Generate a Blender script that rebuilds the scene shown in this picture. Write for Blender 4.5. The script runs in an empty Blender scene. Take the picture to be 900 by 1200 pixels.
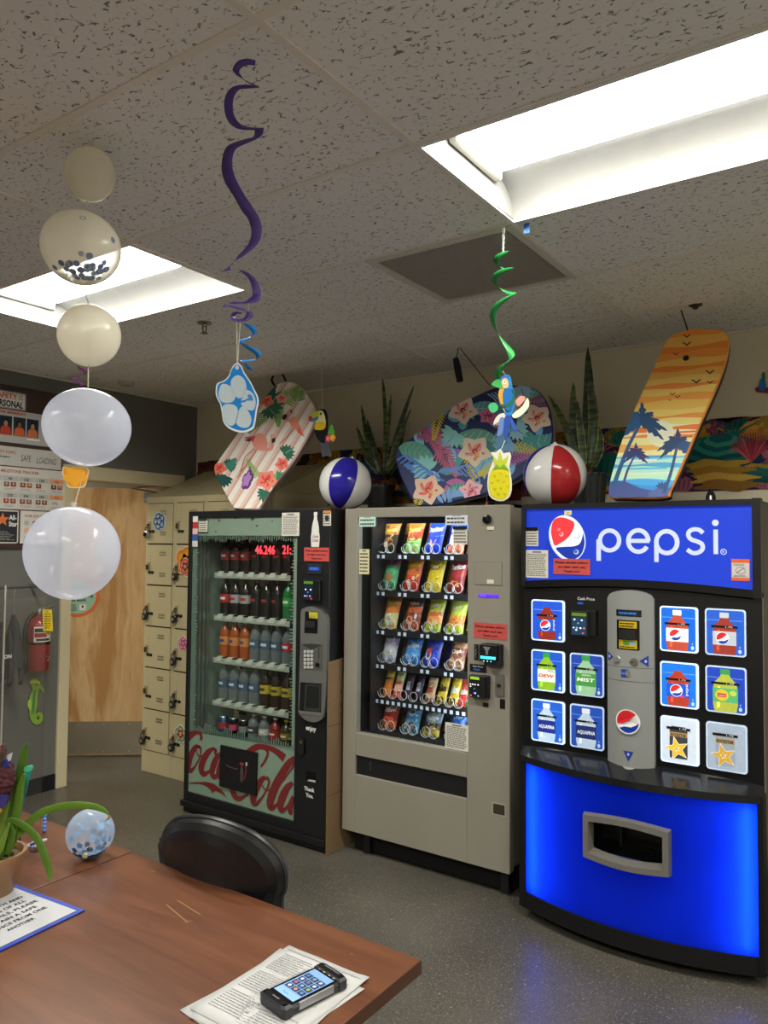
import bpy, math, random
from mathutils import Vector, Matrix
C = bpy.context.scene.collection
PI = math.pi
rnd = random.Random(7)

# ---------------------------------------------------------------- camera
F, YAW, PITCH, ROLL, HC = 902.28, .6067, .0422, .0085, 1.62
_fw = Vector((-math.sin(YAW)*math.cos(PITCH), math.cos(YAW)*math.cos(PITCH), math.sin(PITCH)))
_r0 = Vector((math.cos(YAW), math.sin(YAW), 0)); _u0 = _r0.cross(_fw)
_r = _r0*math.cos(ROLL)+_u0*math.sin(ROLL); _u = _u0*math.cos(ROLL)-_r0*math.sin(ROLL)
CO = Vector((0, 0, HC))
cam = bpy.data.cameras.new('camera'); cam_o = bpy.data.objects.new('camera', cam); C.objects.link(cam_o)
cam.sensor_fit = 'VERTICAL'; cam.sensor_height = 24; cam.lens = F/1200*24; cam.clip_start = .02
cam_o.matrix_world = Matrix(((_r.x, _u.x, -_fw.x, 0), (_r.y, _u.y, -_fw.y, 0), (_r.z, _u.z, -_fw.z, HC), (0, 0, 0, 1)))
bpy.context.scene.camera = cam_o
# ---------------------------------------------------------------- world, exposure
w = bpy.data.worlds.new('world'); bpy.context.scene.world = w; w.use_nodes = True
w.node_tree.nodes['Background'].inputs[0].default_value = (.9, .95, 1, 1)
w.node_tree.nodes['Background'].inputs[1].default_value = .02
vs = bpy.context.scene.view_settings
vs.view_transform = 'Standard'; vs.look = 'None'; vs.gamma = 1; vs.use_curve_mapping = False; vs.exposure = 0.0
LAMP = 42.0          # emission of the ceiling fixture lenses
HALL = 15.0

def ray(px, py):    # direction through a pixel of the 900x1200 photograph
    return _r*((px-450)/F)-_u*((py-600)/F)+_fw
def at(px, py, ax, val):
    d = ray(px, py); t = (val-CO[ax])/d[ax]; return CO+d*t

# ---------------------------------------------------------------- colours and materials
def lin(c): return c/12.92 if c <= .04045 else ((c+.055)/1.055)**2.4
def hx(s):
    s = s.lstrip('#'); return tuple(lin(int(s[i:i+2], 16)/255) for i in (0, 2, 4))
def nm(name):
    m = bpy.data.materials.new(name); m.use_nodes = True; nt = m.node_tree; nt.nodes.clear()
    out = nt.nodes.new('ShaderNodeOutputMaterial'); return m, nt, out
def N(nt, t, **k):
    n = nt.nodes.new(t)
    for a, b in k.items():
        if hasattr(n, a): setattr(n, a, b)
        else: n.inputs[a.replace('_', ' ')].default_value = b
    return n
def L(nt, a, b): nt.links.new(a, b)
MATS = {}
def paint(name, rough=.5, metal=0., emit=0., spec=.5, var=.12, coat=0., scale=18., bump=0.):
    m, nt, out = nm(name)
    at_ = N(nt, 'ShaderNodeAttribute', attribute_name='Col'); tc = N(nt, 'ShaderNodeTexCoord')
    no = N(nt, 'ShaderNodeTexNoise'); no.inputs['Scale'].default_value = scale; no.inputs['Detail'].default_value = 5
    L(nt, tc.outputs['Object'], no.inputs['Vector'])
    mr = N(nt, 'ShaderNodeMapRange'); mr.inputs[3].default_value = 1-var; mr.inputs[4].default_value = 1+var*.6
    L(nt, no.outputs[0], mr.inputs[0])
    mu = N(nt, 'ShaderNodeVectorMath', operation='SCALE'); L(nt, at_.outputs['Color'], mu.inputs[0]); L(nt, mr.outputs[0], mu.inputs[3])
    b = N(nt, 'ShaderNodeBsdfPrincipled'); L(nt, mu.outputs[0], b.inputs['Base Color'])
    b.inputs['Roughness'].default_value = rough; b.inputs['Metallic'].default_value = metal
    b.inputs['Specular IOR Level'].default_value = spec; b.inputs['Coat Weight'].default_value = coat
    if emit:
        L(nt, at_.outputs['Color'], b.inputs['Emission Color']); b.inputs['Emission Strength'].default_value = emit
    if bump:
        bp = N(nt, 'ShaderNodeBump'); bp.inputs['Strength'].default_value = bump; bp.inputs['Distance'].default_value = .004
        L(nt, no.outputs[0], bp.inputs['Height']); L(nt, bp.outputs[0], b.inputs['Normal'])
    L(nt, b.outputs[0], out.inputs[0]); MATS[name] = m; return m
paint('matte', .75, spec=.3); paint('satin', .42); paint('gloss', .16, var=.05); paint('vinyl', .3, var=.08, bump=.15, scale=40)
paint('metal', .35, metal=.85); paint('chrome', .15, metal=1., var=.05); paint('paper', .85, spec=.2, var=.04)
paint('glow', .4, emit=.85, var=.02); paint('glow_low', .4, emit=.30, var=.25, scale=40); paint('glow_mid', .4, emit=.52, var=.25, scale=40); paint('glow_dim', .4, emit=.45, var=.02); paint('glow_bright', .4, emit=1.8, var=.02); paint('digit_glow', .4, emit=6., var=0)
paint('foam', .5, var=.03); paint('foil', .28, var=.1, scale=60, bump=.5); paint('bark', .9, var=.5, scale=60, bump=1.)
paint('locker_paint', .38, var=.05, scale=6); paint('machine_paint', .5, var=.10, scale=4)
paint('steel_brushed', .4, metal=.7, var=.25, scale=3)

def glass(name, col, fac, rough=.05, emis=None):
    m, nt, out = nm(name)
    t = N(nt, 'ShaderNodeBsdfTransparent'); t.inputs[0].default_value = (*col, 1)
    g = N(nt, 'ShaderNodeBsdfGlossy'); g.inputs['Roughness'].default_value = rough; g.inputs[0].default_value = (1, 1, 1, 1)
    no = N(nt, 'ShaderNodeTexNoise'); no.inputs['Scale'].default_value = 5
    mr = N(nt, 'ShaderNodeMapRange'); mr.inputs[3].default_value = fac*.7; mr.inputs[4].default_value = fac*1.3
    L(nt, no.outputs[0], mr.inputs[0])
    mx = N(nt, 'ShaderNodeMixShader'); L(nt, mr.outputs[0], mx.inputs[0]); L(nt, t.outputs[0], mx.inputs[1]); L(nt, g.outputs[0], mx.inputs[2])
    L(nt, mx.outputs[0], out.inputs[0]); MATS[name] = m
glass('glass_clear', (.95, .97, .96), .03); glass('acrylic', (.93, .93, .94), .05, .12)
def hazy(name, col, fac, rough):       # a thin milky film: some light passes, some is scattered
    m, nt, out = nm(name)
    t = N(nt, 'ShaderNodeBsdfTransparent')
    b = N(nt, 'ShaderNodeBsdfPrincipled'); b.inputs['Base Color'].default_value = (*col, 1); b.inputs['Roughness'].default_value = rough
    tr = N(nt, 'ShaderNodeBsdfTranslucent'); tr.inputs[0].default_value = (*col, 1)
    a = N(nt, 'ShaderNodeMixShader'); a.inputs[0].default_value = .45; L(nt, b.outputs[0], a.inputs[1]); L(nt, tr.outputs[0], a.inputs[2])
    lw = N(nt, 'ShaderNodeLayerWeight'); lw.inputs[0].default_value = .25
    no = N(nt, 'ShaderNodeTexNoise'); no.inputs['Scale'].default_value = 3
    ad = N(nt, 'ShaderNodeMath', operation='MULTIPLY_ADD'); ad.inputs[1].default_value = .5; ad.inputs[2].default_value = fac
    L(nt, lw.outputs['Facing'], ad.inputs[0]); ad.use_clamp = True
    mx = N(nt, 'ShaderNodeMixShader'); L(nt, ad.outputs[0], mx.inputs[0]); L(nt, t.outputs[0], mx.inputs[1]); L(nt, a.outputs[0], mx.inputs[2])
    L(nt, mx.outputs[0], out.inputs[0]); MATS[name] = m
hazy('balloon_film', (.80, .84, .97), .40, .12); hazy('balloon_milky', (.95, .91, .78), .74, .2)
hazy('balloon_blue', (.62, .76, .95), .36, .12); hazy('clear_plastic', (.55, .6, .62), .22, .12); hazy('frosted', (.42, .5, .45), .40, .4)
hazy('bottle_clear', (.35, .4, .42), .5, .12)

def ramp(nt, stops, interp='LINEAR'):
    r = N(nt, 'ShaderNodeValToRGB'); r.color_ramp.interpolation = interp; e = r.color_ramp.elements
    while len(e) < len(stops): e.new(.5)
    for k, (p, c) in enumerate(stops): e[k].position = p; e[k].color = (*c, 1) if len(c) == 3 else c
    return r
def mat_ceiling():
    m, nt, out = nm('ceiling_tile'); tc = N(nt, 'ShaderNodeTexCoord')
    mp = N(nt, 'ShaderNodeMapping'); mp.inputs['Scale'].default_value = (1, 1.5, 1); L(nt, tc.outputs['Object'], mp.inputs[0])
    n1 = N(nt, 'ShaderNodeTexNoise'); n1.inputs['Scale'].default_value = 27; n1.inputs['Detail'].default_value = 2; n1.inputs['Distortion'].default_value = .6
    n2 = N(nt, 'ShaderNodeTexNoise'); n2.inputs['Scale'].default_value = 52; n2.inputs['Detail'].default_value = 1
    vo = N(nt, 'ShaderNodeTexVoronoi'); vo.inputs['Scale'].default_value = 120
    for n in (n1, n2, vo): L(nt, mp.outputs[0], n.inputs['Vector'])
    r1 = ramp(nt, [(0, (0,)*3), (.470, (0,)*3), (.487, (1,)*3), (.513, (1,)*3), (.530, (0,)*3)]); L(nt, n1.outputs[0], r1.inputs[0])
    r2 = ramp(nt, [(.53, (0,)*3), (.58, (1,)*3)]); L(nt, n2.outputs[0], r2.inputs[0])
    r3 = ramp(nt, [(.10, (1,)*3), (.2, (0,)*3)]); L(nt, vo.outputs['Distance'], r3.inputs[0])
    mu = N(nt, 'ShaderNodeMath', operation='MULTIPLY'); L(nt, r1.outputs[0], mu.inputs[0]); L(nt, r2.outputs[0], mu.inputs[1])
    m3 = N(nt, 'ShaderNodeMath', operation='MULTIPLY_ADD'); L(nt, r3.outputs[0], m3.inputs[0]); m3.inputs[1].default_value = .18; L(nt, mu.outputs[0], m3.inputs[2]); m3.use_clamp = True
    mx = N(nt, 'ShaderNodeMix', data_type='RGBA'); L(nt, m3.outputs[0], mx.inputs[0])
    mx.inputs[6].default_value = (.82, .81, .775, 1); mx.inputs[7].default_value = (.22, .21, .19, 1)
    b = N(nt, 'ShaderNodeBsdfPrincipled'); b.inputs['Roughness'].default_value = .9; b.inputs['Specular IOR Level'].default_value = .15; L(nt, mx.outputs[2], b.inputs['Base Color'])
    bp = N(nt, 'ShaderNodeBump'); bp.inputs['Strength'].default_value = .6; bp.inputs['Distance'].default_value = .003; bp.invert = True
    L(nt, m3.outputs[0], bp.inputs['Height']); L(nt, bp.outputs[0], b.inputs['Normal']); L(nt, b.outputs[0], out.inputs[0]); MATS['ceiling_tile'] = m
mat_ceiling()
def mat_floor():
    m, nt, out = nm('polished_floor'); tc = N(nt, 'ShaderNodeTexCoord')
    def noise(sc, d=3, dist=0.):
        n = N(nt, 'ShaderNodeTexNoise'); n.inputs['Scale'].default_value = sc; n.inputs['Detail'].default_value = d; n.inputs['Distortion'].default_value = dist; L(nt, tc.outputs['Object'], n.inputs['Vector']); return n
    r1 = ramp(nt, [(.3, hx('3f3d37')), (.7, hx('5a574f'))]); L(nt, noise(1.6, 8).outputs[0], r1.inputs[0])
    col = r1.outputs[0]
    for sc, lo, hi, c in ((105, .60, .67, '7c7666'), (170, .61, .68, '948d78'), (90, .64, .70, '33312c'), (260, .58, .70, '6d695c'), (70, .70, .73, '9a9482')):
        r = ramp(nt, [(lo, (0,)*3), (hi, (1,)*3)]); L(nt, noise(sc, 3, .5).outputs[0], r.inputs[0])
        mx = N(nt, 'ShaderNodeMix', data_type='RGBA'); L(nt, r.outputs[0], mx.inputs[0]); L(nt, col, mx.inputs[6]); mx.inputs[7].default_value = (*hx(c), 1); col = mx.outputs[2]
    b = N(nt, 'ShaderNodeBsdfPrincipled'); L(nt, col, b.inputs['Base Color'])
    rr = N(nt, 'ShaderNodeMapRange'); rr.inputs[3].default_value = .2; rr.inputs[4].default_value = .45; L(nt, noise(200).outputs[0], rr.inputs[0]); L(nt, rr.outputs[0], b.inputs['Roughness'])
    L(nt, b.outputs[0], out.inputs[0]); MATS['polished_floor'] = m
mat_floor()
def mat_wood(name, c0, c1, scale, stretch, rough, c2=None, axis_rot=(0, 0, 0)):
    m, nt, out = nm(name); tc = N(nt, 'ShaderNodeTexCoord')
    mp = N(nt, 'ShaderNodeMapping'); mp.inputs['Scale'].default_value = stretch; mp.inputs['Rotation'].default_value = axis_rot; L(nt, tc.outputs['Object'], mp.inputs[0])
    n1 = N(nt, 'ShaderNodeTexNoise'); n1.inputs['Scale'].default_value = scale; n1.inputs['Detail'].default_value = 8; n1.inputs['Distortion'].default_value = 1.2
    n2 = N(nt, 'ShaderNodeTexNoise'); n2.inputs['Scale'].default_value = scale*9; n2.inputs['Detail'].default_value = 3
    L(nt, mp.outputs[0], n1.inputs[0]); L(nt, mp.outputs[0], n2.inputs[0])
    ad = N(nt, 'ShaderNodeMath', operation='MULTIPLY_ADD'); ad.inputs[1].default_value = .25; L(nt, n2.outputs[0], ad.inputs[0]); L(nt, n1.outputs[0], ad.inputs[2])
    st = [(.42, hx(c0)), (.75, hx(c1))] if not c2 else [(.42, hx(c0)), (.6, hx(c1)), (.78, hx(c2))]
    r = ramp(nt, st); L(nt, ad.outputs[0], r.inputs[0])
    b = N(nt, 'ShaderNodeBsdfPrincipled'); b.inputs['Roughness'].default_value = rough; L(nt, r.outputs[0], b.inputs['Base Color']); L(nt, b.outputs[0], out.inputs[0]); MATS[name] = m
mat_wood('door_veneer', 'c9a06a', 'dcb887', 2.2, (2.2, 2.2, .35), .35, 'b98a55')
mat_wood('table_laminate', '54311f', '6b422c', 3.0, (.5, 5., 1), .3)
mat_wood('board_wood', '33231f', '47302a', 3.0, (1, .5, 6), .5)
def mat_wall(name, col, sc=1.2, v=.06):
    m, nt, out = nm(name); tc = N(nt, 'ShaderNodeTexCoord')
    n1 = N(nt, 'ShaderNodeTexNoise'); n1.inputs['Scale'].default_value = sc; n1.inputs['Detail'].default_value = 6; L(nt, tc.outputs['Object'], n1.inputs[0])
    c = hx(col); r = ramp(nt, [(.3, tuple(x*(1-v) for x in c)), (.7, tuple(x*(1+v) for x in c))]); L(nt, n1.outputs[0], r.inputs[0])
    n2 = N(nt, 'ShaderNodeTexNoise'); n2.inputs['Scale'].default_value = 160; L(nt, tc.outputs['Object'], n2.inputs[0])
    b = N(nt, 'ShaderNodeBsdfPrincipled'); b.inputs['Roughness'].default_value = .6; L(nt, r.outputs[0], b.inputs['Base Color'])
    bp = N(nt, 'ShaderNodeBump'); bp.inputs['Strength'].default_value = .12; bp.inputs['Distance'].default_value = .002; L(nt, n2.outputs[0], bp.inputs['Height']); L(nt, bp.outputs[0], b.inputs['Normal'])
    L(nt, b.outputs[0], out.inputs[0]); MATS[name] = m
mat_wall('cream_wall', 'd6cdb2'); mat_wall('grey_wall', '6a6964'); mat_wall('white_wall', 'c9c4b8'); mat_wall('trim_paint', 'cfc4a0')
def mat_leaf():
    m, nt, out = nm('snake_leaf'); at_ = N(nt, 'ShaderNodeAttribute', attribute_name='Col'); tc = N(nt, 'ShaderNodeTexCoord')
    mp = N(nt, 'ShaderNodeMapping'); mp.inputs['Scale'].default_value = (.25, .25, 1); L(nt, tc.outputs['Object'], mp.inputs[0])
    n1 = N(nt, 'ShaderNodeTexNoise'); n1.inputs['Scale'].default_value = 55; n1.inputs['Detail'].default_value = 3; L(nt, mp.outputs[0], n1.inputs[0])
    r = ramp(nt, [(.4, (.35,)*3), (.6, (1.25,)*3)]); L(nt, n1.outputs[0], r.inputs[0])
    mu = N(nt, 'ShaderNodeVectorMath', operation='MULTIPLY'); L(nt, at_.outputs['Color'], mu.inputs[0]); L(nt, r.outputs[0], mu.inputs[1])
    b = N(nt, 'ShaderNodeBsdfPrincipled'); b.inputs['Roughness'].default_value = .4; L(nt, mu.outputs[0], b.inputs['Base Color']); L(nt, b.outputs[0], out.inputs[0]); MATS['snake_leaf'] = m
mat_leaf()
def mat_emit(name, col, s):
    m, nt, out = nm(name); e = N(nt, 'ShaderNodeEmission'); e.inputs[0].default_value = (*col, 1); e.inputs[1].default_value = s; L(nt, e.outputs[0], out.inputs[0]); MATS[name] = m
mat_emit('lamp_lens', (1., .975, .885), LAMP); mat_emit('hall_lens', (1., .9, .75), HALL)
mat_emit('led_white', (.85, .93, 1.), 55.); mat_emit('tube_blue', (.8, .88, 1.), 20.)
def mat_backlit():     # thin blue plastic sheet lit by tubes standing behind it
    m, nt, out = nm('backlit_blue')
    tr = N(nt, 'ShaderNodeBsdfTranslucent'); no = N(nt, 'ShaderNodeTexNoise'); no.inputs['Scale'].default_value = 2.5
    r = ramp(nt, [(.3, (.002, .03, .80)), (.7, (.003, .04, .92))]); L(nt, no.outputs[0], r.inputs[0]); L(nt, r.outputs[0], tr.inputs[0])
    g = N(nt, 'ShaderNodeBsdfPrincipled'); g.inputs['Base Color'].default_value = (.004, .03, .5, 1); g.inputs['Roughness'].default_value = .22
    mx = N(nt, 'ShaderNodeMixShader'); mx.inputs[0].default_value = .75; L(nt, g.outputs[0], mx.inputs[1]); L(nt, tr.outputs[0], mx.inputs[2]); L(nt, mx.outputs[0], out.inputs[0]); MATS['backlit_blue'] = m
mat_backlit()

# ---------------------------------------------------------------- mesh builder
class Fr:           # flat frame: x along u, y along v, off along the normal
    def __init__(s, o, u, v): s.o = Vector(o); s.u = Vector(u).normalized(); s.v = Vector(v).normalized(); s.n = s.u.cross(s.v)
    def __call__(s, x, y, off=0): return s.o+s.u*x+s.v*y+s.n*off
    def px(s, px, py):   # where the sight line of a photo pixel meets this plane
        d = ray(px, py); t = (s.o-CO).dot(s.n)/d.dot(s.n); p = CO+d*t-s.o; return (p.dot(s.u), p.dot(s.v))
    def pxs(s, pts): return [s.px(*p) for p in pts]
def front(y): return Fr((0, y, 0), (1, 0, 0), (0, 0, 1))      # plane facing the room, coordinates are world x and z
LW = Fr((-4.69, 0, 0), (0, 1, 0), (0, 0, 1))                  # left wall, coordinates are world y and z
_tcache = {}
class MB:
    def __init__(s): s.v = []; s.f = []; s.c = []; s.m = []; s.s = []
    def add(s, vs_, fs, col, m='satin', smooth=False):
        b = len(s.v); s.v += [Vector(p) for p in vs_]
        for k, f in enumerate(fs):
            s.f.append([b+i for i in f]); s.c.append(col[k] if isinstance(col, list) else col); s.m.append(m); s.s.append(smooth)
    def box(s, x0, x1, y0, y1, z0, z1, col, m='satin'):
        v = [(x, y, z) for z in (z0, z1) for y in (y0, y1) for x in (x0, x1)]
        s.add(v, [(0, 2, 3, 1), (4, 5, 7, 6), (0, 1, 5, 4), (1, 3, 7, 5), (3, 2, 6, 7), (2, 0, 4, 6)], col, m)
    def fbox(s, fr, x0, x1, y0, y1, o0, o1, col, m='satin'):
        v = [fr(x, y, z) for z in (o0, o1) for y in (y0, y1) for x in (x0, x1)]
        s.add(v, [(0, 2, 3, 1), (4, 5, 7, 6), (0, 1, 5, 4), (1, 3, 7, 5), (3, 2, 6, 7), (2, 0, 4, 6)], col, m)
    def shape(s, fr, pts, col, off=0., m='satin'): s.add([fr(x, y, off) for x, y in pts], [tuple(range(len(pts)))], col, m)
    def rect(s, fr, x0, x1, y0, y1, col, off=0., m='satin', n=1):
        pts = []; 
        for k in range(n+1): pts.append((x0+(x1-x0)*k/n, y0))
        for k in range(n+1): pts.append((x1-(x1-x0)*k/n, y1))
        if n == 1: s.shape(fr, pts, col, off, m)
        else: s.add([fr(x, y, off) for x, y in pts], [(k, k+1, 2*n-k, 2*n+1-k) for k in range(n)], col, m)
    def slab(s, fr, pts, depth, cf, cs, off=0., m='satin', bev=0.):   # outline with thickness behind its face
        n = len(pts); cx = sum(p[0] for p in pts)/n; cy = sum(p[1] for p in pts)/n
        a = sum(pts[i][0]*pts[(i+1) % n][1]-pts[(i+1) % n][0]*pts[i][1] for i in range(n))
        if a < 0: pts = pts[::-1]
        f = [fr(x, y, off) for x, y in pts]; bk = [fr(x, y, off-depth) for x, y in pts]
        s.add(f, [tuple(range(n))], cf, m); s.add(bk, [tuple(range(n))[::-1]], cs, m)
        s.add(f+bk, [(i, n+i, n+(i+1) % n, (i+1) % n) for i in range(n)], cs, m, n > 12)
    def ell(s, fr, cx, cy, rx, ry, col, off=0., m='satin', rot=0., seg=20, a0=0., a1=2*PI):
        full = abs(a1-a0-2*PI) < 1e-6; k = seg if full else seg+1; pts = []
        for i in range(k):
            a = a0+(a1-a0)*i/seg; x, y = rx*math.cos(a), ry*math.sin(a); pts.append((cx+x*math.cos(rot)-y*math.sin(rot), cy+x*math.sin(rot)+y*math.cos(rot)))
        s.shape(fr, pts, col, off, m)
    def ring(s, fr, cx, cy, rx, ry, w_, col, off=0., m='satin', a0=0., a1=2*PI, seg=28, rot=0.):
        v = []
        for i in range(seg+1):
            a = a0+(a1-a0)*i/seg
            for q in (-w_/2, w_/2):
                x, y = (rx+q)*math.cos(a), (ry+q)*math.sin(a); v.append(fr(cx+x*math.cos(rot)-y*math.sin(rot), cy+x*math.sin(rot)+y*math.cos(rot), off))
        s.add(v, [(2*i, 2*i+1, 2*i+3, 2*i+2) for i in range(seg)], col, m)
    def stroke(s, fr, pts, col, off=0., m='satin', w=None, smooth=3):   # pts of (x, y, width)
        if w is not None: pts = [(p[0], p[1], w) for p in pts]
        if smooth > 1 and len(pts) > 2: pts = catmull(pts, smooth)
        v = []; n = len(pts)
        for i, p in enumerate(pts):
            a = pts[max(i-1, 0)]; b = pts[min(i+1, n-1)]; dx, dy = b[0]-a[0], b[1]-a[1]; l = math.hypot(dx, dy) or 1
            h = p[2]/2; v += [fr(p[0]-dy/l*h, p[1]+dx/l*h, off), fr(p[0]+dy/l*h, p[1]-dx/l*h, off)]
        s.add(v, [(2*i, 2*i+1, 2*i+3, 2*i+2) for i in range(n-1)], col, m)
    def lathe(s, prof, col, m='satin', seg=20, o=(0, 0, 0), axis=(0, 0, 1), cap=True):
        ax = Vector(axis).normalized(); t = Vector((1, 0, 0)) if abs(ax.x) < .9 else Vector((0, 1, 0)); e1 = ax.cross(t).normalized(); e2 = ax.cross(e1); o = Vector(o)
        v = []; cols = []
        for r, z in prof:
            for k in range(seg): a = 2*PI*k/seg; v.append(o+ax*z+e1*(r*math.cos(a))+e2*(r*math.sin(a)))
        fs = []
        for i in range(len(prof)-1):
            for k in range(seg):
                fs.append((i*seg+k, (i+1)*seg+k, (i+1)*seg+(k+1) % seg, i*seg+(k+1) % seg)); cols.append(col[i] if isinstance(col, list) else col)
        s.add(v, fs, cols, m, True)
        if cap:
            c0 = col[0] if isinstance(col, list) else col; c1 = col[-1] if isinstance(col, list) else col
            if prof[0][0] > 1e-4: s.add(v[:seg], [tuple(range(seg))], c0, m)
            if prof[-1][0] > 1e-4: s.add(v[-seg:], [tuple(range(seg))[::-1]], c1, m)
    def tube(s, pts, r, col, m='satin', seg=8, cap=True):
        pts = [Vector(p) for p in pts]; n = len(pts); rs = r if isinstance(r, (list, tuple)) else [r]*n
        v = []; up = None
        for i in range(n):
            d = (pts[min(i+1, n-1)]-pts[max(i-1, 0)]).normalized()
            if up is None:
                t = Vector((0, 0, 1)) if abs(d.z) < .9 else Vector((1, 0, 0)); up = (t-d*t.dot(d)).normalized()
            else: up = (up-d*up.dot(d)).normalized()
            sd = d.cross(up)
            for k in range(seg): a = 2*PI*k/seg; v.append(pts[i]+up*(rs[i]*math.cos(a))+sd*(rs[i]*math.sin(a)))
        s.add(v, [(i*seg+k, i*seg+(k+1) % seg, (i+1)*seg+(k+1) % seg, (i+1)*seg+k) for i in range(n-1) for k in range(seg)], col, m, True)
        if cap: s.add(v[:seg], [tuple(range(seg))[::-1]], col, m); s.add(v[-seg:], [tuple(range(seg))], col, m)
    def sphere(s, c, r, col, m='satin', seg=20, rings=12, fn=None, sq=(1, 1, 1)):
        v = []; fs = []; cols = []; c = Vector(c)
        for i in range(rings+1):
            th = PI*i/rings
            for k in range(seg):
                ph = 2*PI*k/seg; v.append(c+Vector((r*sq[0]*math.sin(th)*math.cos(ph), r*sq[1]*math.sin(th)*math.sin(ph), r*sq[2]*math.cos(th))))
        for i in range(rings):
            for k in range(seg): fs.append((i*seg+k, (i+1)*seg+k, (i+1)*seg+(k+1) % seg, i*seg+(k+1) % seg)); cols.append(fn(i, k) if fn else col)
        s.add(v, fs, cols, m, True)
    def text(s, fr, body, x, y, h, col, off=.001, m='paper', align='LEFT', width=None, bold=0., rot=0., shear=0.):
        key = (body, bold, shear)
        if key not in _tcache:
            cu = bpy.data.curves.new('t', 'FONT'); cu.body = body; cu.resolution_u = 2; cu.offset = bold; cu.size = 1; cu.shear = shear
            ob = bpy.data.objects.new('t', cu); C.objects.link(ob); dg = bpy.context.evaluated_depsgraph_get()
            me = ob.evaluated_get(dg).to_mesh(); _tcache[key] = ([tuple(q.co) for q in me.vertices], [tuple(p.vertices) for p in me.polygons])
            ob.evaluated_get(dg).to_mesh_clear(); bpy.data.objects.remove(ob); bpy.data.curves.remove(cu)
        vs_, fs = _tcache[key]
        if not vs_: return
        x0 = min(p[0] for p in vs_); x1 = max(p[0] for p in vs_); k = h/.73; kx = k if width is None else width/(x1-x0)
        sh = {'LEFT': 0, 'CENTER': -.5, 'RIGHT': -1}[align]*(x1-x0)
        cs, sn = math.cos(rot), math.sin(rot); out = []
        for p in vs_:
            a = (p[0]-x0+sh)*kx; b = p[1]*k; out.append(fr(x+a*cs-b*sn, y+a*sn+b*cs, off))
        s.add(out, fs, col, m)
    def lines(s, fr, x0, x1, y0, y1, n, col, off=.001, m='paper', duty=.45, ragged=.25, words=0):   # small print too fine to read
        h = (y1-y0)/n; r = random.Random(int(abs(x0*977+y0*331)*100))
        for k in range(n):
            y = y1-h*(k+.5); xe = x1-(x1-x0)*r.random()*ragged; x = x0
            while x < xe:
                ww = (x1-x0)*(.06+.12*r.random()); s.rect(fr, x, min(x+ww, xe), y-h*duty/2, y+h*duty/2, col, off, m); x += ww+(x1-x0)*.025
    def build(s, name, parent=None, origin=None, bevel=0., sharp=.7, subd=0):
        me = bpy.data.meshes.new(name); o = bpy.data.objects.new(name, me); C.objects.link(o)
        if parent is not None: base = wl(parent); o.parent = parent
        elif origin is not None: base = Vector(origin); o.location = base
        else:
            lo = [min(p[i] for p in s.v) for i in range(3)]; hi = [max(p[i] for p in s.v) for i in range(3)]
            base = Vector(((lo[0]+hi[0])/2, (lo[1]+hi[1])/2, lo[2])); o.location = base
        me.from_pydata([p-base for p in s.v], [], s.f)
        keys = sorted(set(s.m)); 
        for k in keys: me.materials.append(MATS[k])
        idx = {k: i for i, k in enumerate(keys)}
        me.polygons.foreach_set('material_index', [idx[k] for k in s.m]); me.polygons.foreach_set('use_smooth', s.s)
        ca = me.color_attributes.new('Col', 'FLOAT_COLOR', 'CORNER'); buf = []
        for f, c in zip(s.f, s.c): buf += [*c[:3], 1.]*len(f)
        ca.data.foreach_set('color', buf); me.update()
        if any(s.s): me.set_sharp_from_angle(angle=sharp)
        if bevel:
            b = o.modifiers.new('bevel', 'BEVEL'); b.width = bevel; b.segments = 2; b.limit_method = 'ANGLE'; b.angle_limit = .9
        if subd: q = o.modifiers.new('sub', 'SUBSURF'); q.levels = subd; q.render_levels = subd
        return o
def wl(o):
    p = Vector((0, 0, 0))
    while o is not None: p += o.location; o = o.parent
    return p
def catmull(pts, n, closed=False):
    out = []; m = len(pts); rng = range(m) if closed else range(m-1)
    for i in rng:
        g = (lambda k: pts[k % m]) if closed else (lambda k: pts[min(max(k, 0), m-1)])
        p0, p1, p2, p3 = g(i-1), g(i), g(i+1), g(i+2)
        for j in range(n):
            t = j/n; out.append(tuple(.5*((2*b)+(-a+c)*t+(2*a-5*b+4*c-d)*t*t+(-a+3*b-3*c+d)*t**3) for a, b, c, d in zip(p0, p1, p2, p3)))
    if not closed: out.append(tuple(pts[-1]))
    return out
def rrect(x0, x1, y0, y1, r, n=4):
    pts = []
    for cx, cy, a in ((x1-r, y0+r, -PI/2), (x1-r, y1-r, 0), (x0+r, y1-r, PI/2), (x0+r, y0+r, PI)):
        for k in range(n+1): t = a+PI/2*k/n; pts.append((cx+r*math.cos(t), cy+r*math.sin(t)))
    return pts
def tag(o, label, cat, group=None, kind=None):
    o['label'] = label; o['category'] = cat
    if group: o['group'] = group
    if kind: o['kind'] = kind
    return o
def struct(o): o['kind'] = 'structure'; return o
def thing(name, label, cat, loc, group=None):
    o = bpy.data.objects.new(name, None); C.objects.link(o); o.location = loc; o.empty_display_size = .05; return tag(o, label, cat, group)
def copy_thing(o, loc, label, group=None, rz=0.):
    r = o.copy(); C.objects.link(r); r.location = loc; r['label'] = label; r.rotation_euler.z = rz
    if group: r['group'] = group
    for ch in o.children:
        c = ch.copy(); C.objects.link(c); c.parent = r
        for g in ch.children: d = g.copy(); C.objects.link(d); d.parent = c
    return r
BLK = hx('0b0b0c'); WHT = hx('e6e6e2'); RED = hx('c4524d'); ORD = ['first', 'second', 'third', 'fourth', 'fifth', 'sixth', 'seventh', 'eighth', 'ninth']

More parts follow.
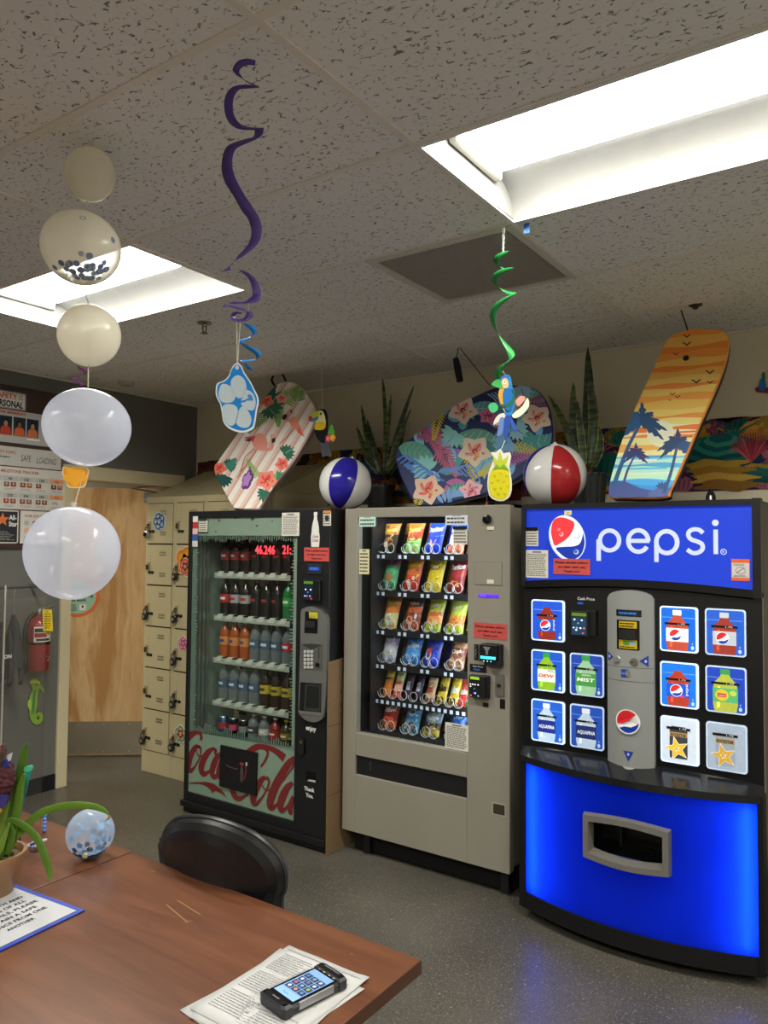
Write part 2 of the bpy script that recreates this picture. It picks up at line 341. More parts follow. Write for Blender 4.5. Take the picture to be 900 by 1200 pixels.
# ================================================================ STRUCTURE
XL, XR, YB, YF, H = -4.69, 2.6, 4.145, -2.6, 2.70
GX = [-1.102+1.22*i for i in range(-3, 4)]; GX = [x for x in GX if XL < x < XR]; GY = [1.11+.607*j for j in range(-6, 5)]; GY = [y for y in GY if y > YF]
def wall(name, mat, quads):
    b = MB()
    for q in quads: b.add(q, [(0, 1, 2, 3)], (1, 1, 1), mat)
    return struct(b.build(name))
wall('floor', 'polished_floor', [[(-9, -2.7, 0), (XR, -2.7, 0), (XR, 6.5, 0), (-9, 6.5, 0)]])
wall('wall_back', 'cream_wall', [[(XL, YB, 0), (XR, YB, 0), (XR, YB, H), (XL, YB, H)]])
wall('wall_right', 'white_wall', [[(XR, YF, 0), (XR, YF, H), (XR, YB, H), (XR, YB, 0)]])
wall('wall_front', 'white_wall', [[(XL, YF, 0), (XL, YF, H), (XR, YF, H), (XR, YF, 0)]])
D0, D1, DH = 3.05, 3.94, 2.06     # door opening in the left wall
b = MB()
for y0, y1, z0, z1 in ((YF, D0, 0, H), (D1, YB, 0, H), (D0, D1, DH, H)): b.box(XL-.12, XL, y0, y1, z0, z1, (1, 1, 1), 'grey_wall')
struct(b.build('wall_left'))
# ceiling: tiles around the fixtures and the vent
XS = [XL]+GX+[XR]; YS = [YF]+GY+[YB]
LIGHTS = [(-1.102, GY.index(min(GY, key=lambda y: abs(y-1.717)))), (-3.542, GY.index(min(GY, key=lambda y: abs(y-1.717))))]
j0 = LIGHTS[0][1]
cells = {(-1.102, j0), (-3.542, j0), (-3.542, j0-4), (-1.102, j0-4), (1.338, j0-4), (1.338, j0)}
b = MB(); g = MB()
def near(a, l): return any(abs(a-k[0]) < .02 and k[1] == l for k in cells)
for i in range(len(XS)-1):
    for j in range(len(YS)-1):
        x0, x1, y0, y1 = XS[i], XS[i+1], YS[j], YS[j+1]
        jj = j-1
        if near(x0, jj): continue
        if abs(x1+1.102) < .02 and jj == j0+1: x1 = -1.71     # the vent takes the half cell beside the light
        b.add([(x0, y0, H), (x0, y1, H), (x1, y1, H), (x1, y0, H)], [(0, 1, 2, 3)], (1, 1, 1), 'ceiling_tile')
b.box(XL, XR, YF, YB, H+.2, H+.22, (.3, .3, .3), 'matte')
struct(b.build('ceiling'))
gc = hx('e6e0d4')
for x in GX: g.box(x-.0105, x+.0105, YF, YB, H-.004, H+.01, gc)
for y in GY[1:]:
    if y < YB-.05: g.box(XL, XR, y-.0105, y+.0105, H-.0035, H+.01, gc)
g.box(-1.722, -1.698, GY[j0+1], GY[j0+2], H-.0038, H+.01, gc)
g.box(XL, XR, YB-.02, YB, H-.006, H, gc); g.box(XL, XL+.02, YF, YB, H-.006, H, gc)
struct(g.build('ceiling_grid'))
# baseboards, door casing
b = MB(); bc = hx('15181f'); b.box(XL, XL+.012, YF, 2.985, 0, .1, bc); b.box(XL, XL+.012, D1+.06, YB, 0, .1, bc); struct(b.build('baseboard_left', bevel=.003))
b = MB(); b.box(XL, XR, YB-.012, YB, 0, .1, bc); struct(b.build('baseboard_back'))
b = MB(); tcx = hx('d6caa4')
b.box(XL-.14, XL+.02, 2.99, D0+.015, 0, DH+.08, tcx, 'trim_paint'); b.box(XL-.14, XL+.02, D1-.015, D1+.075, 0, DH+.08, tcx, 'trim_paint')
b.box(XL-.14, XL+.02, D0+.015, D1-.015, DH-.015, DH+.08, tcx, 'trim_paint'); struct(b.build('trim_1', bevel=.004))
# corridor beyond the doorway
wall('wall_corridor', 'white_wall', [[(-7.6, -1, 0), (-7.6, 6.5, 0), (-7.6, 6.5, H), (-7.6, -1, H)], [(-7.6, 6.4, 0), (XL-.12, 6.4, 0), (XL-.12, 6.4, H), (-7.6, 6.4, H)], [(-7.6, -1, 0), (-7.6, -1, H), (XL-.12, -1, H), (XL-.12, -1, 0)]])
b = MB(); b.add([(-7.6, -1, H), (-7.6, 6.4, H), (XL-.12, 6.4, H), (XL-.12, -1, H)], [(0, 1, 2, 3)], (1, 1, 1), 'ceiling_tile'); struct(b.build('ceiling_corridor'))
for k, (x0, x1, y0, y1) in enumerate(((-6.9, -6.3, 3.2, 4.4), (-6.0, -5.4, 1.6, 2.8))):
    t = thing('corridor_light', ['ceiling light fixture in the corridor seen above the open wooden door', 'corridor ceiling light nearer the doorway, beyond the wooden door'][k], 'ceiling light', ((x0+x1)/2, (y0+y1)/2, H-.05))
    b = MB(); b.box(x0, x1, y0, y1, H-.045, H-.002, WHT); b.build('housing', t)
    b = MB(); b.add([(x0+.02, y0+.02, H-.047), (x0+.02, y1-.02, H-.047), (x1-.02, y1-.02, H-.047), (x1-.02, y0+.02, H-.047)], [(0, 1, 2, 3)], (1, 1, 1), 'hall_lens'); b.build('lens', t)

# ---- recessed ceiling fixtures
def fixture(x0, jy, label):
    x1, y0, y1 = x0+1.22, GY[jy], GY[jy]+.607
    t = thing('ceiling_light', label, 'ceiling light', ((x0+x1)/2, (y0+y1)/2, H), 'recessed lights in the ceiling grid')
    e = .014; x0 += e; x1 -= e; y0 += e; y1 -= e
    wc = (.27, .27, .26); b = MB()
    n = 8; 
    for sgn, ya, yb in ((1, y1, y1-.15), (-1, y0, y0+.15)):      # curved white side reflectors
        v = []
        for k in range(n+1):
            a = PI/2*k/n; yy = ya+(yb-ya)*(1-math.cos(a)); zz = H+.11*math.sin(a); v += [(x0, yy, zz), (x1, yy, zz)]
        b.add(v, [(2*k, 2*k+1, 2*k+3, 2*k+2) for k in range(n)], wc, 'satin', True)
    for xx in (x0, x1): b.add([(xx, y0, H), (xx, y1, H), (xx, y1, H+.12), (xx, y0, H+.12)], [(0, 1, 2, 3)], wc)
    b.build('reflector', t)
    b = MB(); b.add([(x0, y0, H+.12), (x1, y0, H+.12), (x1, y1, H+.12), (x0, y1, H+.12)], [(0, 1, 2, 3)], wc); 
    b.box(x0, x1, y0, y1, H+.12, H+.14, wc); b.build('housing', t)
    b = MB(); v = []
    for k in range(7):
        a = PI*k/6; v += [(x0+.03, (y0+y1)/2-.145*math.cos(a), H+.105-.03*math.sin(a)), (x1-.03, (y0+y1)/2-.145*math.cos(a), H+.105-.03*math.sin(a))]
    b.add(v, [(2*k, 2*k+1, 2*k+3, 2*k+2) for k in range(6)], (1, 1, 1), 'lamp_lens', True); b.build('lens', t)
    for xx in (x0, x1-.03): b = MB(); b.box(xx, xx+.03, (y0+y1)/2-.15, (y0+y1)/2+.15, H+.07, H+.119, hx('d9d6cc')); b.build('end_cap', t, bevel=.01)
    b = MB(); e = .012
    for q in ((x0-e, x0, y0-e, y1+e), (x1, x1+e, y0-e, y1+e), (x0, x1, y0-e, y0), (x0, x1, y1, y1+e)): b.box(*q, H-.006, H+.004, WHT)
    b.build('frame', t)
fixture(-1.102, j0, 'large recessed ceiling light at upper right, above the drink machines')
fixture(-3.542, j0, 'recessed ceiling light at left, behind the string of balloons')
for x0, jj, l in ((-3.542, j0-4, 'recessed ceiling light behind the camera on the left'), (-1.102, j0-4, 'recessed ceiling light behind the camera in the middle'), (1.338, j0-4, 'recessed ceiling light behind the camera on the right'), (1.338, j0, 'recessed ceiling light outside the view on the right')): fixture(x0, jj, l)
# ---- return air vent
t = thing('ceiling_vent', 'square perforated grey air vent in the ceiling beside the large light', 'vent', (-1.406, GY[j0+1]+.3, H))
x0, x1, y0, y1 = -1.71, -1.102, GY[j0+1], GY[j0+2]
b = MB(); vf = hx('cfc9bd')
for q in ((x0, x0+.03, y0, y1), (x1-.03, x1, y0, y1), (x0+.03, x1-.03, y0, y0+.03), (x0+.03, x1-.03, y1-.03, y1)): b.box(*q, H-.009, H+.002, vf)
b.build('frame', t)
b = MB(); b.add([(x0, y0, H+.012), (x1, y0, H+.012), (x1, y1, H+.012), (x0, y1, H+.012)], [(0, 1, 2, 3)], hx('6a655c'), 'matte')
for k in range(46): yy = y0+.038+k*(.607-.076)/46; b.box(x0+.03, x1-.03, yy, yy+.0055, H-.004, H+.002, hx('a39d92'))
for k in range(46): xx = x0+.038+k*(.608-.076)/46; b.box(xx, xx+.0055, y0+.03, y1-.03, H-.0035, H+.002, hx('a39d92'))
b.build('grille', t)
# ---- sprinkler, smoke detector, blue tape, hook
t = thing('sprinkler', 'small metal fire sprinkler head on the ceiling left of the purple swirl', 'sprinkler', (-2.856, 2.56, H))
b = MB(); b.lathe([(.035, 0), (.035, -.006), (.012, -.012), (.01, -.02)], hx('8a8173'), 'metal', 16, (-2.856, 2.56, H)); b.build('escutcheon', t)
b = MB(); b.tube([(-2.868, 2.56, H-.018), (-2.868, 2.56, H-.04), (-2.856, 2.56, H-.05)], .003, hx('776b55'), 'metal', 6); b.tube([(-2.844, 2.56, H-.018), (-2.844, 2.56, H-.04), (-2.856, 2.56, H-.05)], .003, hx('776b55'), 'metal', 6); b.build('frame_arms', t)
b = MB(); b.lathe([(.0, -.05), (.018, -.052), (.018, -.055), (0, -.056)], hx('8a8173'), 'metal', 12, (-2.856, 2.56, H)); b.build('deflector', t)
b = MB(); b.lathe([(.055, 0), (.055, -.012), (.045, -.025), (.02, -.03), (0, -.03)], hx('b5afa0'), 'matte', 20, (-4.37, 3.24, H)); tag(b.build('smoke_detector'), 'round beige smoke detector on the ceiling near the dark grey wall', 'smoke detector')
b = MB(); b.box(-1.07, -1.05, 2.35, 2.353, H-.035, H-.001, hx('4f7fd0')); tag(b.build('blue_tape'), 'scrap of blue tape hanging at the corner of the large ceiling light', 'tape')
# ================================================================ DOOR
Hn = Vector((-4.735, 3.925, 0)); du = Vector((.779, .627, 0))
DF = Fr(Hn-du*.885, du, (0, 0, 1))     # door face, x from the free edge to the hinge
t = struct(bpy.data.objects.new('door_1', None)); C.objects.link(t); t.location = Hn
b = MB(); b.fbox(DF, 0, .885, .012, 2.035, -.045, 0, (1, 1, 1), 'door_veneer'); b.build('door_leaf', t, bevel=.002)
b = MB(); b.fbox(DF, .01, .875, .02, .265, 0, .002, hx('b5ac98'), 'steel_brushed')
for k in range(5):
    for z in (.04, .245): b.ell(DF, .05+.19*k, z, .006, .006, hx('d8d4c8'), .003, 'metal')
b.build('kick_plate', t)
b = MB(); b.fbox(DF, .70, .86, 1.93, 2.0, 0, .05, hx('9a9a98'), 'metal'); b.tube([DF(.8, 2.0, .03), DF(.62, 2.03, .12), DF(.84, 2.05, .1)], .008, hx('9a9a98'), 'metal'); b.build('door_closer', t, bevel=.004)
b = MB(); b.tube([DF(.06, .98, 0), DF(.06, .98, .055), DF(.17, .98, .055)], .01, hx('9a9a98'), 'metal'); b.build('door_handle', t)
# round notice and sheet on the door
b = MB(); cx, cy = DF.px(91, 698); r = abs(DF.px(116, 698)[0]-cx)
b.ell(DF, cx, cy, r, r, hx('e8703a'), .002, 'paper', seg=40); b.ell(DF, cx, cy, r*.87, r*.87, hx('9fc3ac'), .0025, 'paper', seg=40)
b.text(DF, 'Stop and wash', cx, cy+r*.35, r*.17, BLK, .003, align='CENTER', bold=.02); b.text(DF, 'by before coming', cx, cy-r*.05, r*.15, BLK, .003, align='CENTER', bold=.02); b.text(DF, 'into work', cx, cy-r*.28, r*.15, BLK, .003, align='CENTER', bold=.02)
b.lines(DF, cx-r*.45, cx-r*.02, cy-r*.75, cy-r*.4, 4, hx('395a4c'), .003); b.rect(DF, cx+r*.1, cx+r*.4, cy-r*.7, cy-r*.42, hx('e8e8e0'), .003, 'paper'); b.ell(DF, cx+r*.25, cy-r*.52, r*.05, r*.06, BLK, .0035)
tag(b.build('round_notice'), 'round green notice with an orange rim stuck on the wooden door', 'notice')
b = MB(); q0 = DF.px(112, 660); q1 = DF.px(137.5, 624); b.rect(DF, q0[0], q1[0], q0[1], q1[1], hx('dcd6c4'), .002, 'paper'); b.lines(DF, q0[0]+.01, q1[0]-.01, q0[1]+.01, q1[1]-.01, 9, hx('777'*2), .0025)
tag(b.build('paper_notice'), 'plain white paper notice on the wooden door half behind the lowest balloon', 'notice')

# ================================================================ NOTICE BOARD on the left wall
b = MB(); b.fbox(LW, 1.6, 2.975, 1.59, 2.60, .001, .014, (1, 1, 1), 'board_wood'); b.fbox(LW, 1.58, 2.99, 1.575, 1.6, .001, .02, (1, 1, 1), 'board_wood')
tag(b.build('notice_board', bevel=.002), 'dark wooden notice board covered with posters on the grey wall', 'notice board')
O1 = .0165
def poster(y0, y1, z0, z1, col, body, name, label, frame=None):
    b = MB(); b.fbox(LW, y0, y1, z0, z1, .0145, O1, hx(col), 'paper')
    if frame:
        for q in ((y0, y0+.008, z0, z1), (y1-.008, y1, z0, z1), (y0, y1, z0, z0+.008), (y0, y1, z1-.008, z1)): b.rect(LW, *q, hx(frame), O1+.0005)
    body(b, O1+.001); tag(b.build(name), label, 'poster'); return b
def f(b, o):
    b.text(LW, 'SAFETY', 2.50, 2.517, .033, hx('c4562e'), o, width=.15, bold=.03); b.text(LW, 'IS', 2.662, 2.517, .033, hx('807d78'), o, width=.026); b.text(LW, 'PERSONAL', 2.495, 2.465, .040, hx('232326'), o, width=.195, bold=.035)
poster(2.47, 2.709, 2.452, 2.562, 'e2dfd6', f, 'safety_sign', 'white sign reading SAFETY IS PERSONAL at the top of the notice board', '9a968c')
def f(b, o):
    b.text(LW, 'TEAM MEMBERS', 2.50, 2.42, .018, hx('c4562e'), o, width=.21, bold=.03)
    for k, y in enumerate((2.45, 2.54, 2.63, 2.718)):
        wd = .08; b.rect(LW, y, y+wd, 2.285, 2.405, hx(['2b4055', '20303f', '28333c', '1d2f47'][k]), o, 'paper')
        sh, sc_, hr = [('c34a34', 'b97f62', '2a1a14'), ('c34a34', 'b98265', '221510'), ('d36a3c', '8a5b44', '15100e'), ('c9784c', 'b88363', '20120c')][k]
        m_ = y+wd/2; b.shape(LW, [(m_-.036, 2.286), (m_+.036, 2.286), (m_+.03, 2.33), (m_+.012, 2.345), (m_-.012, 2.345), (m_-.03, 2.33)], hx(sh), o+.0004, 'paper')
        b.ell(LW, m_, 2.362, .019, .024, hx(hr), o+.0006, 'paper'); b.ell(LW, m_, 2.357, .013, .018, hx(sc_), o+.0009, 'paper')
    b.lines(LW, 2.83, 2.95, 2.33, 2.38, 3, hx('8f8c88'), o); b.rect(LW, 2.72, 2.81, 2.268, 2.28, hx('f0eee8'), o)
poster(2.2, 2.965, 2.24, 2.445, 'b9b8b4', f, 'team_members_poster', 'grey TEAM MEMBERS poster with portrait photographs on the notice board')
def f(b, o):
    b.text(LW, 'SAFETY TOPIC', 2.50, 2.17, .018, hx('c4562e'), o, width=.15, bold=.02); b.text(LW, 'SAFE', 2.685, 2.13, .042, hx('55555a'), o, width=.07, shear=.2); b.text(LW, 'LOADING', 2.79, 2.125, .042, hx('55555a'), o, width=.14, shear=.2)
    b.lines(LW, 2.45, 2.63, 2.14, 2.155, 1, hx('444444'), o)
poster(2.2, 2.965, 2.095, 2.215, 'c9c7c0', f, 'topic_poster', 'white strip reading SAFETY TOPIC with handwritten words SAFE LOADING')
def f(b, o):
    b.text(LW, 'MILESTONE TRACKER', 2.56, 2.052, .018, hx('b8502c'), o, width=.25, bold=.02)
    for r_ in range(2):
        for c_ in range(5):
            y = 2.465+.106*c_; z = 1.945-.105*r_; o_ = c_ == 4
            b.rect(LW, y, y+.098, z+.055, z+.085, hx('e09a72' if o_ else 'b9bab8'), o+.0003, 'paper'); b.text(LW, [['60', '90', '120', '150', '180'], ['240', '270', '300', '330', '360']][r_][c_], y+.049, z+.06, .017, hx('b8502c') if o_ else BLK, o+.0006, align='CENTER', bold=.02)
            if (r_, c_) != (1, 4):
                for q in range(2 if (r_, c_) != (0, 3) else 1):
                    cc = rnd.choice(['8a5a40', 'a8503a', '3d4c58', '777067', 'b9775a']); yy = y+.008+.044*q; b.rect(LW, yy, yy+.036, z+.018, z+.048, hx(cc), o+.0003, 'paper'); b.ell(LW, yy+.018, z+.036, .007, .009, hx('caa387'), o+.0006); b.rect(LW, yy+.006, yy+.03, z+.018, z+.027, hx('9c3b2d'), o+.0006)
            else: b.text(LW, '192', y+.02, z+.02, .022, hx('333333'), o)
            b.lines(LW, y+.01, y+.09, z-.005, z+.01, 2, hx('9b9890'), o)
        b.rect(LW, 2.45, 2.985, 1.945-.105*r_-.014, 1.945-.105*r_-.012, hx('a9a6a0'), o)
    for c_ in range(5): b.rect(LW, 2.46+.106*c_, 2.4615+.106*c_, 1.83, 2.04, hx('a9a6a0'), o)
poster(2.2, 2.993, 1.822, 2.088, 'd6d3cb', f, 'milestone_poster', 'MILESTONE TRACKER poster, a white grid of numbers and small photographs')
def f(b, o):
    b.text(LW, 'All-', 2.618, 1.755, .030, hx('eeeeea'), o, width=.05, bold=.03); b.text(LW, 'Star', 2.618, 1.715, .030, hx('eeeeea'), o, width=.056, bold=.03)
    pts = []
    for k in range(10): a = PI/2+k*PI/5; rr = .045 if k % 2 == 0 else .019; pts.append((2.578+rr*math.cos(a), 1.755+rr*math.sin(a)))
    b.shape(LW, pts, hx('e2793f'), o); b.lines(LW, 2.46, 2.66, 1.625, 1.685, 6, hx('a9a9a5'), o, duty=.3)
poster(2.44, 2.682, 1.607, 1.815, '34353a', f, 'award_poster', 'dark poster with an orange star and the words All-Star', 'd8d5cc')
def f(b, o):
    b.text(LW, 'OUR SOCIAL SIGN-UP', 2.72, 1.775, .017, hx('b8502c'), o, width=.24, bold=.02)
    for k, (s_, c_) in enumerate((('SO # 6', 'b9bab8'), ('WE 2', 'eeb08c'), ('SAN 4', 'b9bab8'))):
        z = 1.725-.048*k; b.rect(LW, 2.72, 2.75, z, z+.028, hx(c_), o+.0002); b.rect(LW, 2.755, 2.96, z-.005, z+.032, hx('f0d6c4' if k == 1 else 'dddbd5'), o+.0001); b.text(LW, s_, 2.77, z, .028, BLK, o+.0005, width=.12, shear=.25, bold=.01)
poster(2.694, 2.965, 1.607, 1.815, 'dad7cf', f, 'social_poster', 'white OUR SOCIAL poster with three handwritten lines beside the dark star poster')

# ================================================================ EXTINGUISHER, SEAHORSE, COAT
ey, ex = 2.80, XL+.085
t = thing('fire_extinguisher', 'red fire extinguisher with a yellow tag hanging on the grey wall', 'fire extinguisher', (ex, ey, .8))
b = MB(); er = hx('8c2024'); b.lathe([(.0, .80), (.055, .802), (.066, .815), (.066, 1.09), (.06, 1.115), (.04, 1.138), (.02, 1.148), (.018, 1.16)], er, 'gloss', 28, (ex, ey, 0)); b.build('cylinder', t)
b = MB()
EL = lambda x, y, o=0: Vector((ex+(.0672+o)*math.cos(x), ey+(.0672+o)*math.sin(x), y))
b.rect(EL, -1.0, 1.0, .985, 1.085, hx('d9d6cc'), 0, 'paper', 12); b.rect(EL, -.95, -.1, 1.05, 1.075, hx('2c2c2c'), .0006, 'paper', 6); b.rect(EL, 0.0, .6, 1.03, 1.06, hx('c8b34a'), .0006, 'paper', 6); b.rect(EL, -.8, .5, .995, 1.01, hx('2c2c2c'), .0006, 'paper', 6)
b.rect(EL, -.95, .2, 1.018, 1.045, hx('8c2024'), .0008, 'paper', 6)
EL2 = lambda x, y, o=0: EL(x/.0672, y, o)
b.shape(EL2, [(-.012, .875), (.02, .898), (.058, .89), (.028, .868)], hx('e8e4da'), .0006, 'paper'); b.text(EL2, 'Amerex', -.0, .879, .009, hx('2b2b6a'), .001, width=.038)
b.build('label', t)
b = MB(); b.lathe([(.018, 1.15), (.022, 1.165), (.016, 1.19)], hx('a9a8a2'), 'metal', 14, (ex, ey, 0)); b.tube([(ex, ey-.02, 1.185), (ex+.0, ey+.04, 1.195), (ex+.0, ey+.12, 1.215)], [.01, .008, .006], hx('a9a8a2'), 'metal'); b.tube([(ex, ey, 1.17), (ex, ey+.06, 1.165), (ex, ey+.1, 1.13)], .006, hx('a9a8a2'), 'metal'); b.build('valve', t)
b = MB(); hp = catmull([(ex, ey-.015, 1.165), (ex, ey-.06, 1.15), (ex, ey-.095, 1.08), (ex-.0, ey-.098, .98), (ex, ey-.095, .87), (ex, ey-.09, .81)], 5)
b.tube(hp, .011, BLK, 'satin'); b.lathe([(.013, .80), (.018, .81), (.018, .88), (.012, .9)], BLK, 'satin', 12, (ex, ey-.09, 0)); b.build('hose', t)
b = MB(); b.lathe([(.069, .972), (.07, .975), (.07, .985), (.069, .988)], BLK, 'metal', 24, (ex, ey, 0), cap=False); b.box(XL, ex-.06, ey-.02, ey+.02, .9, 1.15, BLK); b.build('bracket', t)
b = MB(); TG = Fr((ex+.07, ey-.035, 1.06), (.35, 1, -.0), (0, 0, 1)); b.slab(TG, [(.015, 0), (.075, -.005), (.065, .13), (.01, .135)], .001, hx('e5c62c'), hx('e5c62c'), m='paper'); b.lines(TG, .02, .065, .01, .11, 7, hx('7d6a12'), .001)
b.ell(TG, .04, .12, .004, .004, BLK, .001); b.build('inspection_tag', t)

b = MB(); SP = lambda x, y: LW.px(x/5, 640+y/5)
body = [(178, 800, 30), (200, 795, 36), (212, 815, 40), (205, 850, 36), (195, 890, 44), (195, 930, 42), (190, 970, 34), (192, 1005, 28), (210, 1030, 24), (232, 1025, 22), (240, 1000, 20), (232, 982, 16), (216, 985, 14), (214, 1002, 10)]
k_ = abs(SP(0, 0)[0]-SP(100, 0)[0])/100
def sea(b, col, o, ww):
    P_ = [(*SP(x, y), w_*k_*ww) for x, y, w_ in body]; b.stroke(LW, P_, hx(col), o, 'paper', smooth=5)
    cx, cy = SP(206, 812); b.ell(LW, cx, cy, 22*k_*ww, 20*k_*ww, hx(col), o+.0001, 'paper')
    b.stroke(LW, [(*SP(215, 810), 22*k_*ww), (*SP(235, 822), 16*k_*ww), (*SP(250, 845), 11*k_*ww), (*SP(257, 855), 9*k_*ww)], hx(col), o+.0002, 'paper')
sea(b, '36501e', .002, 1.5); sea(b, '8db53c', .004, 1.2)
b.shape(LW, [SP(180, 895), SP(162, 905), SP(160, 935), SP(172, 962), SP(185, 950)], hx('b9d94a'), .0045, 'paper')
for k in range(11):
    x, y = SP(198-k*.8, 850+k*13); b.ell(LW, x, y, 12*k_, 3.5*k_, hx('3d8a4e'), .005, 'paper', rot=.3)
b.stroke(LW, [(*SP(205, 845), 7*k_), (*SP(196, 900), 9*k_), (*SP(192, 970), 7*k_)], hx('2f7d57'), .0048, 'paper')
for k in range(5): x, y = SP(180+k*12, 797-4*math.sin(k)); b.ell(LW, x, y, 7*k_, 8*k_, hx('d8d54a'), .0052, 'paper')
x, y = SP(212, 812); b.ell(LW, x, y, 5*k_, 5*k_, BLK, .0065, 'paper')
tag(b.build('seahorse_cutout'), 'green paper seahorse stuck on the grey wall under the extinguisher', 'wall decoration')

# jackets on a rail
b = MB(); b.tube([(XL+.16, 2.1, 1.34), (XL+.16, 2.80, 1.34)], .008, hx('8d8d88'), 'metal')
for y in (2.12, 2.78): b.tube([(XL, y, 1.34), (XL+.16, y, 1.34)], .007, hx('8d8d88'), 'metal')
tag(b.build('coat_rail'), 'thin metal coat rail on the grey wall behind the clear screen', 'coat rail')
def jacket(y, wdt, z0, z1, col, label, dx):
    t = thing('jacket', label, 'jacket', (XL+.16, y, z0)); b = MB(); n = 26; rows = 14; v = []
    for i in range(rows+1):
        q = i/rows; z = z1-(z1-z0)*q; s_ = min(1, .35+2.6*q) if q < .25 else 1+.08*(q-.25)
        for k in range(n):
            a = 2*PI*k/n; r_ = 1+.10*math.sin(a*5+q*3+dx)*q; v.append((XL+.16+.075*s_*r_*math.sin(a)*(.6+.4*q)+.01*math.sin(7*q), y+wdt/2*s_*r_*math.cos(a), z-.02*abs(math.cos(a))*(1-q)))
    b.add(v, [(i*n+k, i*n+(k+1) % n, (i+1)*n+(k+1) % n, (i+1)*n+k) for i in range(rows) for k in range(n)], hx(col), 'matte', True)
    b.add(v[:n], [tuple(range(n))[::-1]], hx(col), 'matte'); b.add(v[-n:], [tuple(range(n))], hx(col), 'matte'); b.build('body', t)
    for s_ in (-1, 1):
        b = MB(); b.tube(catmull([(XL+.17, y+s_*wdt*.36, z1-.09), (XL+.19, y+s_*wdt*.52, z1-.22), (XL+.2, y+s_*wdt*.56, z1-.42), (XL+.2, y+s_*wdt*.54, z0+.08)], 4), [min(.045, wdt*.25)]*13, hx(col), 'matte', 12); b.build('sleeve', t)
    b = MB(); b.tube([(XL+.16, y, z1-.02), (XL+.16, y, 1.30), (XL+.16, y+.015, 1.348), (XL+.16, y+.02, 1.33)], .004, hx('8d8d88'), 'metal'); b.build('hanger', t); return t
t = jacket(2.44, .12, .8, 1.22, '222327', 'black jacket with a white print hanging behind the clear screen, nearest the frame edge', 0)
b = MB(); b.text(Fr((XL+.262, 0, 0), (0, 1, 0), (0, 0, 1)), 'ON', 2.475, .93, .022, WHT, 0, bold=.03); b.build('print', t)
jacket(2.585, .06, .86, 1.18, '34353a', 'narrow dark grey jacket hanging on the rail beside the fire extinguisher', 1)

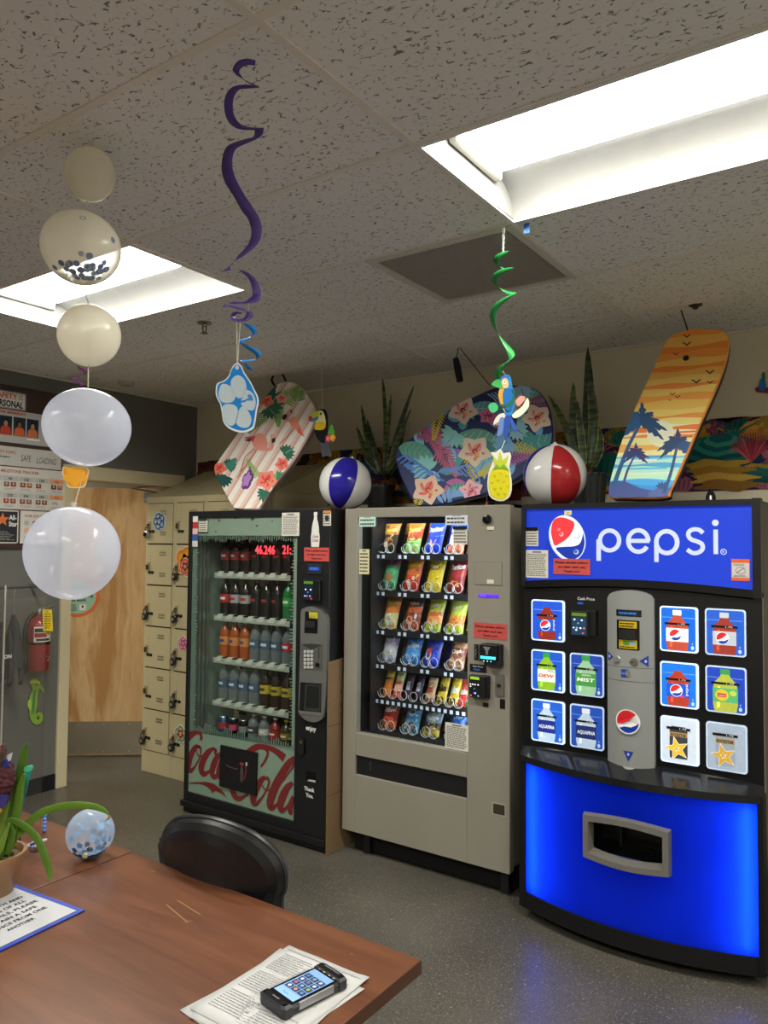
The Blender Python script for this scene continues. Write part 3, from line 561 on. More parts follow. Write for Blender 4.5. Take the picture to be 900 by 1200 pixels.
# ================================================================ LOCKERS
LY = 3.585; lc = hx('c9bd95'); lcd = hx('b8ac86')
b0 = 0
LF = front(LY)
lock_pts = {(0, 0): 'silver', (0, 2): 'black', (0, 5): 'black', (1, 1): 'black', (1, 2): 'black', (1, 3): 'black', (1, 4): 'black', (1, 5): 'black'}
for c_ in range(4):
    x0 = -4.573+.31*c_; x1 = x0+.308
    t = thing('locker_column', ['outermost column of the tan lockers, beside the doorway, six doors high', 'second column of tan lockers from the doorway, beside the drink machine', 'third column of tan lockers from the doorway, mostly behind the drink machine', 'fourth column of tan lockers from the doorway, hidden behind the drink machine'][c_], 'locker', ((x0+x1)/2, LY+.2, 0), 'tan lockers')
    b = MB(); yb = YB-.015; zt = 1.945; b.box(x0, x1, LY+.012, yb, .0, zt, lc, 'locker_paint')
    b.add([(x0, LY, zt), (x1, LY, zt), (x1, yb, zt+.23), (x0, yb, zt+.23), (x0, yb, zt), (x1, yb, zt)], [(0, 1, 2, 3), (0, 3, 4), (1, 5, 2)], lcd, 'locker_paint')
    b.box(x0, x1, LY, LY+.012, 0, .15, lc, 'locker_paint'); b.box(x0, x1, LY, LY+.012, zt-.045, zt, lc, 'locker_paint')
    for xx in (x0, x1-.016): b.box(xx, xx+.016, LY-.001, LY+.012, .15, zt-.045, lc, 'locker_paint')
    b.box(x0+.016, x1-.016, LY+.004, LY+.02, .15, zt-.045, hx('3a3528'), 'matte'); b.build('body', t, bevel=.002)
    dh = (zt-.045-.15)/6
    for r_ in range(6):
        z1 = zt-.045-dh*r_-.004; z0 = z1-dh+.010
        b = MB(); b.box(x0+.019, x1-.023, LY-.004, LY+.006, z0, z1, lc, 'locker_paint')
        for zz in (z1-.06, z1-.078, z0+.055, z0+.073):   # louvres
            cx = x0+.19; b.add([LF(cx-.035, zz, .004), LF(cx+.035, zz, .004), LF(cx+.03, zz+.011, .011), LF(cx-.03, zz+.011, .011)], [(0, 1, 2, 3)], lc, 'locker_paint')
            b.add([LF(cx-.03, zz+.011, .011), LF(cx+.03, zz+.011, .011), LF(cx+.035, zz+.012, .004), LF(cx-.035, zz+.012, .004)], [(0, 1, 2, 3)], hx('5a5340'), 'locker_paint')
        for zz in (z0+.155, z0+.175, z0+.2): b.ell(LF, x0+.062, zz, .003, .003, hx('4d4636'), .0046)
        d = b.build('door', t, bevel=.0015)
        b = MB(); zc = z0+.125; b.fbox(LF, x0+.03, x0+.056, zc-.03, zc+.03, .004, .012, hx('a39670'), 'locker_paint'); b.fbox(LF, x0+.038, x0+.05, zc-.02, zc+.015, .012, .03, hx('6b6450'), 'metal'); b.build('latch', d, bevel=.002)
        b = MB(); b.fbox(LF, x0+.04, x0+.098, z0+.075, z0+.094, .004, .007, BLK); b.text(LF, str(10+6*c_+r_), x0+.069, z0+.079, .009, hx('d8d4c0'), .0075, align='CENTER'); b.build('number_plate', d)
        if (c_, r_) in lock_pts:
            silver = lock_pts[(c_, r_)] == 'silver'; pc = hx('b9b9b4') if silver else hx('26262a')
            p = thing('padlock', f'{"silver dial" if silver else "black and chrome"} padlock on the {ORD[r_]} door down in the {["outermost", "second"][c_]} locker column', 'padlock', LF(x0+.045, zc-.04, .03), 'padlocks on the tan lockers')
            b = MB(); cxx, czz = x0+.036, zc-.062; b.lathe([(.0, .012), (.024, .014), (.027, .018), (.027, .034), (.022, .038), (0, .038)], pc, 'metal' if silver else 'gloss', 20, LF(cxx, czz, 0), (0, -1, 0)); b.build('body', p)
            b = MB(); b.lathe([(.015, .038), (.013, .046), (0, .047)], hx('d5d5d0') if not silver else hx('4a4a4a'), 'chrome', 16, LF(cxx, czz, 0), (0, -1, 0)); b.build('dial', p)
            b = MB(); b.tube(catmull([LF(cxx-.014, czz+.02, .026), LF(cxx-.012, czz+.05, .026), LF(cxx+.004, czz+.062, .026), LF(cxx+.018, czz+.05, .026), LF(cxx+.016, czz+.02, .026)], 4), .0042, hx('c9c9c4'), 'chrome', 8); b.build('shackle', p)

# ---- hibiscus cut-outs
def petal(cx, cy, a, L_, W_, n=9):
    pts = []
    for k in range(n+1):
        q = k/n; w_ = W_*math.sin(PI*min(1, q**.65*.97+.03))**.8; pts.append((q, w_))
    lobe = [(q*L_, w_) for q, w_ in pts]+[(q*L_, -w_) for q, w_ in reversed(pts)]
    return [(cx+x*math.cos(a)-y*math.sin(a), cy+x*math.sin(a)+y*math.cos(a)) for x, y in lobe]
def hib_outline(cx, cy, r, rot=0., n=60, sx=1., sy=1., dep=.22):
    return [(cx+sx*r*(1-dep+dep*abs(math.cos(2.5*(a-rot)))**.6)*math.cos(a), cy+sy*r*(1-dep+dep*abs(math.cos(2.5*(a-rot)))**.6)*math.sin(a)) for a in (2*PI*k/n for k in range(n))]
def hibiscus(b, fr, cx, cy, r, rim, edge, fill, off=0., sx=1., sy=1., rot=PI/2, dep=.003):
    b.slab(fr, hib_outline(cx, cy, r*1.1, rot, sx=sx, sy=sy), dep, hx(rim), hx(rim), off, 'paper')
    b.shape(fr, hib_outline(cx, cy, r*1.02, rot, sx=sx, sy=sy), hx(edge), off+.0004, 'paper')
    for k in range(5):
        a = rot+2*PI*k/5; p = petal(0, 0, a, r*.86, r*.40); p = [(cx+x*sx, cy+y*sy) for x, y in p]; b.shape(fr, p, hx(fill), off+.0008, 'paper')
    b.ell(fr, cx, cy, r*.3*sx, r*.3*sy, hx(fill), off+.0009, 'paper', seg=12)
    b.stroke(fr, [(cx, cy), (cx+.15*r, cy-.02*r), (cx+.5*r, cy+.16*r)], hx(edge), off+.0012, 'paper', w=r*.09)
    for q in (.4, .48, .56): b.ell(fr, cx+q*r, cy+.14*r, r*.05, r*.05, hx(edge), off+.0013)
LD = front(LY-.006)
b = MB(); x, y = LD.px(187, 611); hibiscus(b, LD, x, y, .062, 'dfe6ea', '3c6fb0', 'b4c6da', .004, rot=1.9); tag(b.build('hibiscus_cutout'), 'small pale blue paper hibiscus stuck on the top door of the outermost lockers', 'wall decoration')
b = MB(); x, y = LD.px(218, 658); hibiscus(b, LD, x, y, .10, 'f0d9b0', 'e08a2a', 'f0a838', .004, rot=1.3); x, y = LD.px(218, 664); hibiscus(b, LD, x, y, .055, 'f3c9a8', 'd9584a', 'e88a70', .008); tag(b.build('hibiscus_cutout'), 'orange and coral paper hibiscus on a second column locker door beside the drink machine', 'wall decoration')
b = MB(); x, y = LD.px(215, 754); hibiscus(b, LD, x, y, .045, 'f2dfe6', 'd23f7a', 'f0a8c0', .004); tag(b.build('hibiscus_cutout'), 'small pink paper flower on a locker door by the black machine edge', 'wall decoration')
b = MB(); x, y = LD.px(212, 860); hibiscus(b, LD, x, y, .055, 'f2ead2', '3f9a8a', 'f0a070', .004); tag(b.build('hibiscus_cutout'), 'multicoloured paper flower on the lowest locker door by the black machine', 'wall decoration')

# ================================================================ MURAL on the back wall
b = MB(); BW = front(YB-.003)
def reef(x0, x1, z0, z1, base, seed, pal, n):
    r = random.Random(seed); b.rect(BW, x0, x1, z0, z1, hx(base), 0, 'paper'); o = .0003
    for k in range(n):
        cx = x0+(x1-x0)*r.random(); cz = z0+(z1-z0)*r.random(); R_ = .02+.07*r.random(); col = hx(r.choice(pal)); o += .00002; t_ = r.randint(0, 3)
        cl = lambda p: [(min(max(x, x0), x1), min(max(y, z0), z1)) for x, y in p]
        if t_ == 0:    # branching coral
            for q in range(7):
                a = PI/2+(q-3)*.35+r.uniform(-.1, .1); e = cl([(cx+R_*1.6*math.cos(a), cz+R_*1.6*math.sin(a))])[0]; m_ = cl([(cx+R_*.8*math.cos(a+.15), cz+R_*.8*math.sin(a+.15))])[0]
                b.stroke(BW, [(cx, cz, .014), (*m_, .012), (*e, .006)], col, o, 'paper')
        elif t_ == 1:  # layered table coral
            for q in range(4):
                s_ = R_*(1.5-.25*q); b.shape(BW, cl([(cx+s_*1.5*math.cos(a)*(1+.12*math.sin(7*a)), cz+q*.012+s_*.4*math.sin(a)*(1+.2*math.sin(5*a))) for a in (2*PI*j/24 for j in range(24))]), tuple(c*(.6+.2*q) for c in col), o+q*.000005, 'paper')
        elif t_ == 2:  # bubble coral
            for q in range(9):
                a = q*2.4; rr = R_*.28*math.sqrt(q); c = cl([(cx+rr*math.cos(a), cz+rr*math.sin(a))])[0]; b.shape(BW, cl([(c[0]+R_*.24*math.cos(a_), c[1]+R_*.24*math.sin(a_)) for a_ in (2*PI*j/12 for j in range(12))]), tuple(x*r.uniform(.7, 1.15) for x in col), o+q*.000002, 'paper')
        else:          # brain coral with ridges
            b.shape(BW, cl([(cx+R_*1.2*math.cos(a), cz+R_*.8*math.sin(a)) for a in (2*PI*j/20 for j in range(20))]), col, o, 'paper')
            for q in range(5): b.stroke(BW, cl([(cx-R_*.9+q*R_*.4, cz-R_*.5), (cx-R_*.8+q*R_*.42, cz+R_*.4)]), tuple(c*.45 for c in col), o+.00001, 'paper', w=.006)
reef(-4.67, -3.55, 1.885, 2.255, '3a1f1c', 1, ['7a3a20', '9a5a28', '4a2430', '6a2a20', '8a6a3a', '2f3a2a'], 60)
reef(-3.55, -3.35, 1.885, 2.255, '2c2430', 2, ['9a5a28', '3a4a7a', '6a3a20', 'b08a3a'], 14)
reef(-3.35, -1.9, 1.885, 2.06, '46281c', 3, ['7a4a28', '9a6a30', '5a3040', 'a05a30', '8a3a30', '405a4a'], 80); reef(-3.35, -1.9, 2.06, 2.262, '22365f', 4, ['b8963a', '2a5a7a', '3a6a9a', '7a5a50', 'c0a040', '1f2f5a', '4a3a6a'], 46)
reef(-1.9, -.05, 1.905, 2.265, '3d2445', 5, ['1f6a62', '2b7a6c', '8a3a5a', 'b04a4a', 'a8862e', '6a3a7a', '2a3a7a', '7a4a3a', '9a5a70', '5a2440', 'c08a3a', '1f5a5a'], 150)
cx, cz = BW.px(845, 530)     # the large teal fan, yellow plates and red fan of the right hand part
for q in range(7): s_ = 1-.12*q; b.shape(BW, [(cx+.2*s_*math.cos(a)*(1+.06*math.sin(9*a+q)), cz+.012*q+.085*s_*math.sin(a)*(1+.1*math.sin(6*a))) for a in (2*PI*j/30 for j in range(30))], hx(['0f3f42', '1c6a66', '124c4e', '2b8478', '17595a', '35907f', '1a6062'][q]), .0045+q*.0001, 'paper')
cx, cz = BW.px(838, 545)
for q in range(4): b.shape(BW, [(cx+.02*q+.15*math.cos(a)*(1+.2*math.sin(5*a+q)), cz-.035*q+.028*math.sin(a)*(1+.3*math.sin(4*a))) for a in (2*PI*j/26 for j in range(26))], hx(['b08c34', '9a7428', 'c09a40', '87602a'][q]), .0055+q*.0001, 'paper')
cx, cz = BW.px(880, 525)
for q in range(22):
    a = PI*.05+q*PI*.9/21; b.stroke(BW, [(cx, cz-.07, .008), (cx+.06*math.cos(a), cz-.02+.05*math.sin(a), .006), (cx+.10*math.cos(a+.1), min(2.262, cz-.02+.10*math.sin(a+.1)), .003)], hx(rnd.choice(['a8404a', 'c05a5a', '8a3048'])), .0062+q*.00001, 'paper')
tag(b.build('reef_banner'), 'long coral reef picture banner running along the cream back wall above the machines', 'banner')
# ================================================================ COLA MACHINE
def notice_print(b, fr, x0, x1, y0, y1, off, m='paper', n=12, col='55534e', bg='d9d5ca', head=True):
    b.fbox(fr, x0, x1, y0, y1, off-.001, off, hx(bg), m)
    if head: b.rect(fr, x0+(x1-x0)*.3, x1-(x1-x0)*.3, y1-(y1-y0)*.09, y1-(y1-y0)*.05, hx('333333'), off+.0005, m)
    b.lines(fr, x0+(x1-x0)*.07, x1-(x1-x0)*.07, y0+(y1-y0)*.05, y1-(y1-y0)*.12, n, hx(col), off+.0005, m, ragged=.1)
def red_sign(name, fr, p0, p1, off, label, tilt=0):
    x0, y1 = fr.px(*p0); x1, y0 = fr.px(*p1); b = MB(); b.fbox(fr, x0, x1, y0, y1, off-.001, off, RED, 'paper'); h = y1-y0; w_ = x1-x0; m_ = (x0+x1)/2
    b.text(fr, 'Please sanitize before', m_, y1-h*.30, h*.14, BLK, off+.0006, align='CENTER', width=w_*.88, bold=.02)
    b.text(fr, 'and after each use.', m_, y1-h*.58, h*.14, BLK, off+.0006, align='CENTER', width=w_*.76, bold=.02)
    b.text(fr, 'Thank you!', m_, y1-h*.86, h*.14, BLK, off+.0006, align='CENTER', width=w_*.44, bold=.02)
    tag(b.build(name), label, 'sign')
CY = 3.203; CF = front(CY); cx0, cx1 = -3.685, -2.572
t = thing('drink_machine', 'black glass-front cola vending machine with red script lettering on its lower panel', 'vending machine', (-3.13, 3.6, 0))
mint = hx('92a294'); mint_d = hx('6f8578')
wx0, wx1, wz0, wz1 = -3.655, -2.803, .12, 1.772
b = MB(); bk = hx('3a0c10')
b.box(cx0+.004, cx0+.03, CY+.12, 4.05, .07, 1.80, bk, 'satin'); b.box(cx1-.03, cx1-.004, CY+.12, 4.05, .07, 1.80, hx('6b1218'), 'satin')
b.box(cx0+.004, cx1-.004, CY+.12, 4.05, 1.79, 1.812, bk); b.box(cx0+.004, cx1-.004, 4.03, 4.05, .07, 1.8, bk); b.box(cx0+.004, cx1-.004, CY+.12, 4.05, .06, .09, BLK)
b.build('cabinet', t)
b = MB()    # door frame around the window and solid control side
for q in ((cx0, wx0, .07, 1.812), (wx0, wx1, wz1, 1.812), (wx0, wx1, .07, wz0), (wx1, cx1, .07, 1.812)): b.box(q[0], q[1], CY, CY+.11, q[2], q[3], hx('17181a'), 'satin')
b.build('door', t, bevel=.004)
b = MB(); b.box(cx0-.008, cx1+.002, CY-.02, CY+.1, .035, .072, hx('1b1b1d'), 'gloss'); b.box(cx0+.0, cx1, CY+.0, CY+.1, .0, .03, BLK); b.build('kick_plate', t, bevel=.006)
b = MB(); b.box(wx0, wx1, CY+.003, CY+.006, wz0, wz1, (1, 1, 1), 'glass_clear'); b.build('window_glass', t)
b = MB()    # tinted printed border behind the glass
Wi = front(CY+.012)
b.rect(Wi, wx0, wx1, 1.665, wz1, mint, 0, 'satin'); b.shape(Wi, [(wx0, wz0), (wx1, wz0), (wx1, .505), (wx0, .478)], hx('93a896'), 0, 'satin')
b.rect(Wi, wx0, wx0+.035, .47, 1.67, mint_d, 0, 'satin'); b.rect(Wi, wx1-.03, wx1, .5, 1.67, mint, 0, 'satin')
r = random.Random(4)
for k in range(46): # ragged etched edge of the printed border
    x = wx0+.04+k*.0175; h = r.uniform(.01, .05); b.rect(Wi, x, x+.009, .49, .50+h, mint_d, .0004, 'satin'); b.rect(Wi, x, x+.008, 1.62+h*.5, 1.666, mint_d, .0004, 'satin')
for k in range(60):
    z = .55+k*.018; h = r.uniform(.004, .028); b.rect(Wi, wx1-.03-h, wx1-.029, z, z+.008, mint_d, .0003, 'satin'); b.rect(Wi, wx0+.034, wx0+.036+h*.6, z, z+.007, mint, .0003, 'satin')
for px, py, s_ in ((257, 610, 5), (276, 607, 4), (296, 608, 6), (301, 616, 4), (253, 623, 3), (319, 611, 3), (229, 700, 3), (232, 742, 3)):
    x, y = Wi.px(px, py); b.shape(Wi, [(x+s_*.0022*r.uniform(.6, 1.2)*math.cos(a), y+s_*.0022*r.uniform(.5, 1)*math.sin(a)) for a in (2*PI*j/9 for j in range(9))], hx('30403a'), .0006)
b.build('printed_border', t)
# red script on the lower panel
b = MB(); G = lambda x, y: Wi.px(210+x/6, 850+y/6); gk = .97*abs(G(0, 500)[0]-G(600, 500)[0])/600; rd = hx('86262a')
def gs(pts, o, sm=6): b.stroke(Wi, [(*G(p[0], p[1]), p[2]*gk) for p in pts], rd, o, 'satin', smooth=sm)
gs([(150, 105, 16), (157, 85, 20), (150, 58, 22), (128, 50, 20), (100, 58, 30), (75, 78, 34), (64, 100, 34)], .001)
gs([(146, 150, 12), (118, 152, 26), (90, 195, 36), (72, 250, 40), (66, 300, 38), (85, 318, 24), (118, 280, 12), (148, 215, 10), (152, 165, 14), (138, 148, 16)], .0011)
gs([(122, 172, 8), (132, 210, 8), (160, 215, 8), (205, 180, 12)], .0012)
gs([(250, 205, 14), (258, 180, 20), (238, 165, 18), (200, 195, 34), (168, 250, 42), (155, 310, 42), (175, 340, 32), (210, 325, 14), (255, 262, 8)], .0013)
gs([(300, 195, 16), (268, 225, 32), (240, 285, 40), (232, 340, 36), (252, 362, 26), (285, 335, 12)], .0014); gs([(320, 190, 30), (300, 260, 38), (280, 330, 40), (290, 370, 30)], .0015)
gs([(575, 292, 12), (610, 240, 14), (624, 190, 16), (600, 158, 20), (555, 150, 30), (500, 180, 34), (440, 250, 44), (395, 350, 52), (378, 440, 46), (392, 495, 36), (425, 515, 26), (475, 490, 12), (512, 455, 8)], .0016)
gs([(540, 158, 14), (590, 148, 22), (650, 165, 26), (700, 195, 34), (742, 232, 44)], .0017)
gs([(608, 365, 18), (580, 385, 30), (548, 440, 38), (525, 500, 42), (522, 540, 36), (545, 550, 24), (585, 505, 12), (622, 440, 12), (632, 390, 16), (612, 364, 18)], .0018)
gs([(585, 420, 8), (610, 455, 8), (650, 450, 8), (690, 415, 8)], .0019)
gs([(812, 225, 18), (770, 270, 36), (720, 350, 44), (675, 435, 48), (648, 510, 48), (640, 565, 40), (662, 580, 22), (705, 535, 10)], .002); gs([(812, 228, 14), (800, 290, 10), (760, 350, 8), (700, 430, 8)], .0021)
gs([(800, 405, 18), (765, 435, 34), (730, 500, 44), (712, 565, 42), (725, 598, 28), (758, 575, 14), (800, 505, 10)], .0022); gs([(806, 500, 22), (785, 560, 34), (782, 605, 30), (798, 618, 16)], .0023)
b.shape(Wi, [G(*p) for p in ((55, 404), (120, 398), (190, 397), (240, 408), (280, 435), (310, 465), (337, 508), (300, 480), (270, 464), (250, 462), (233, 478), (225, 455), (190, 425), (140, 411), (90, 410))], rd, .0024)
b.build('script_lettering', t)
b = MB(); P4 = [Wi.px(260, 872.5), Wi.px(303, 882), Wi.px(301.5, 932), Wi.px(258.5, 920.5)]; b.slab(Wi, P4, .01, hx('1c1c1f'), hx('101012'), .012, 'gloss')
xx, zz = Wi.px(285, 906); b.shape(Wi, [(xx-.012, zz-.045), (xx+.012, zz-.045), (xx+.012, zz+.02), (xx+.005, zz+.045), (xx-.005, zz+.045), (xx-.012, zz+.02)], hx('4a4442'), .0125); b.ell(Wi, xx, zz+.055, .018, .008, hx('a3322e'), .013); b.rect(Wi, xx+.03, xx+.045, zz+.05, zz+.07, hx('b9b9b4'), .013)
b.stroke(Wi, [(xx-.13, zz+.03), (xx-.08, zz+.02), (xx-.03, zz+.02)], hx('6a3f3a'), .013, w=.006); b.stroke(Wi, [(xx+.02, zz-.03), (xx+.035, zz+.02), (xx+.03, zz+.05)], hx('7d2a28'), .013, w=.01); b.build('delivery_flap', t)
# interior
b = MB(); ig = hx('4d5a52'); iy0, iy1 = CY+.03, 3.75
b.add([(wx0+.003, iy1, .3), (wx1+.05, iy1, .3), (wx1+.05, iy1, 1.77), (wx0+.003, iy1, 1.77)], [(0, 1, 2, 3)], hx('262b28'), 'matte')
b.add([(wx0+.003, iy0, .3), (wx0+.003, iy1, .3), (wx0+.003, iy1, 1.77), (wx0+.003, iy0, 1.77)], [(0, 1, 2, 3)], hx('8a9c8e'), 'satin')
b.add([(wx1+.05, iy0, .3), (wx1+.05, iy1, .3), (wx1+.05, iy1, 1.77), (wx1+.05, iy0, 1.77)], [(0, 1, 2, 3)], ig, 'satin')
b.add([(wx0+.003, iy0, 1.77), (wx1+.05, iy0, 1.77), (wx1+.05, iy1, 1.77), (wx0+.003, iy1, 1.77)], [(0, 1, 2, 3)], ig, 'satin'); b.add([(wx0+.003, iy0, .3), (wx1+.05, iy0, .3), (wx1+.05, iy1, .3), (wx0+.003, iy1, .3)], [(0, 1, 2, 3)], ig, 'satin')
b.build('interior', t)
b = MB()
for x, y in ((-3.64, CY+.05), (-3.63, CY+.075), (-3.625, CY+.10)): b.box(x, x+.012, y, y+.014, .5, 1.66, hx('a9b5aa'), 'metal')
b.build('lift_rail', t)
SH = [1.436, 1.174, .915, .655]; sy = 3.34; sx0, sx1 = -3.59, -2.965; n_b = 7; pitch = (sx1-sx0-.02)/n_b
for z in SH:
    b = MB(); b.box(sx0, sx1, sy, iy1-.01, z-.012, z, hx('5a655d'), 'satin'); b.box(sx0, sx1, sy-.004, sy, z-.03, z+.002, hx('a3ab9e'), 'satin'); s_ = b.build('shelf', t)
    for k in range(n_b):
        xa = sx0+.012+pitch*k; b = MB(); b.add([(xa, sy-.006, z-.018), (xa+.055, sy-.006, z-.018), (xa+.072, sy-.006, z+.012), (xa+.03, sy-.006, z+.012)], [(0, 1, 2, 3)], hx('c5cbbd'), 'paper'); b.add([(xa+.03, sy-.006, z+.012), (xa+.072, sy-.006, z+.012), (xa+.075, sy+.02, z+.012), (xa+.033, sy+.02, z+.012)], [(0, 1, 2, 3)], hx('c5cbbd'), 'paper'); b.build('price_tag', s_)
b = MB(); b.box(sx0, sx1, sy-.02, iy1-.01, .425, .437, hx('5a655d')); b.box(sx0, sx1, sy-.022, sy-.016, .425, .47, hx('3d4641')); b.build('shelf', t)
LDD = front(CY+.022)
for s_, p, wpx in (('46.246', (299, 652), 21), ('21:', (332, 652), 10)):
    pass
b = MB(); x, z = LDD.px(299, 649); x2, _ = LDD.px(322, 649); b.text(LDD, '46.246', x, z, .05, (1, .02, .03), 0, 'digit_glow', width=x2-x, bold=.01); x, z = LDD.px(331, 649); x2, _ = LDD.px(341, 649); b.text(LDD, '21:', x, z, .05, (1, .02, .03), 0, 'digit_glow', width=x2-x, bold=.01); b.build('reflected_digits', t)  # clock reflection in the glass, put in as glowing digits behind the pane
# control side
b = MB(); PF = CF
def ppx(x, y): return PF.px(340+x/7.06, 690+y/7.06)
out = [(225, 1098), (160, 1085), (115, 1050), (92, 1005), (95, 800), (105, 500), (110, 200), (135, 160), (180, 145), (235, 155), (290, 200), (328, 250), (325, 500), (318, 800), (305, 1010), (285, 1070)]
po = [(x, y) for x, y in catmull([ppx(*p) for p in out], 3, True)]; b.slab(PF, po, .022, hx('b7b9b6'), hx('8f918e'), .022, 'metal'); cp = b.build('control_panel', t, bevel=.003); 
b = MB(); q = [ppx(148, 185), ppx(252, 188), ppx(248, 368), ppx(140, 362)]; b.slab(PF, q, .004, hx('141416'), BLK, .0235, 'gloss'); q = [ppx(180, 190), ppx(252, 192), ppx(252, 245), ppx(182, 238)]; b.shape(PF, q, hx('a39a2c'), .0245, 'glow_dim'); b.text(PF, '$1.75', *ppx(190, 235), .012, BLK, .025); q = [ppx(155, 265), ppx(235, 265), ppx(235, 320), ppx(155, 315)]; b.slab(PF, q, .006, hx('26262a'), BLK, .03); b.build('bill_acceptor', cp)
b = MB(); q = [ppx(115, 460), ppx(292, 470), ppx(288, 675), ppx(108, 660)]; b.shape(PF, q, hx('9ea09d'), .0235, 'metal'); b.shape(PF, [ppx(115, 455), ppx(200, 500), ppx(292, 462), ppx(200, 450)], hx('6d6f6d'), .0238, 'metal')
for r_ in range(5):
    for c_ in range(3): x, y = ppx(150+28*c_, 515+32*r_); b.slab(PF, rrect(x-.0085, x+.0085, y-.007, y+.007, .003, 2), .004, hx('d9d9d4'), hx('8a8a86'), .028); b.rect(PF, x-.001, x+.002, y-.003, y+.003, BLK, .0284)
b.build('keypad', cp)
b = MB(); x, y = ppx(252, 622); b.lathe([(.012, 0), (.012, .008), (.006, .012), (0, .012)], BLK, 'gloss', 14, PF(x, y, .0235), (0, -1, 0)); x, y = ppx(262, 530); b.rect(PF, x-.003, x+.003, y-.03, y+.03, hx('3a3a3a'), .0245); b.build('coin_return', cp)
b = MB(); q = [ppx(108, 768), ppx(282, 780), ppx(278, 1015), ppx(98, 1000)]; b.slab(PF, q, .012, hx('1b1c1e'), BLK, .0232, 'gloss'); q = [ppx(150, 785), ppx(278, 790), ppx(275, 1010), ppx(135, 1000)]; b.shape(PF, q, hx('6a6c6c'), .0238, 'metal'); q = [ppx(165, 800), ppx(262, 803), ppx(262, 985), ppx(150, 975)]; b.shape(PF, q, hx('4a4c4d'), .0242, 'metal'); b.shape(PF, [ppx(92, 1000), ppx(290, 1020), ppx(280, 1045), ppx(98, 1025)], hx('c5c7c4'), .026, 'metal'); b.build('coin_tray', cp)
b = MB(); b.text(PF, 'enjoy', *PF.px(358.5, 855), .026, WHT, .001, width=.072, bold=.035); x, z = PF.px(356.5, 926); b.text(PF, 'Thank', x, z+.002, .021, WHT, .001, width=.072, bold=.035); b.text(PF, 'You.', x+.012, z-.031, .021, WHT, .001, width=.052, bold=.035); b.build('white_lettering', t)
b = MB(); x, z0 = PF.px(369.5, 641); _, z1 = PF.px(369.5, 600); h = z1-z0; hw = .031
prof = [(0, .85), (.05, .9), (.3, 1), (.42, .85), (.55, .8), (.68, .62), (.8, .38), (.9, .3), (.91, .4), (.99, .4), (1, .3)]
b.shape(PF, [(x+hw*w_, z0+h*q) for q, w_ in prof]+[(x-hw*w_, z0+h*q) for q, w_ in reversed(prof)], hx('dcdcd6'), .0012, 'paper')
b.text(PF, 'Coca', x, z0+h*.27, .016, rd, .002, align='CENTER', width=.04, shear=.4, bold=.01); b.text(PF, 'Cola', x, z0+h*.15, .016, rd, .002, align='CENTER', width=.04, shear=.4, bold=.01); b.build('bottle_decal', t)
b = MB(); x0, z1 = PF.px(379, 598.5); x1, z0 = PF.px(388, 616); notice_print(b, PF, x0, x1, z0, z1, .0015, n=5); b.rect(PF, x0, x1, z1-.012, z1, hx('d98a4a'), .003); b.ell(PF, (x0+x1)/2, z1-.04, .014, .016, hx('2a2a2a'), .003); b.build('warning_label', t)
b = MB(); x0, z1 = PF.px(361, 661); x1, z0 = PF.px(377, 673); b.fbox(PF, x0, x1, z0, z1, -.001, .006, hx('26292e')); b.rect(PF, x0+.012, x1-.012, z0+.02, z1-.015, hx('1c3f9a'), .0065, 'glow'); b.text(PF, 'COLD', x0+.02, z0+.024, .012, hx('3f6fe0'), .007, 'glow', width=.05); b.build('price_display', t, bevel=.002)
b = MB(); x0, z1 = PF.px(358, 679); x1, z0 = PF.px(377, 704.5); b.fbox(PF, x0, x1, z0, z1, -.001, .02, hx('0d0f12')); b.rect(PF, x0+.006, x0+.07, z1-.022, z1-.008, hx('3f6f1c'), .0205, 'glow'); b.rect(PF, x0+.006, x0+.07, z0+.006, z1-.026, hx('101f38'), .0205)
for k, (u, v, c_) in enumerate(((.02, .06, 'e8eef8'), (.055, .06, 'e8eef8'), (.035, .045, '3a6fd0'), (.015, .025, 'c9c9c4'), (.03, .025, '9a6fd0'), (.05, .025, 'd0a0a0'), (.06, .012, 'd04a3a'))): b.ell(PF, x0+u, z0+v, .005, .004, hx(c_), .021, 'glow')
b.build('card_reader', t, bevel=.003)
b = MB(); x0, z1 = PF.px(351, 863); x1, z0 = PF.px(357.5, 885); b.slab(PF, rrect(x0, x1, z0, z1, .012), .012, hx('4a4a48'), hx('2c2c2c'), .012, 'metal'); b.ell(PF, (x0+x1)/2, z1-.025, .009, .009, hx('9a9a96'), .0125, 'metal'); b.build('door_lock', t)
b = MB(); x0, z1 = PF.px(359, 903); x1, z0 = PF.px(370, 917); b.slab(PF, rrect(x0, x1, z0, z1, .01), .002, hx('0a0a0b'), BLK, .002, 'gloss'); b.shape(PF, [(x0+.01, z0), (x1, z0-.0), (x1, z0+.012), (x0+.02, z0+.008)], hx('c9c9c4'), .003); b.build('key_slot', t)
b = MB(); x0, z1 = PF.px(226.2, 605); x1, z0 = PF.px(231.5, 641); h = (z1-z0)/5
for k, c_ in enumerate(('d9d9d4', 'c23a36', 'd9b9b4', '3a5aa8', 'd0cfc8')): b.fbox(PF, x0, x1, z1-h*(k+.95), z1-h*k, 0, .001+.0002*k, hx(c_), 'paper')
b.build('card_brand_decals', t)
b = MB(); x0, z1 = PF.px(233, 607.5); x1, z0 = PF.px(243, 623); notice_print(b, PF, x0, x1, z0, z1, .0005, n=5); b.rect(PF, x0, x1, z1-.012, z1, hx('1d3a2a'), .002); tag(b.build('small_notice'), 'small white sticker with a dark green header on the cola machine glass', 'notice')
b = MB(); x0, z1 = PF.px(331, 601); x1, z0 = PF.px(351, 628); notice_print(b, PF, x0, x1, z0, z1, .003, n=14); tag(b.build('warning_notice'), 'white printed notice taped at the top right corner of the cola machine glass', 'notice')
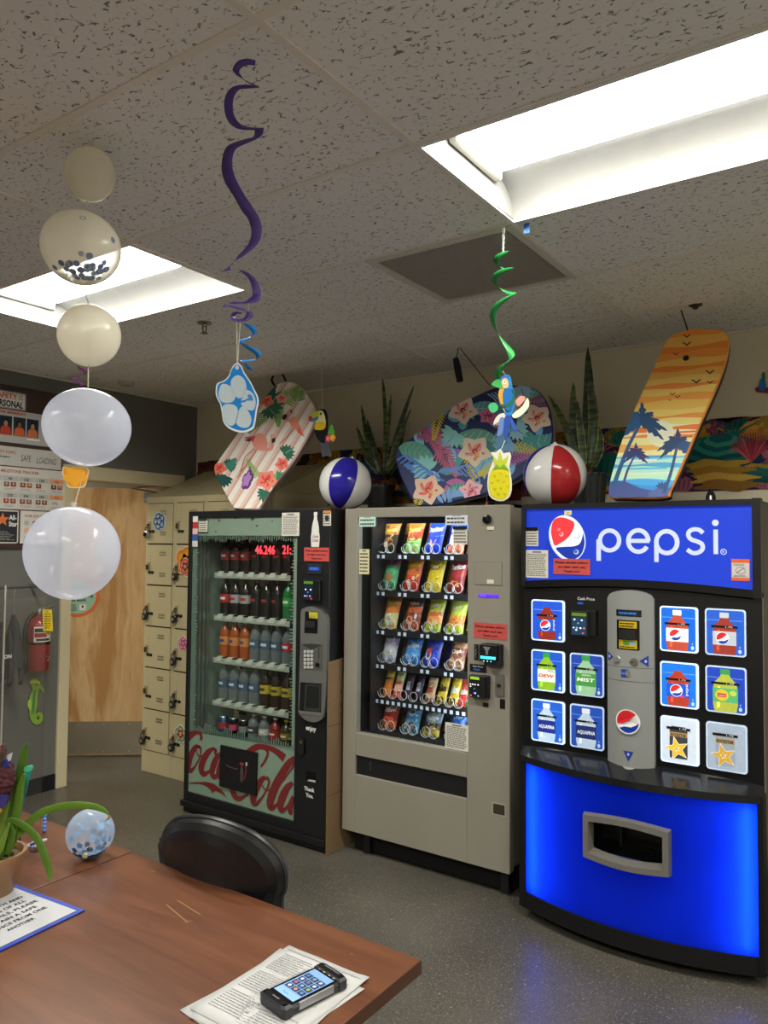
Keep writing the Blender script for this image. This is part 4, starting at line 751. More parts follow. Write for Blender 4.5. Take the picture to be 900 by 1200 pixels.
red_sign('sanitize_sign', PF, (357, 641.5), (386, 658), .004, 'red paper sign asking to sanitize, on the black cola machine under the white bottle')
for xx in (-3.62, -2.66):
    b = MB(); b.lathe([(.03, 0), (.03, .01), (.012, .012), (.012, .06)], hx('2a2a2a'), 'metal', 12, (xx, 3.9, 0)); b.build('leveling_foot', t)
    b = MB(); b.lathe([(.03, 0), (.03, .01), (.012, .012), (.012, .06)], hx('2a2a2a'), 'metal', 12, (xx, 3.4, 0)); b.build('leveling_foot', t)

# ---- bottles and cans
def make_bottle(name, label, liquid, cap, lab, h=.232, r=.037, clear=False, group='bottles on the shelves of the cola machine', band=None):
    t = thing(name, label, 'bottle', (0, 0, 0), group)
    b = MB(); p = [(0, .002), (.03, 0), (r, .008), (r, .07), (r*.93, .085), (r*.93, .12), (r, .135), (r*.98, .152), (r*.72, .182), (.013, .198), (.012, h-.014)]
    b.lathe(p, hx(liquid), 'bottle_clear' if clear else 'gloss', 16); b.build('body', t, origin=None)
    b = MB(); b.lathe([(.0145, h-.016), (.0145, h), (.012, h+.001), (0, h+.001)], hx(cap), 'satin', 14); b.build('cap', t)
    b = MB(); b.lathe([(r+.0006, .082), (r+.0006, .133)], hx(lab), 'gloss', 16, cap=False)
    CFn = lambda x, y, o=0: Vector(((r+.0012+o)*math.sin(x/r), -(r+.0012+o)*math.cos(x/r), y))
    b.rect(CFn, -.02, .02, .1, .115, hx(band or 'e6e2da'), 0, 'satin', 4); b.build('label', t)
    return t
kinds = {
 'cola': ('dark cola bottle with a red label and cap', '160b08', 'b3262a', 'a82a2c', False, None),
 'diet': ('cola bottle with a silver label and black cap', '160b08', '222', '9a9c9c', False, 'b3262a'),
 'zero': ('dark cola bottle with a black label and red cap', '120a08', '8a2224', '1c1c1e', False, 'a02a2a'),
 'green': ('green lemon soda bottle', '1f6b35', '2b8a3a', '2f9a4a', False, 'e0e6c8'),
 'orange': ('orange soda bottle', '9a4a18', 'd0d0cc', 'c8824a', False, '2a4a8a'),
 'water': ('clear water bottle with a blue grey label', '5a6a78', 'a9b3ba', '4a5f75', True, 'c9d6e0'),
 'redw': ('clear bottle with a red label', '9a8a8a', 'c9c9c9', 'b0283a', True, 'd9d9d9'),
 'tea': ('dark tea bottle with a yellow label', '2a1a10', '2a2a2a', 'b5a22c', False, '3a3a3a')}
kinds = {k: (v[0], *[(q*2 if isinstance(q, str) and len(q) == 3 else q) for q in v[1:]]) for k, v in kinds.items()}
rows = [['cola', 'cola', 'cola', 'zero', 'zero', 'zero', 'zero'], ['cola', 'diet', 'diet', 'zero', 'zero', 'zero', 'green'], ['orange', 'orange', 'orange', 'water', 'water', 'water', 'redw'], ['water', 'water', 'water', 'water', 'tea', 'tea', 'tea']]
proto = {}
for ri, row in enumerate(rows):
    for k, kd in enumerate(row):
        loc = Vector((sx0+.012+pitch*(k+.5), sy+.045, SH[ri]))
        lb = f'{kinds[kd][0]}, {ORD[k]} along the {ORD[ri]} shelf'
        if kd not in proto: proto[kd] = make_bottle('soda_bottle' if kd not in ('water',) else 'water_bottle', lb, *kinds[kd][1:4], clear=kinds[kd][4], band=kinds[kd][5]); proto[kd].location = loc
        else: copy_thing(proto[kd], loc, lb, rz=rnd.uniform(-.3, .3))
gb = 'cans and bottles in the bottom bin of the cola machine'
def make_can(label, col, band, loc):
    t = thing('soda_can', label, 'can', (0, 0, 0), gb); b = MB(); b.lathe([(.022, 0), (.031, .008), (.031, .105), (.025, .118)], hx(col), 'metal', 18); b.build('body', t)
    b = MB(); b.lathe([(.0315, .05), (.0315, .085)], hx(band), 'gloss', 18, cap=False); b.build('label', t); b = MB(); b.lathe([(.026, .118), (.024, .121), (.0, .119)], hx('c9c9c6'), 'metal', 18); b.build('lid', t); t.location = loc; return t
bz = .437; bx = [sx0+.012+pitch*(k+.5) for k in range(7)]
make_can('blue and red can in the bottom bin, leftmost', '3f6fa0', 'b0303a', (bx[0], sy+.04, bz)); make_can('black and pink can in the bottom bin, second from left', '1a1a20', 'c04a70', (bx[1], sy+.04, bz)); make_can('plain dark can in the bottom bin, third from left', '2c2624', '8a8a86', (bx[2], sy+.04, bz))
for k, (d_, lq, cp_, lb_, cl) in enumerate((('short clear bottle with a grey cap and label', '7a7a7a', 'a9a9a6', '4a4a4a', True), ('short clear bottle with a white cap', '8a8f92', 'd9d9d6', 'c9c9c6', True), ('short bottle with a white cap and red label', '7a2a2a', 'd9d9d6', 'b0302a', False), ('yellow capped short bottle', '3a3420', 'd9c02a', '8a7a2a', False))):
    q = make_bottle('juice_bottle', f'{d_} in the bottom bin, {ORD[k+3]} from left', lq, cp_, lb_, clear=cl, group=gb); q.location = (bx[k+3], sy+.04, bz); q.scale = (1, 1, .72)

# ---- flattened cardboard between the two machines
b = MB(); cb = hx('7d6549')
b.add([(-2.562, 3.19, 0), (-2.548, 3.52, 0), (-2.548, 3.52, 1.02), (-2.562, 3.19, 1.0), (-2.566, 3.19, 0), (-2.553, 3.52, 0), (-2.553, 3.52, 1.02), (-2.566, 3.19, 1.0)], [(0, 1, 2, 3), (5, 4, 7, 6), (3, 2, 6, 7), (1, 5, 6, 2), (4, 0, 3, 7)], cb, 'matte')
CBF = Fr((-2.562, 3.19, 0), (.014, .42, 0), (0, 0, 1))
for z in (.30, .66): b.rect(CBF, 0, .41, z, z+.004, hx('5a452e'), .001, 'matte')
for z in (.82, .75, .70): b.rect(CBF, .10, .13, z, z+.02, hx('5a452e'), .001, 'matte')
tag(b.build('cardboard_sheet'), 'brown flattened cardboard standing between the cola machine and the snack machine', 'cardboard')
# ================================================================ SNACK MACHINE
SY = 3.283; SF = front(SY); gx0, gx1 = -2.532, -1.562; gc_ = hx('8f8a7d')
t = thing('snack_machine', 'tall grey snack vending machine with a lit glass front, in the middle', 'vending machine', (-2.05, 3.66, 0))
nx0, nx1, nz0, nz1 = -2.449, -1.785, .631, 1.762; tx0, tx1, tz0, tz1 = -2.452, -1.77, .415, .514
b = MB()
b.box(gx0+.006, gx0+.03, SY+.05, 4.06, .11, 1.815, gc_, 'machine_paint'); b.box(gx1-.03, gx1-.006, SY+.05, 4.06, .11, 1.815, gc_, 'machine_paint'); b.box(gx0+.006, gx1-.006, SY+.05, 4.06, 1.80, 1.815, gc_, 'machine_paint')
b.box(gx0+.006, gx1-.006, 4.04, 4.06, .11, 1.8, gc_, 'machine_paint'); b.box(gx0+.006, gx1-.006, SY+.05, 4.06, .11, .13, gc_, 'machine_paint'); b.build('cabinet', t)
b = MB()
for q in ((gx0, nx0, .115, 1.81), (nx1, gx1, .115, 1.81), (nx0, nx1, nz1, 1.81), (nx0, nx1, tz1, nz0), (nx0, nx1, .115, tz0)): b.box(q[0], q[1], SY, SY+.045, q[2], q[3], gc_, 'machine_paint')
b.build('door', t, bevel=.003)
b = MB(); b.box(nx0, nx1, SY+.008, SY+.011, nz0, nz1, (1, 1, 1), 'glass_clear'); b.build('window_glass', t)
b = MB(); b.box(nx0, nx1, SY+.012, SY+.03, tz0, tz1, hx('18181a'), 'satin'); b.rect(SF, nx0+.09, nx0+.092, tz0+.03, tz1-.02, hx('77777a'), -.0115); b.build('delivery_flap', t, bevel=.004)
b = MB(); ib = hx('07070b'); y0, y1 = SY+.045, 3.95
for q in ([(nx0, y1, nz0), (nx1+.04, y1, nz0), (nx1+.04, y1, nz1+.03), (nx0, y1, nz1+.03)], [(nx0, y0, nz0), (nx0, y1, nz0), (nx0, y1, nz1+.03), (nx0, y0, nz1+.03)], [(nx1+.04, y0, nz0), (nx1+.04, y1, nz0), (nx1+.04, y1, nz1+.03), (nx1+.04, y0, nz1+.03)], [(nx0, y0, nz1+.03), (nx1+.04, y0, nz1+.03), (nx1+.04, y1, nz1+.03), (nx0, y1, nz1+.03)], [(nx0, y0, nz0), (nx1+.04, y0, nz0), (nx1+.04, y1, nz0), (nx0, y1, nz0)]): b.add(q, [(0, 1, 2, 3)], ib, 'matte')
b.box(nx0+.045, nx0+.052, y0+.02, y1, nz0, nz1, hx('1a1b20'), 'satin'); b.build('interior', t)
b = MB(); b.box(nx1+.006, nx1+.022, SY+.05, SY+.06, nz0+.02, nz1-.02, (1, 1, 1), 'led_white'); b.build('light_strip', t)
b = MB(); b.box(nx0+.06, nx1-.01, SY+.05, SY+.06, nz1+.008, nz1+.02, (1, 1, 1), 'led_white'); b.build('light_strip', t)
fy = 3.40; ZS = [1.570, 1.372, 1.166, .985, .800, .628]; ax0, ax1 = -2.392, -1.83; cw = (ax1-ax0)/4
for i, z in enumerate(ZS):
    b = MB(); b.box(ax0, ax1+.06, fy, 3.93, z-.008, z, hx('1c1c20'), 'satin'); b.box(ax0, ax1+.06, fy-.006, fy, z-.03, z+.004, hx('121216'), 'satin'); s_ = b.build('tray', t)
    nn = 8 if i == 4 else 4
    for k in range(nn+1):
        for dx in ((-.02, .015) if k < nn else (-.02,)):
            xa = ax0+k*(ax1-ax0)/nn+dx+.012
            b = MB(); b.fbox(front(fy-.006), xa, xa+.017, z-.024, z-.006, 0, .002, hx('c9d4ee'), 'paper'); b.build('price_tag', s_)
b = MB(); x, z = SF.px(571.5, 608.5); b.lathe([(.022, 0), (.022, .012), (.014, .016), (0, .016)], BLK, 'gloss', 20, SF(x, z, 0), (0, -1, 0)); b.build('door_lock', t)
b = MB(); x0, z1 = SF.px(556, 658); x1, z0 = SF.px(588.5, 686.5); b.fbox(SF, x0, x1, z0, z1, 0, .0015, hx('6d695f'), 'machine_paint'); b.fbox(SF, x0+.002, x1-.002, z0+.002, z1-.002, .0, .003, gc_, 'machine_paint'); b.build('access_panel', t)
b = MB(); x0, z1 = SF.px(561, 696); x1, z0 = SF.px(584.5, 700.8); b.fbox(SF, x0, x1, z0, z1, 0, .003, (.10, .02, .95), 'glow'); b.text(SF, 'HI 55', x0+.01, z0+.004, .01, (.3, .2, 1.), .004, 'glow'); b.build('display', t)
for nme, p0, p1 in (('blank_sticker', (571, 617), (579, 621)), ('blank_sticker', (571, 679), (579, 684))):
    b = MB(); x0, z1 = SF.px(*p0); x1, z0 = SF.px(*p1); b.fbox(SF, x0, x1, z0, z1, 0, .004, hx('ddd6c0'), 'paper'); b.build(nme, t)
red_sign('sanitize_sign', SF, (555.5, 729), (594, 750.5), .002, 'red paper sign asking to sanitize, above the keypad of the grey snack machine')
b = MB(); x0, z1 = SF.px(556, 754); x1, z0 = SF.px(568, 774.5)
for r_ in range(4):
    for c_ in range(3): xx = x0+.009+.018*c_; zz = z1-.011-.019*r_; b.fbox(SF, xx-.008, xx+.008, zz-.008, zz+.008, 0, .004, hx('17171a')); b.text(SF, '123456789*0#'[r_*3+c_], xx, zz-.004, .008, hx('c9c9c4'), .0045, align='CENTER')
b.build('keypad', t)
b = MB(); x0, z1 = SF.px(568.5, 753); x1, z0 = SF.px(590.5, 781); b.fbox(SF, x0+.01, x1, z0, z1, 0, .035, hx('1d1e20')); b.fbox(SF, x0, x1-.012, z0+.03, z1, .0, .05, hx('3a3c3e'), 'metal'); xm = x0+.035; b.shape(SF, [(xm-.02, z1-.012), (xm+.02, z1-.012), (xm+.007, z1-.03), (xm+.005, z1-.048), (xm-.005, z1-.048), (xm-.007, z1-.03)], hx('c5c7c7'), .051, 'metal'); b.rect(SF, x0+.002, x1-.018, z1-.068, z1-.056, (.05, .75, 1.), .051, 'glow_bright')
for k in range(3): b.ell(SF, x0+.02+.018*k, z1-.078, .003, .003, (.5, .8, 1), .051, 'glow')
b.build('bill_acceptor', t, bevel=.004)
b = MB(); x0, z1 = SF.px(551, 777.5); x1, z0 = SF.px(570, 788.5); b.fbox(SF, x0, x1, z0, z1, 0, .003, hx('101114')); b.text(SF, 'Cash Price', x0+.015, z1-.014, .009, WHT, .004, width=.055); b.rect(SF, x0+.02, x0+.055, z0+.006, z0+.016, hx('234a7a'), .004, 'glow_dim'); b.build('reader_label', t)
b = MB(); x0, z1 = SF.px(553, 789.5); x1, z0 = SF.px(575, 818.5); b.fbox(SF, x0, x1-.015, z0, z1, 0, .03, hx('141518')); b.fbox(SF, x0+.06, x1, z0+.002, z1+.002, 0, .022, hx('0f0f11')); b.rect(SF, x0+.008, x0+.055, z1-.02, z1-.007, hx('7fae2a'), .031, 'glow')
for u, v, c_ in ((.01, .062, 'd8d8d8'), (.022, .062, 'd8d8d8'), (.034, .062, 'd8d8d8'), (.05, .062, 'd8d8d8'), (.01, .052, 'c9c9c9'), (.03, .042, '4a6a7a'), (.028, .022, '2a4aff'), (.035, .022, 'c8dcff'), (.012, .01, 'd86a3a'), (.05, .01, '8aa0a8')): b.ell(SF, x0+u, z0+v, .0045, .0035, hx(c_), .0315, 'glow')
b.build('card_reader', t, bevel=.004)
b = MB(); x0, z1 = SF.px(581.5, 790); x1, z0 = SF.px(591, 816); b.slab(SF, rrect(x0, x1, z0, z1, .004), .008, hx('a9a79e'), hx('7a786f'), .008, 'metal'); b.lathe([(.01, 0), (.008, .008), (0, .008)], hx('4a4a48'), 'metal', 14, SF((x0+x1)/2-.003, (z0+z1)/2, .008), (0, -1, 0)); b.build('coin_slot', t)
b = MB(); x0, z1 = SF.px(566, 823); x1, z0 = SF.px(572.5, 829); b.fbox(SF, x0, x1, z0, z1, 0, .002, BLK); b.build('speaker_slot', t)
b = MB(); x0, z1 = SF.px(586, 819); x1, z0 = SF.px(592, 831); b.fbox(SF, x0, x1, z0, z1, 0, .002, BLK); b.build('coin_return', t)
b = MB(); x0, z1 = SF.px(578, 941); x1, z0 = SF.px(591.5, 956); b.fbox(SF, x0-.004, x1+.004, z0-.004, z1+.004, 0, .001, hx('b5ae9c')); b.fbox(SF, x0, x1, z0, z1, 0, .002, hx('6b675c'), 'metal'); b.build('coin_cup', t)
b = MB(); b.box(gx0+.04, gx1-.02, SY+.06, 4.0, .012, .11, hx('0c0c0d'), 'matte'); b.build('base', t)
for xx in (gx0+.14, gx1-.04):
    for yy in (SY+.05, 3.95): b = MB(); b.box(xx-.02, xx+.02, yy-.02, yy+.02, .012, .118, BLK); b.lathe([(.02, 0), (.02, .008), (.006, .012)], hx('8a8a86'), 'metal', 12, (xx, yy, 0)); b.build('leg', t)
def sticker(name, fr, p0, p1, off, label, n=8, bg='d9d5ca', hd=None, top=None, m='paper'):
    x0, z1 = fr.px(*p0); x1, z0 = fr.px(*p1); b = MB(); notice_print(b, fr, x0, x1, z0, z1, off, m, n, bg=bg)
    if top: b.rect(fr, x0, x1, z1-(z1-z0)*.18, z1, hx(top), off+.001, m)
    tag(b.build(name), label, 'notice')
sticker('pale_notice', SF, (421, 606), (440, 617), .0, 'small pale green label at the top left corner of the snack window', n=2, bg='c0e6d8')
sticker('yellow_notice', SF, (421, 643.5), (432.5, 673), .0, 'narrow cream warning sticker on the left side of the snack window', n=6, bg='d9d2a8')
sticker('white_label', SF, (522, 604), (548, 615), .0, 'blank-looking white label at the top right corner of the snack window', n=2, bg='dfe6ea')
sticker('small_notice', SF, (531, 616.5), (547.5, 638), .0, 'white sticker with a black header over the top right snack bag', n=5, top='16201a')
sticker('warning_notice', SF, (522, 846), (549, 881), .002, 'large white printed notice over the lower right corner of the snack window', n=14)

# ---- snack bags
def make_bag(label, x, z, h, wd, cols, words, group, lean=.18, name='snack_bag', y=None, cat='snack bag'):
    """cols: list of (t0, colour) bands from the bottom up; words: list of (text, t, size, colour, width)"""
    yb_ = fy+.05 if y is None else y; nxn, nyn = 10, 16; sh_ = .022 if wd > .08 else .014
    rr_ = random.Random(int(x*1000)+int(z*777))
    def S(u, v, o=0):
        s_ = (1-abs(2*u-1)**3)*(1-abs(2*v-1)**4); wv = 1-.08*math.sin(PI*v)**.7
        return Vector((x+wd*(u-.5)*wv+sh_*v, yb_+lean*h*v-.026*s_*wd/.11-o, z+.004+h*v))
    b = MB(); vs_ = [S(i/nxn, j/nyn) for j in range(nyn+1) for i in range(nxn+1)]
    bkv = [Vector((p.x, yb_*2+2*lean*h*((p.z-z-.004)/h)-p.y+.0, p.z)) for p in vs_]
    fs = [(j*(nxn+1)+i, j*(nxn+1)+i+1, (j+1)*(nxn+1)+i+1, (j+1)*(nxn+1)+i) for j in range(nyn) for i in range(nxn)]
    def bc(v):
        c_ = cols[0][1]
        for t0, cc in cols:
            if v >= t0: c_ = cc
        return hx(c_)
    cl = [bc((j+.5)/nyn) for j in range(nyn) for i in range(nxn)]
    b.add(vs_, fs, cl, 'foil', True); b.add(bkv, [f_[::-1] for f_ in fs], cl, 'foil', True)
    ft = lambda q, r_, o=0: S(.5+q/wd, r_/h, .0015+o)
    base_cols = [c_[1] for c_ in cols]
    if words:
        for q in range(26):     # printed artwork: small pictures, with foil highlights and creases painted in as colour
            uu, vv = rr_.uniform(-.4, .4), rr_.choice([rr_.uniform(.08, .5), rr_.uniform(.5, .93)]); c0 = hx(rr_.choice(base_cols)); g_ = rr_.choice([.35, .55, 1.5, 2.2, 2.6]); a_ = rr_.uniform(0, 3); r1, r2 = rr_.uniform(.03, .11)*wd, rr_.uniform(.012, .04)*wd
            b.ell(ft, uu*wd, vv*h, r1, r2, tuple(min(.95, c*g_+(.03 if g_ > 1 else 0)) for c in c0), -.0004, 'foil', a_, 8)
        for vv in (.03, .97):
            for q in range(9): b.rect(ft, (-.42+.1*q)*wd, (-.38+.1*q)*wd, (vv-.02)*h, (vv+.02)*h, tuple(min(.95, c*1.6+.02) for c in hx(base_cols[0 if vv < .5 else -1])), -.0003, 'foil')
    for w_ in words:
        if w_[0] == 'oval': b.ell(ft, w_[1]*wd, w_[2]*h, w_[3]*wd, w_[4]*h, hx(w_[5]), w_[6] if len(w_) > 6 else 0, 'foil', seg=16)
        elif w_[0] == 'tri': b.shape(ft, [(w_[1]*wd+w_[3]*wd*math.cos(a), w_[2]*h+w_[3]*wd*math.sin(a)) for a in (w_[4], w_[4]+2.1, w_[4]+4.2)], hx(w_[5]), .0004, 'foil')
        else: b.text(ft, w_[0], 0, w_[1]*h, w_[2]*h*1.15, hx(w_[3]), .001, 'foil', 'CENTER', width=w_[4]*wd, bold=.045, rot=w_[5] if len(w_) > 5 else .12)
    t = tag(b.build(name, sharp=1.2), label, cat, group); return t
rows = [
 (0, [('cheese snack bag, black and orange', [(0, '2c2420'), (.3, '3a302a'), (.62, 'c4803a'), (.85, 'd8954a')], [('Cheetos', .72, .12, 'e8c83a', .8), ('oval', .05, .38, .28, .16, 'b5704a'), ('oval', -.1, .3, .14, .1, 'd9c9b0', .0006)]),
      ('cheese snack bag, green below and orange above', [(0, '86c06a'), (.4, 'a8c878'), (.5, 'c8502c'), (.8, 'e0863a')], [('Cheetos', .72, .12, 'e8d23a', .8), ('oval', .0, .5, .33, .1, 'a83a2a'), ('tri', .05, .3, .2, .5, '5aa04a')]),
      ('bright blue tortilla chip bag', [(0, '1f3fd0'), (.8, '2a4fe0')], [('Doritos', .73, .13, 'eef0f8', .82), ('tri', 0, .38, .26, -1.57, 'd9a24a'), ('tri', -.16, .33, .17, -1.3, 'e0b05a')]),
      ('blue and white chip bag with orange chips', [(0, 'd9835a'), (.3, 'd8dce6'), (.6, '3a62c8')], [('Ruffles', .7, .12, 'e8ecf4', .75), ('oval', 0, .2, .3, .12, 'e0906a')])]),
 (1, [('green tortilla snack bag with purple lettering', [(0, '3f9a6a'), (.2, '59b07f'), (.8, '7a3a5a')], [('FUNYUNS', .8, .11, '8a3a6a', .85, .0), ('oval', 0, .42, .2, .13, 'd98a4a'), ('oval', -.2, .2, .2, .1, '2f8a5a')]),
      ('orange and red cheese snack bag', [(0, 'b8352a'), (.5, 'd96a2c'), (.8, 'e08636')], [('Cheetos', .76, .13, 'f0d03a', .85), ('oval', .0, .32, .3, .17, 'd9503a'), ('oval', -.1, .28, .14, .1, 'e8b0a0', .0006), ('oval', .18, .42, .1, .07, 'f0c0a8', .0007)]),
      ('yellow potato chip bag', [(0, 'd8be20'), (.85, 'a8a02a')], [('oval', 0, .78, .3, .09, 'b8402c'), ('Lays', .75, .1, 'f0e8c8', .4), ('oval', -.12, .25, .22, .12, 'e8cc58'), ('oval', .18, .22, .2, .11, 'c9a828')]),
      ('dark red tortilla chip bag', [(0, '8a2226'), (.5, 'a02c2e'), (.85, '7a1c22')], [('Doritos', .73, .14, 'f2f0ee', .86), ('tri', 0, .3, .24, .4, 'd8884a'), ('tri', -.2, .28, .16, -.4, 'c8643a'), ('tri', .2, .24, .15, 1.2, 'e0a05a')])]),
 (2, [('orange and pale yellow cheese snack bag', [(0, 'd9b04a'), (.15, 'c8c890'), (.5, 'd87a34'), (.85, 'a85a2a')], [('Cheetos', .76, .12, 'c8b83a', .8), ('oval', 0, .34, .24, .16, 'e6e6d0'), ('oval', 0, .34, .12, .08, 'a8b8b0', .0006)]),
      ('dark brown and red barbecue chip bag', [(0, 'a8503a'), (.3, '8a3a2c'), (.55, 'c85c34'), (.75, '3a2420')], [('Fritos', .8, .1, 'c8b0a0', .6), ('oval', -.1, .32, .22, .14, 'd8987a'), ('oval', .2, .26, .16, .1, 'b06a50'), ('oval', .26, .45, .07, .09, 'c8d8e8', .0006)]),
      ('yellow green potato chip bag with orange middle', [(0, 'b8c83a'), (.25, 'd88a40'), (.5, 'c85a44'), (.62, 'b0b83a')], [('Lays', .78, .11, 'e8e4c0', .5), ('oval', -.1, .35, .24, .12, 'e0a868'), ('oval', .16, .3, .16, .1, 'd9b878', .0006)]),
      ('lime green chip bag with orange band at right', [(0, 'c0cc36'), (.25, 'd8843a'), (.55, 'a8b83c')], [('Lays', .76, .11, 'e8e4c0', .5), ('oval', -.12, .35, .22, .12, 'b85a3a'), ('oval', .16, .33, .2, .11, 'e0a45a', .0006)])]),
 (3, [('lilac and white cookie bag', [(0, 'a8a8c8'), (.2, 'c8c8d8'), (.6, '9a8ac8'), (.85, '5a3a9a')], [('MINI', .78, .1, 'f0eef8', .5), ('COOKIES', .62, .1, 'e8e4f4', .8), ('oval', 0, .3, .35, .2, 'c9cfd6'), ('oval', .05, .32, .16, .1, 'a9b0a0', .0006)]),
      ('light blue crispy treat bag', [(0, '2a7ad0'), (.3, '5a9ae0'), (.7, '2a6ac8')], [('Rice Krispies', .62, .12, 'e0ecf8', .8), ('oval', 0, .3, .3, .18, '8ab8e8'), ('oval', -.1, .5, .18, .1, '3a8ae0', .0006)]),
      ('royal blue cookie bag with red picture', [(0, '1f3ac0'), (.9, '2a4ad0')], [('oval', -.15, .45, .2, .22, 'd0c8b8'), ('oval', -.08, .58, .12, .14, 'c83a3a', .0006), ('oval', .2, .35, .1, .16, '3f60e0')]),
      ('tan and brown chocolate cookie bag', [(0, 'a87a5a'), (.3, '8a5a44'), (.5, '7a3a3a'), (.75, 'a8845a')], [('Chips', .58, .12, 'e8d8c8', .6), ('oval', -.18, .28, .18, .15, 'c8a07a'), ('oval', .2, .26, .2, .15, 'd0aa84')])]),
 (5, [('red cracker bag', [(0, 'c05a34'), (.3, 'b02c2a'), (.9, 'c03c38')], [('CHEEZ-IT', .66, .15, 'f0ece8', .85), ('oval', -.1, .3, .24, .18, 'd8783a'), ('oval', .18, .34, .17, .14, 'c85a3c', .0006), ('oval', -.34, .12, .08, .08, 'e0b83a', .0007)]),
      ('light blue cookie bag with dark biscuits', [(0, '5a94c0'), (.5, '4a8ac8'), (.85, '3a7ab8')], [('oval', 0, .75, .24, .12, 'b8d0e0'), ('Famous', .72, .07, '1f3a6a', .36), ('oval', .1, .26, .24, .17, '5a4034'), ('oval', .1, .26, .14, .1, '8a7060', .0006), ('oval', -.3, .25, .14, .12, 'c8b8a8', .0006)]),
      ('blue and yellow fudge cookie bag', [(0, 'd8c03a'), (.28, '4a3424'), (.5, '8aa8c8'), (.85, 'b8b04a')], [('Fudge', .6, .13, 'e8ecf4', .75), ('oval', -.1, .32, .25, .14, '3a281c'), ('oval', .12, .28, .2, .12, 'b89a5a', .0006)]),
      ('bright blue bag under the notice', [(0, '1f62c0'), (.9, '2f7ad8')], [('Chips', .78, .1, 'b8d4f0', .6)])])]
bag_px = {0: [(454, 458), (482, 486), (507, 507), (533, 533)], 1: [(455, 458), (481, 483), (507, 508), (533, 533)], 2: [(456, 458), (482, 484), (507, 508), (533, 534)], 3: [(455, 458), (482, 484), (505, 507), (534, 534)], 5: [(456, 456), (482, 482), (506, 506), (534, 534)]}
for ri, lst in rows:
    nm_ = ['top', 'second', 'third', 'fourth', 'fifth', 'bottom'][ri]
    for k, (d_, cols, wrd) in enumerate(lst):
        x = front(fy+.04).px(bag_px[ri][k][0], 700)[0]; hh = [.16, .165, .165, .145, 0, .145][ri]; zz = ZS[ri]
        w_ = 'on the'; make_bag(f'{d_}, {ORD[k]} on the {nm_} tray', x-.008, zz, hh, .100, cols, wrd, 'snack bags in the lit vending machine')
        # a second bag of the same kind waits behind
        make_bag(f'{d_}, behind its twin on the {nm_} tray', x+.022, zz, hh*1.03, .082, cols, [], 'snack bags in the lit vending machine', y=fy+.19)
candy = [('orange and yellow peanut butter candy packet', [(0, 'e07a2a'), (.5, 'e8922c'), (.7, 'd8c83a')], [("Reese's", .62, .1, '4a2414', .8), ('oval', 0, .2, .35, .12, 'e8a04a')]),
 ('pale green and coral candy packet', [(0, 'd8503c'), (.25, 'e0b0a0'), (.6, 'c8d89a')], [('Sweet', .5, .1, 'd84a3a', .8)]),
 ('dark brown candy bar with blue white lettering', [(0, '2a1a30'), (.15, '3a2440')], [('SNICKERS', .4, .3, 'c8d0f0', .6)]),
 ('dark candy bar with white lettering', [(0, '241828'), (.2, '382040')], [('SNICKERS', .4, .3, 'c8d0f0', .6)]),
 ('tan and red caramel candy bar', [(0, '8a6048'), (.2, 'c8a080'), (.8, 'd8c098')], [('TWIX', .4, .2, 'b83a30', .7)]),
 ('yellow candy packet with brown lettering', [(0, '8a7420'), (.15, 'd0b428'), (.9, 'c8b040')], [('m&m', .45, .2, '3a2418', .8), ('oval', 0, .18, .3, .1, '4a2a1c')]),
 ('yellow candy packet with white lettering', [(0, '8a7420'), (.15, 'd8bc2a'), (.9, 'c8b040')], [('m&m', .45, .2, 'e8e4d8', .8), ('oval', 0, .18, .3, .1, '4a2a1c')]),
 ('red candy packet', [(0, 'b8302c'), (.5, 'c84a3a')], [('Skittles', .45, .15, 'f0e8e0', .8)]),
 ('green candy box', [(0, '2a8a4a'), (.3, '3aa058'), (.7, '2a8a4a')], [('mints', .6, .12, 'e8f0e8', .7), ('oval', -.2, .3, .1, .06, 'c8e8c8'), ('oval', .2, .3, .1, .06, 'c8e8c8')])]
for k, ((d_, cols, wrd), px) in enumerate(zip(candy, (450, 462, 474, 486, 500, 514, 528, 539, 549))):
    x = front(fy+.03).px(px, 800)[0]
    if k == 8: x -= .006
    make_bag(f'{d_}, {ORD[k]} from left in the candy row', x, ZS[4], .145 if k in (0, 1, 5, 6, 7) else .125, .058 if k not in (2, 3) else .042, cols, wrd, 'candy packets in the lit vending machine', name='candy_packet', lean=.28, cat='candy')
# white wire coils in front of each column
def coil(x, z, r, name='coil'):
    b = MB(); pts = []
    for k in range(19): a = PI*.9+2*PI*k/14; pts.append((x+r*math.cos(a), fy+.006+.02*k/14, z+r+.004+r*math.sin(a)))
    b.tube(pts, .0015, hx('d9dde6'), 'gloss', 5); b.build(name, SNACK)
SNACK = t_ = None
for o in bpy.data.objects:
    if o.name == 'snack_machine': SNACK = o
for ri in (0, 1, 2, 3, 5):
    for k in range(4):
        x = front(fy+.03).px(bag_px[ri][k][0], 700)[0]
        for s_ in (-1, 1): coil(x+s_*.024, ZS[ri], .026)
for px in (450, 462, 474, 486, 500, 514, 528, 539): coil(front(fy+.03).px(px, 800)[0], ZS[4], .024)

# ================================================================ PEPSI-BLUE DRINK MACHINE
PY = 3.2; PP = front(PY); px0, px1 = -1.462, -.487; pcx = (px0+px1)/2
t = thing('soda_machine', 'large drink machine glowing blue with a lit blue sign and eleven bottle windows', 'vending machine', (pcx, 3.62, 0))
b = MB(); b.box(px0, px1, PY+.03, 4.05, .08, 1.80, BLK, 'satin'); b.box(px0+.02, px1-.02, PY+.06, 4.0, 0, .08, BLK, 'matte'); b.build('cabinet', t, bevel=.004)
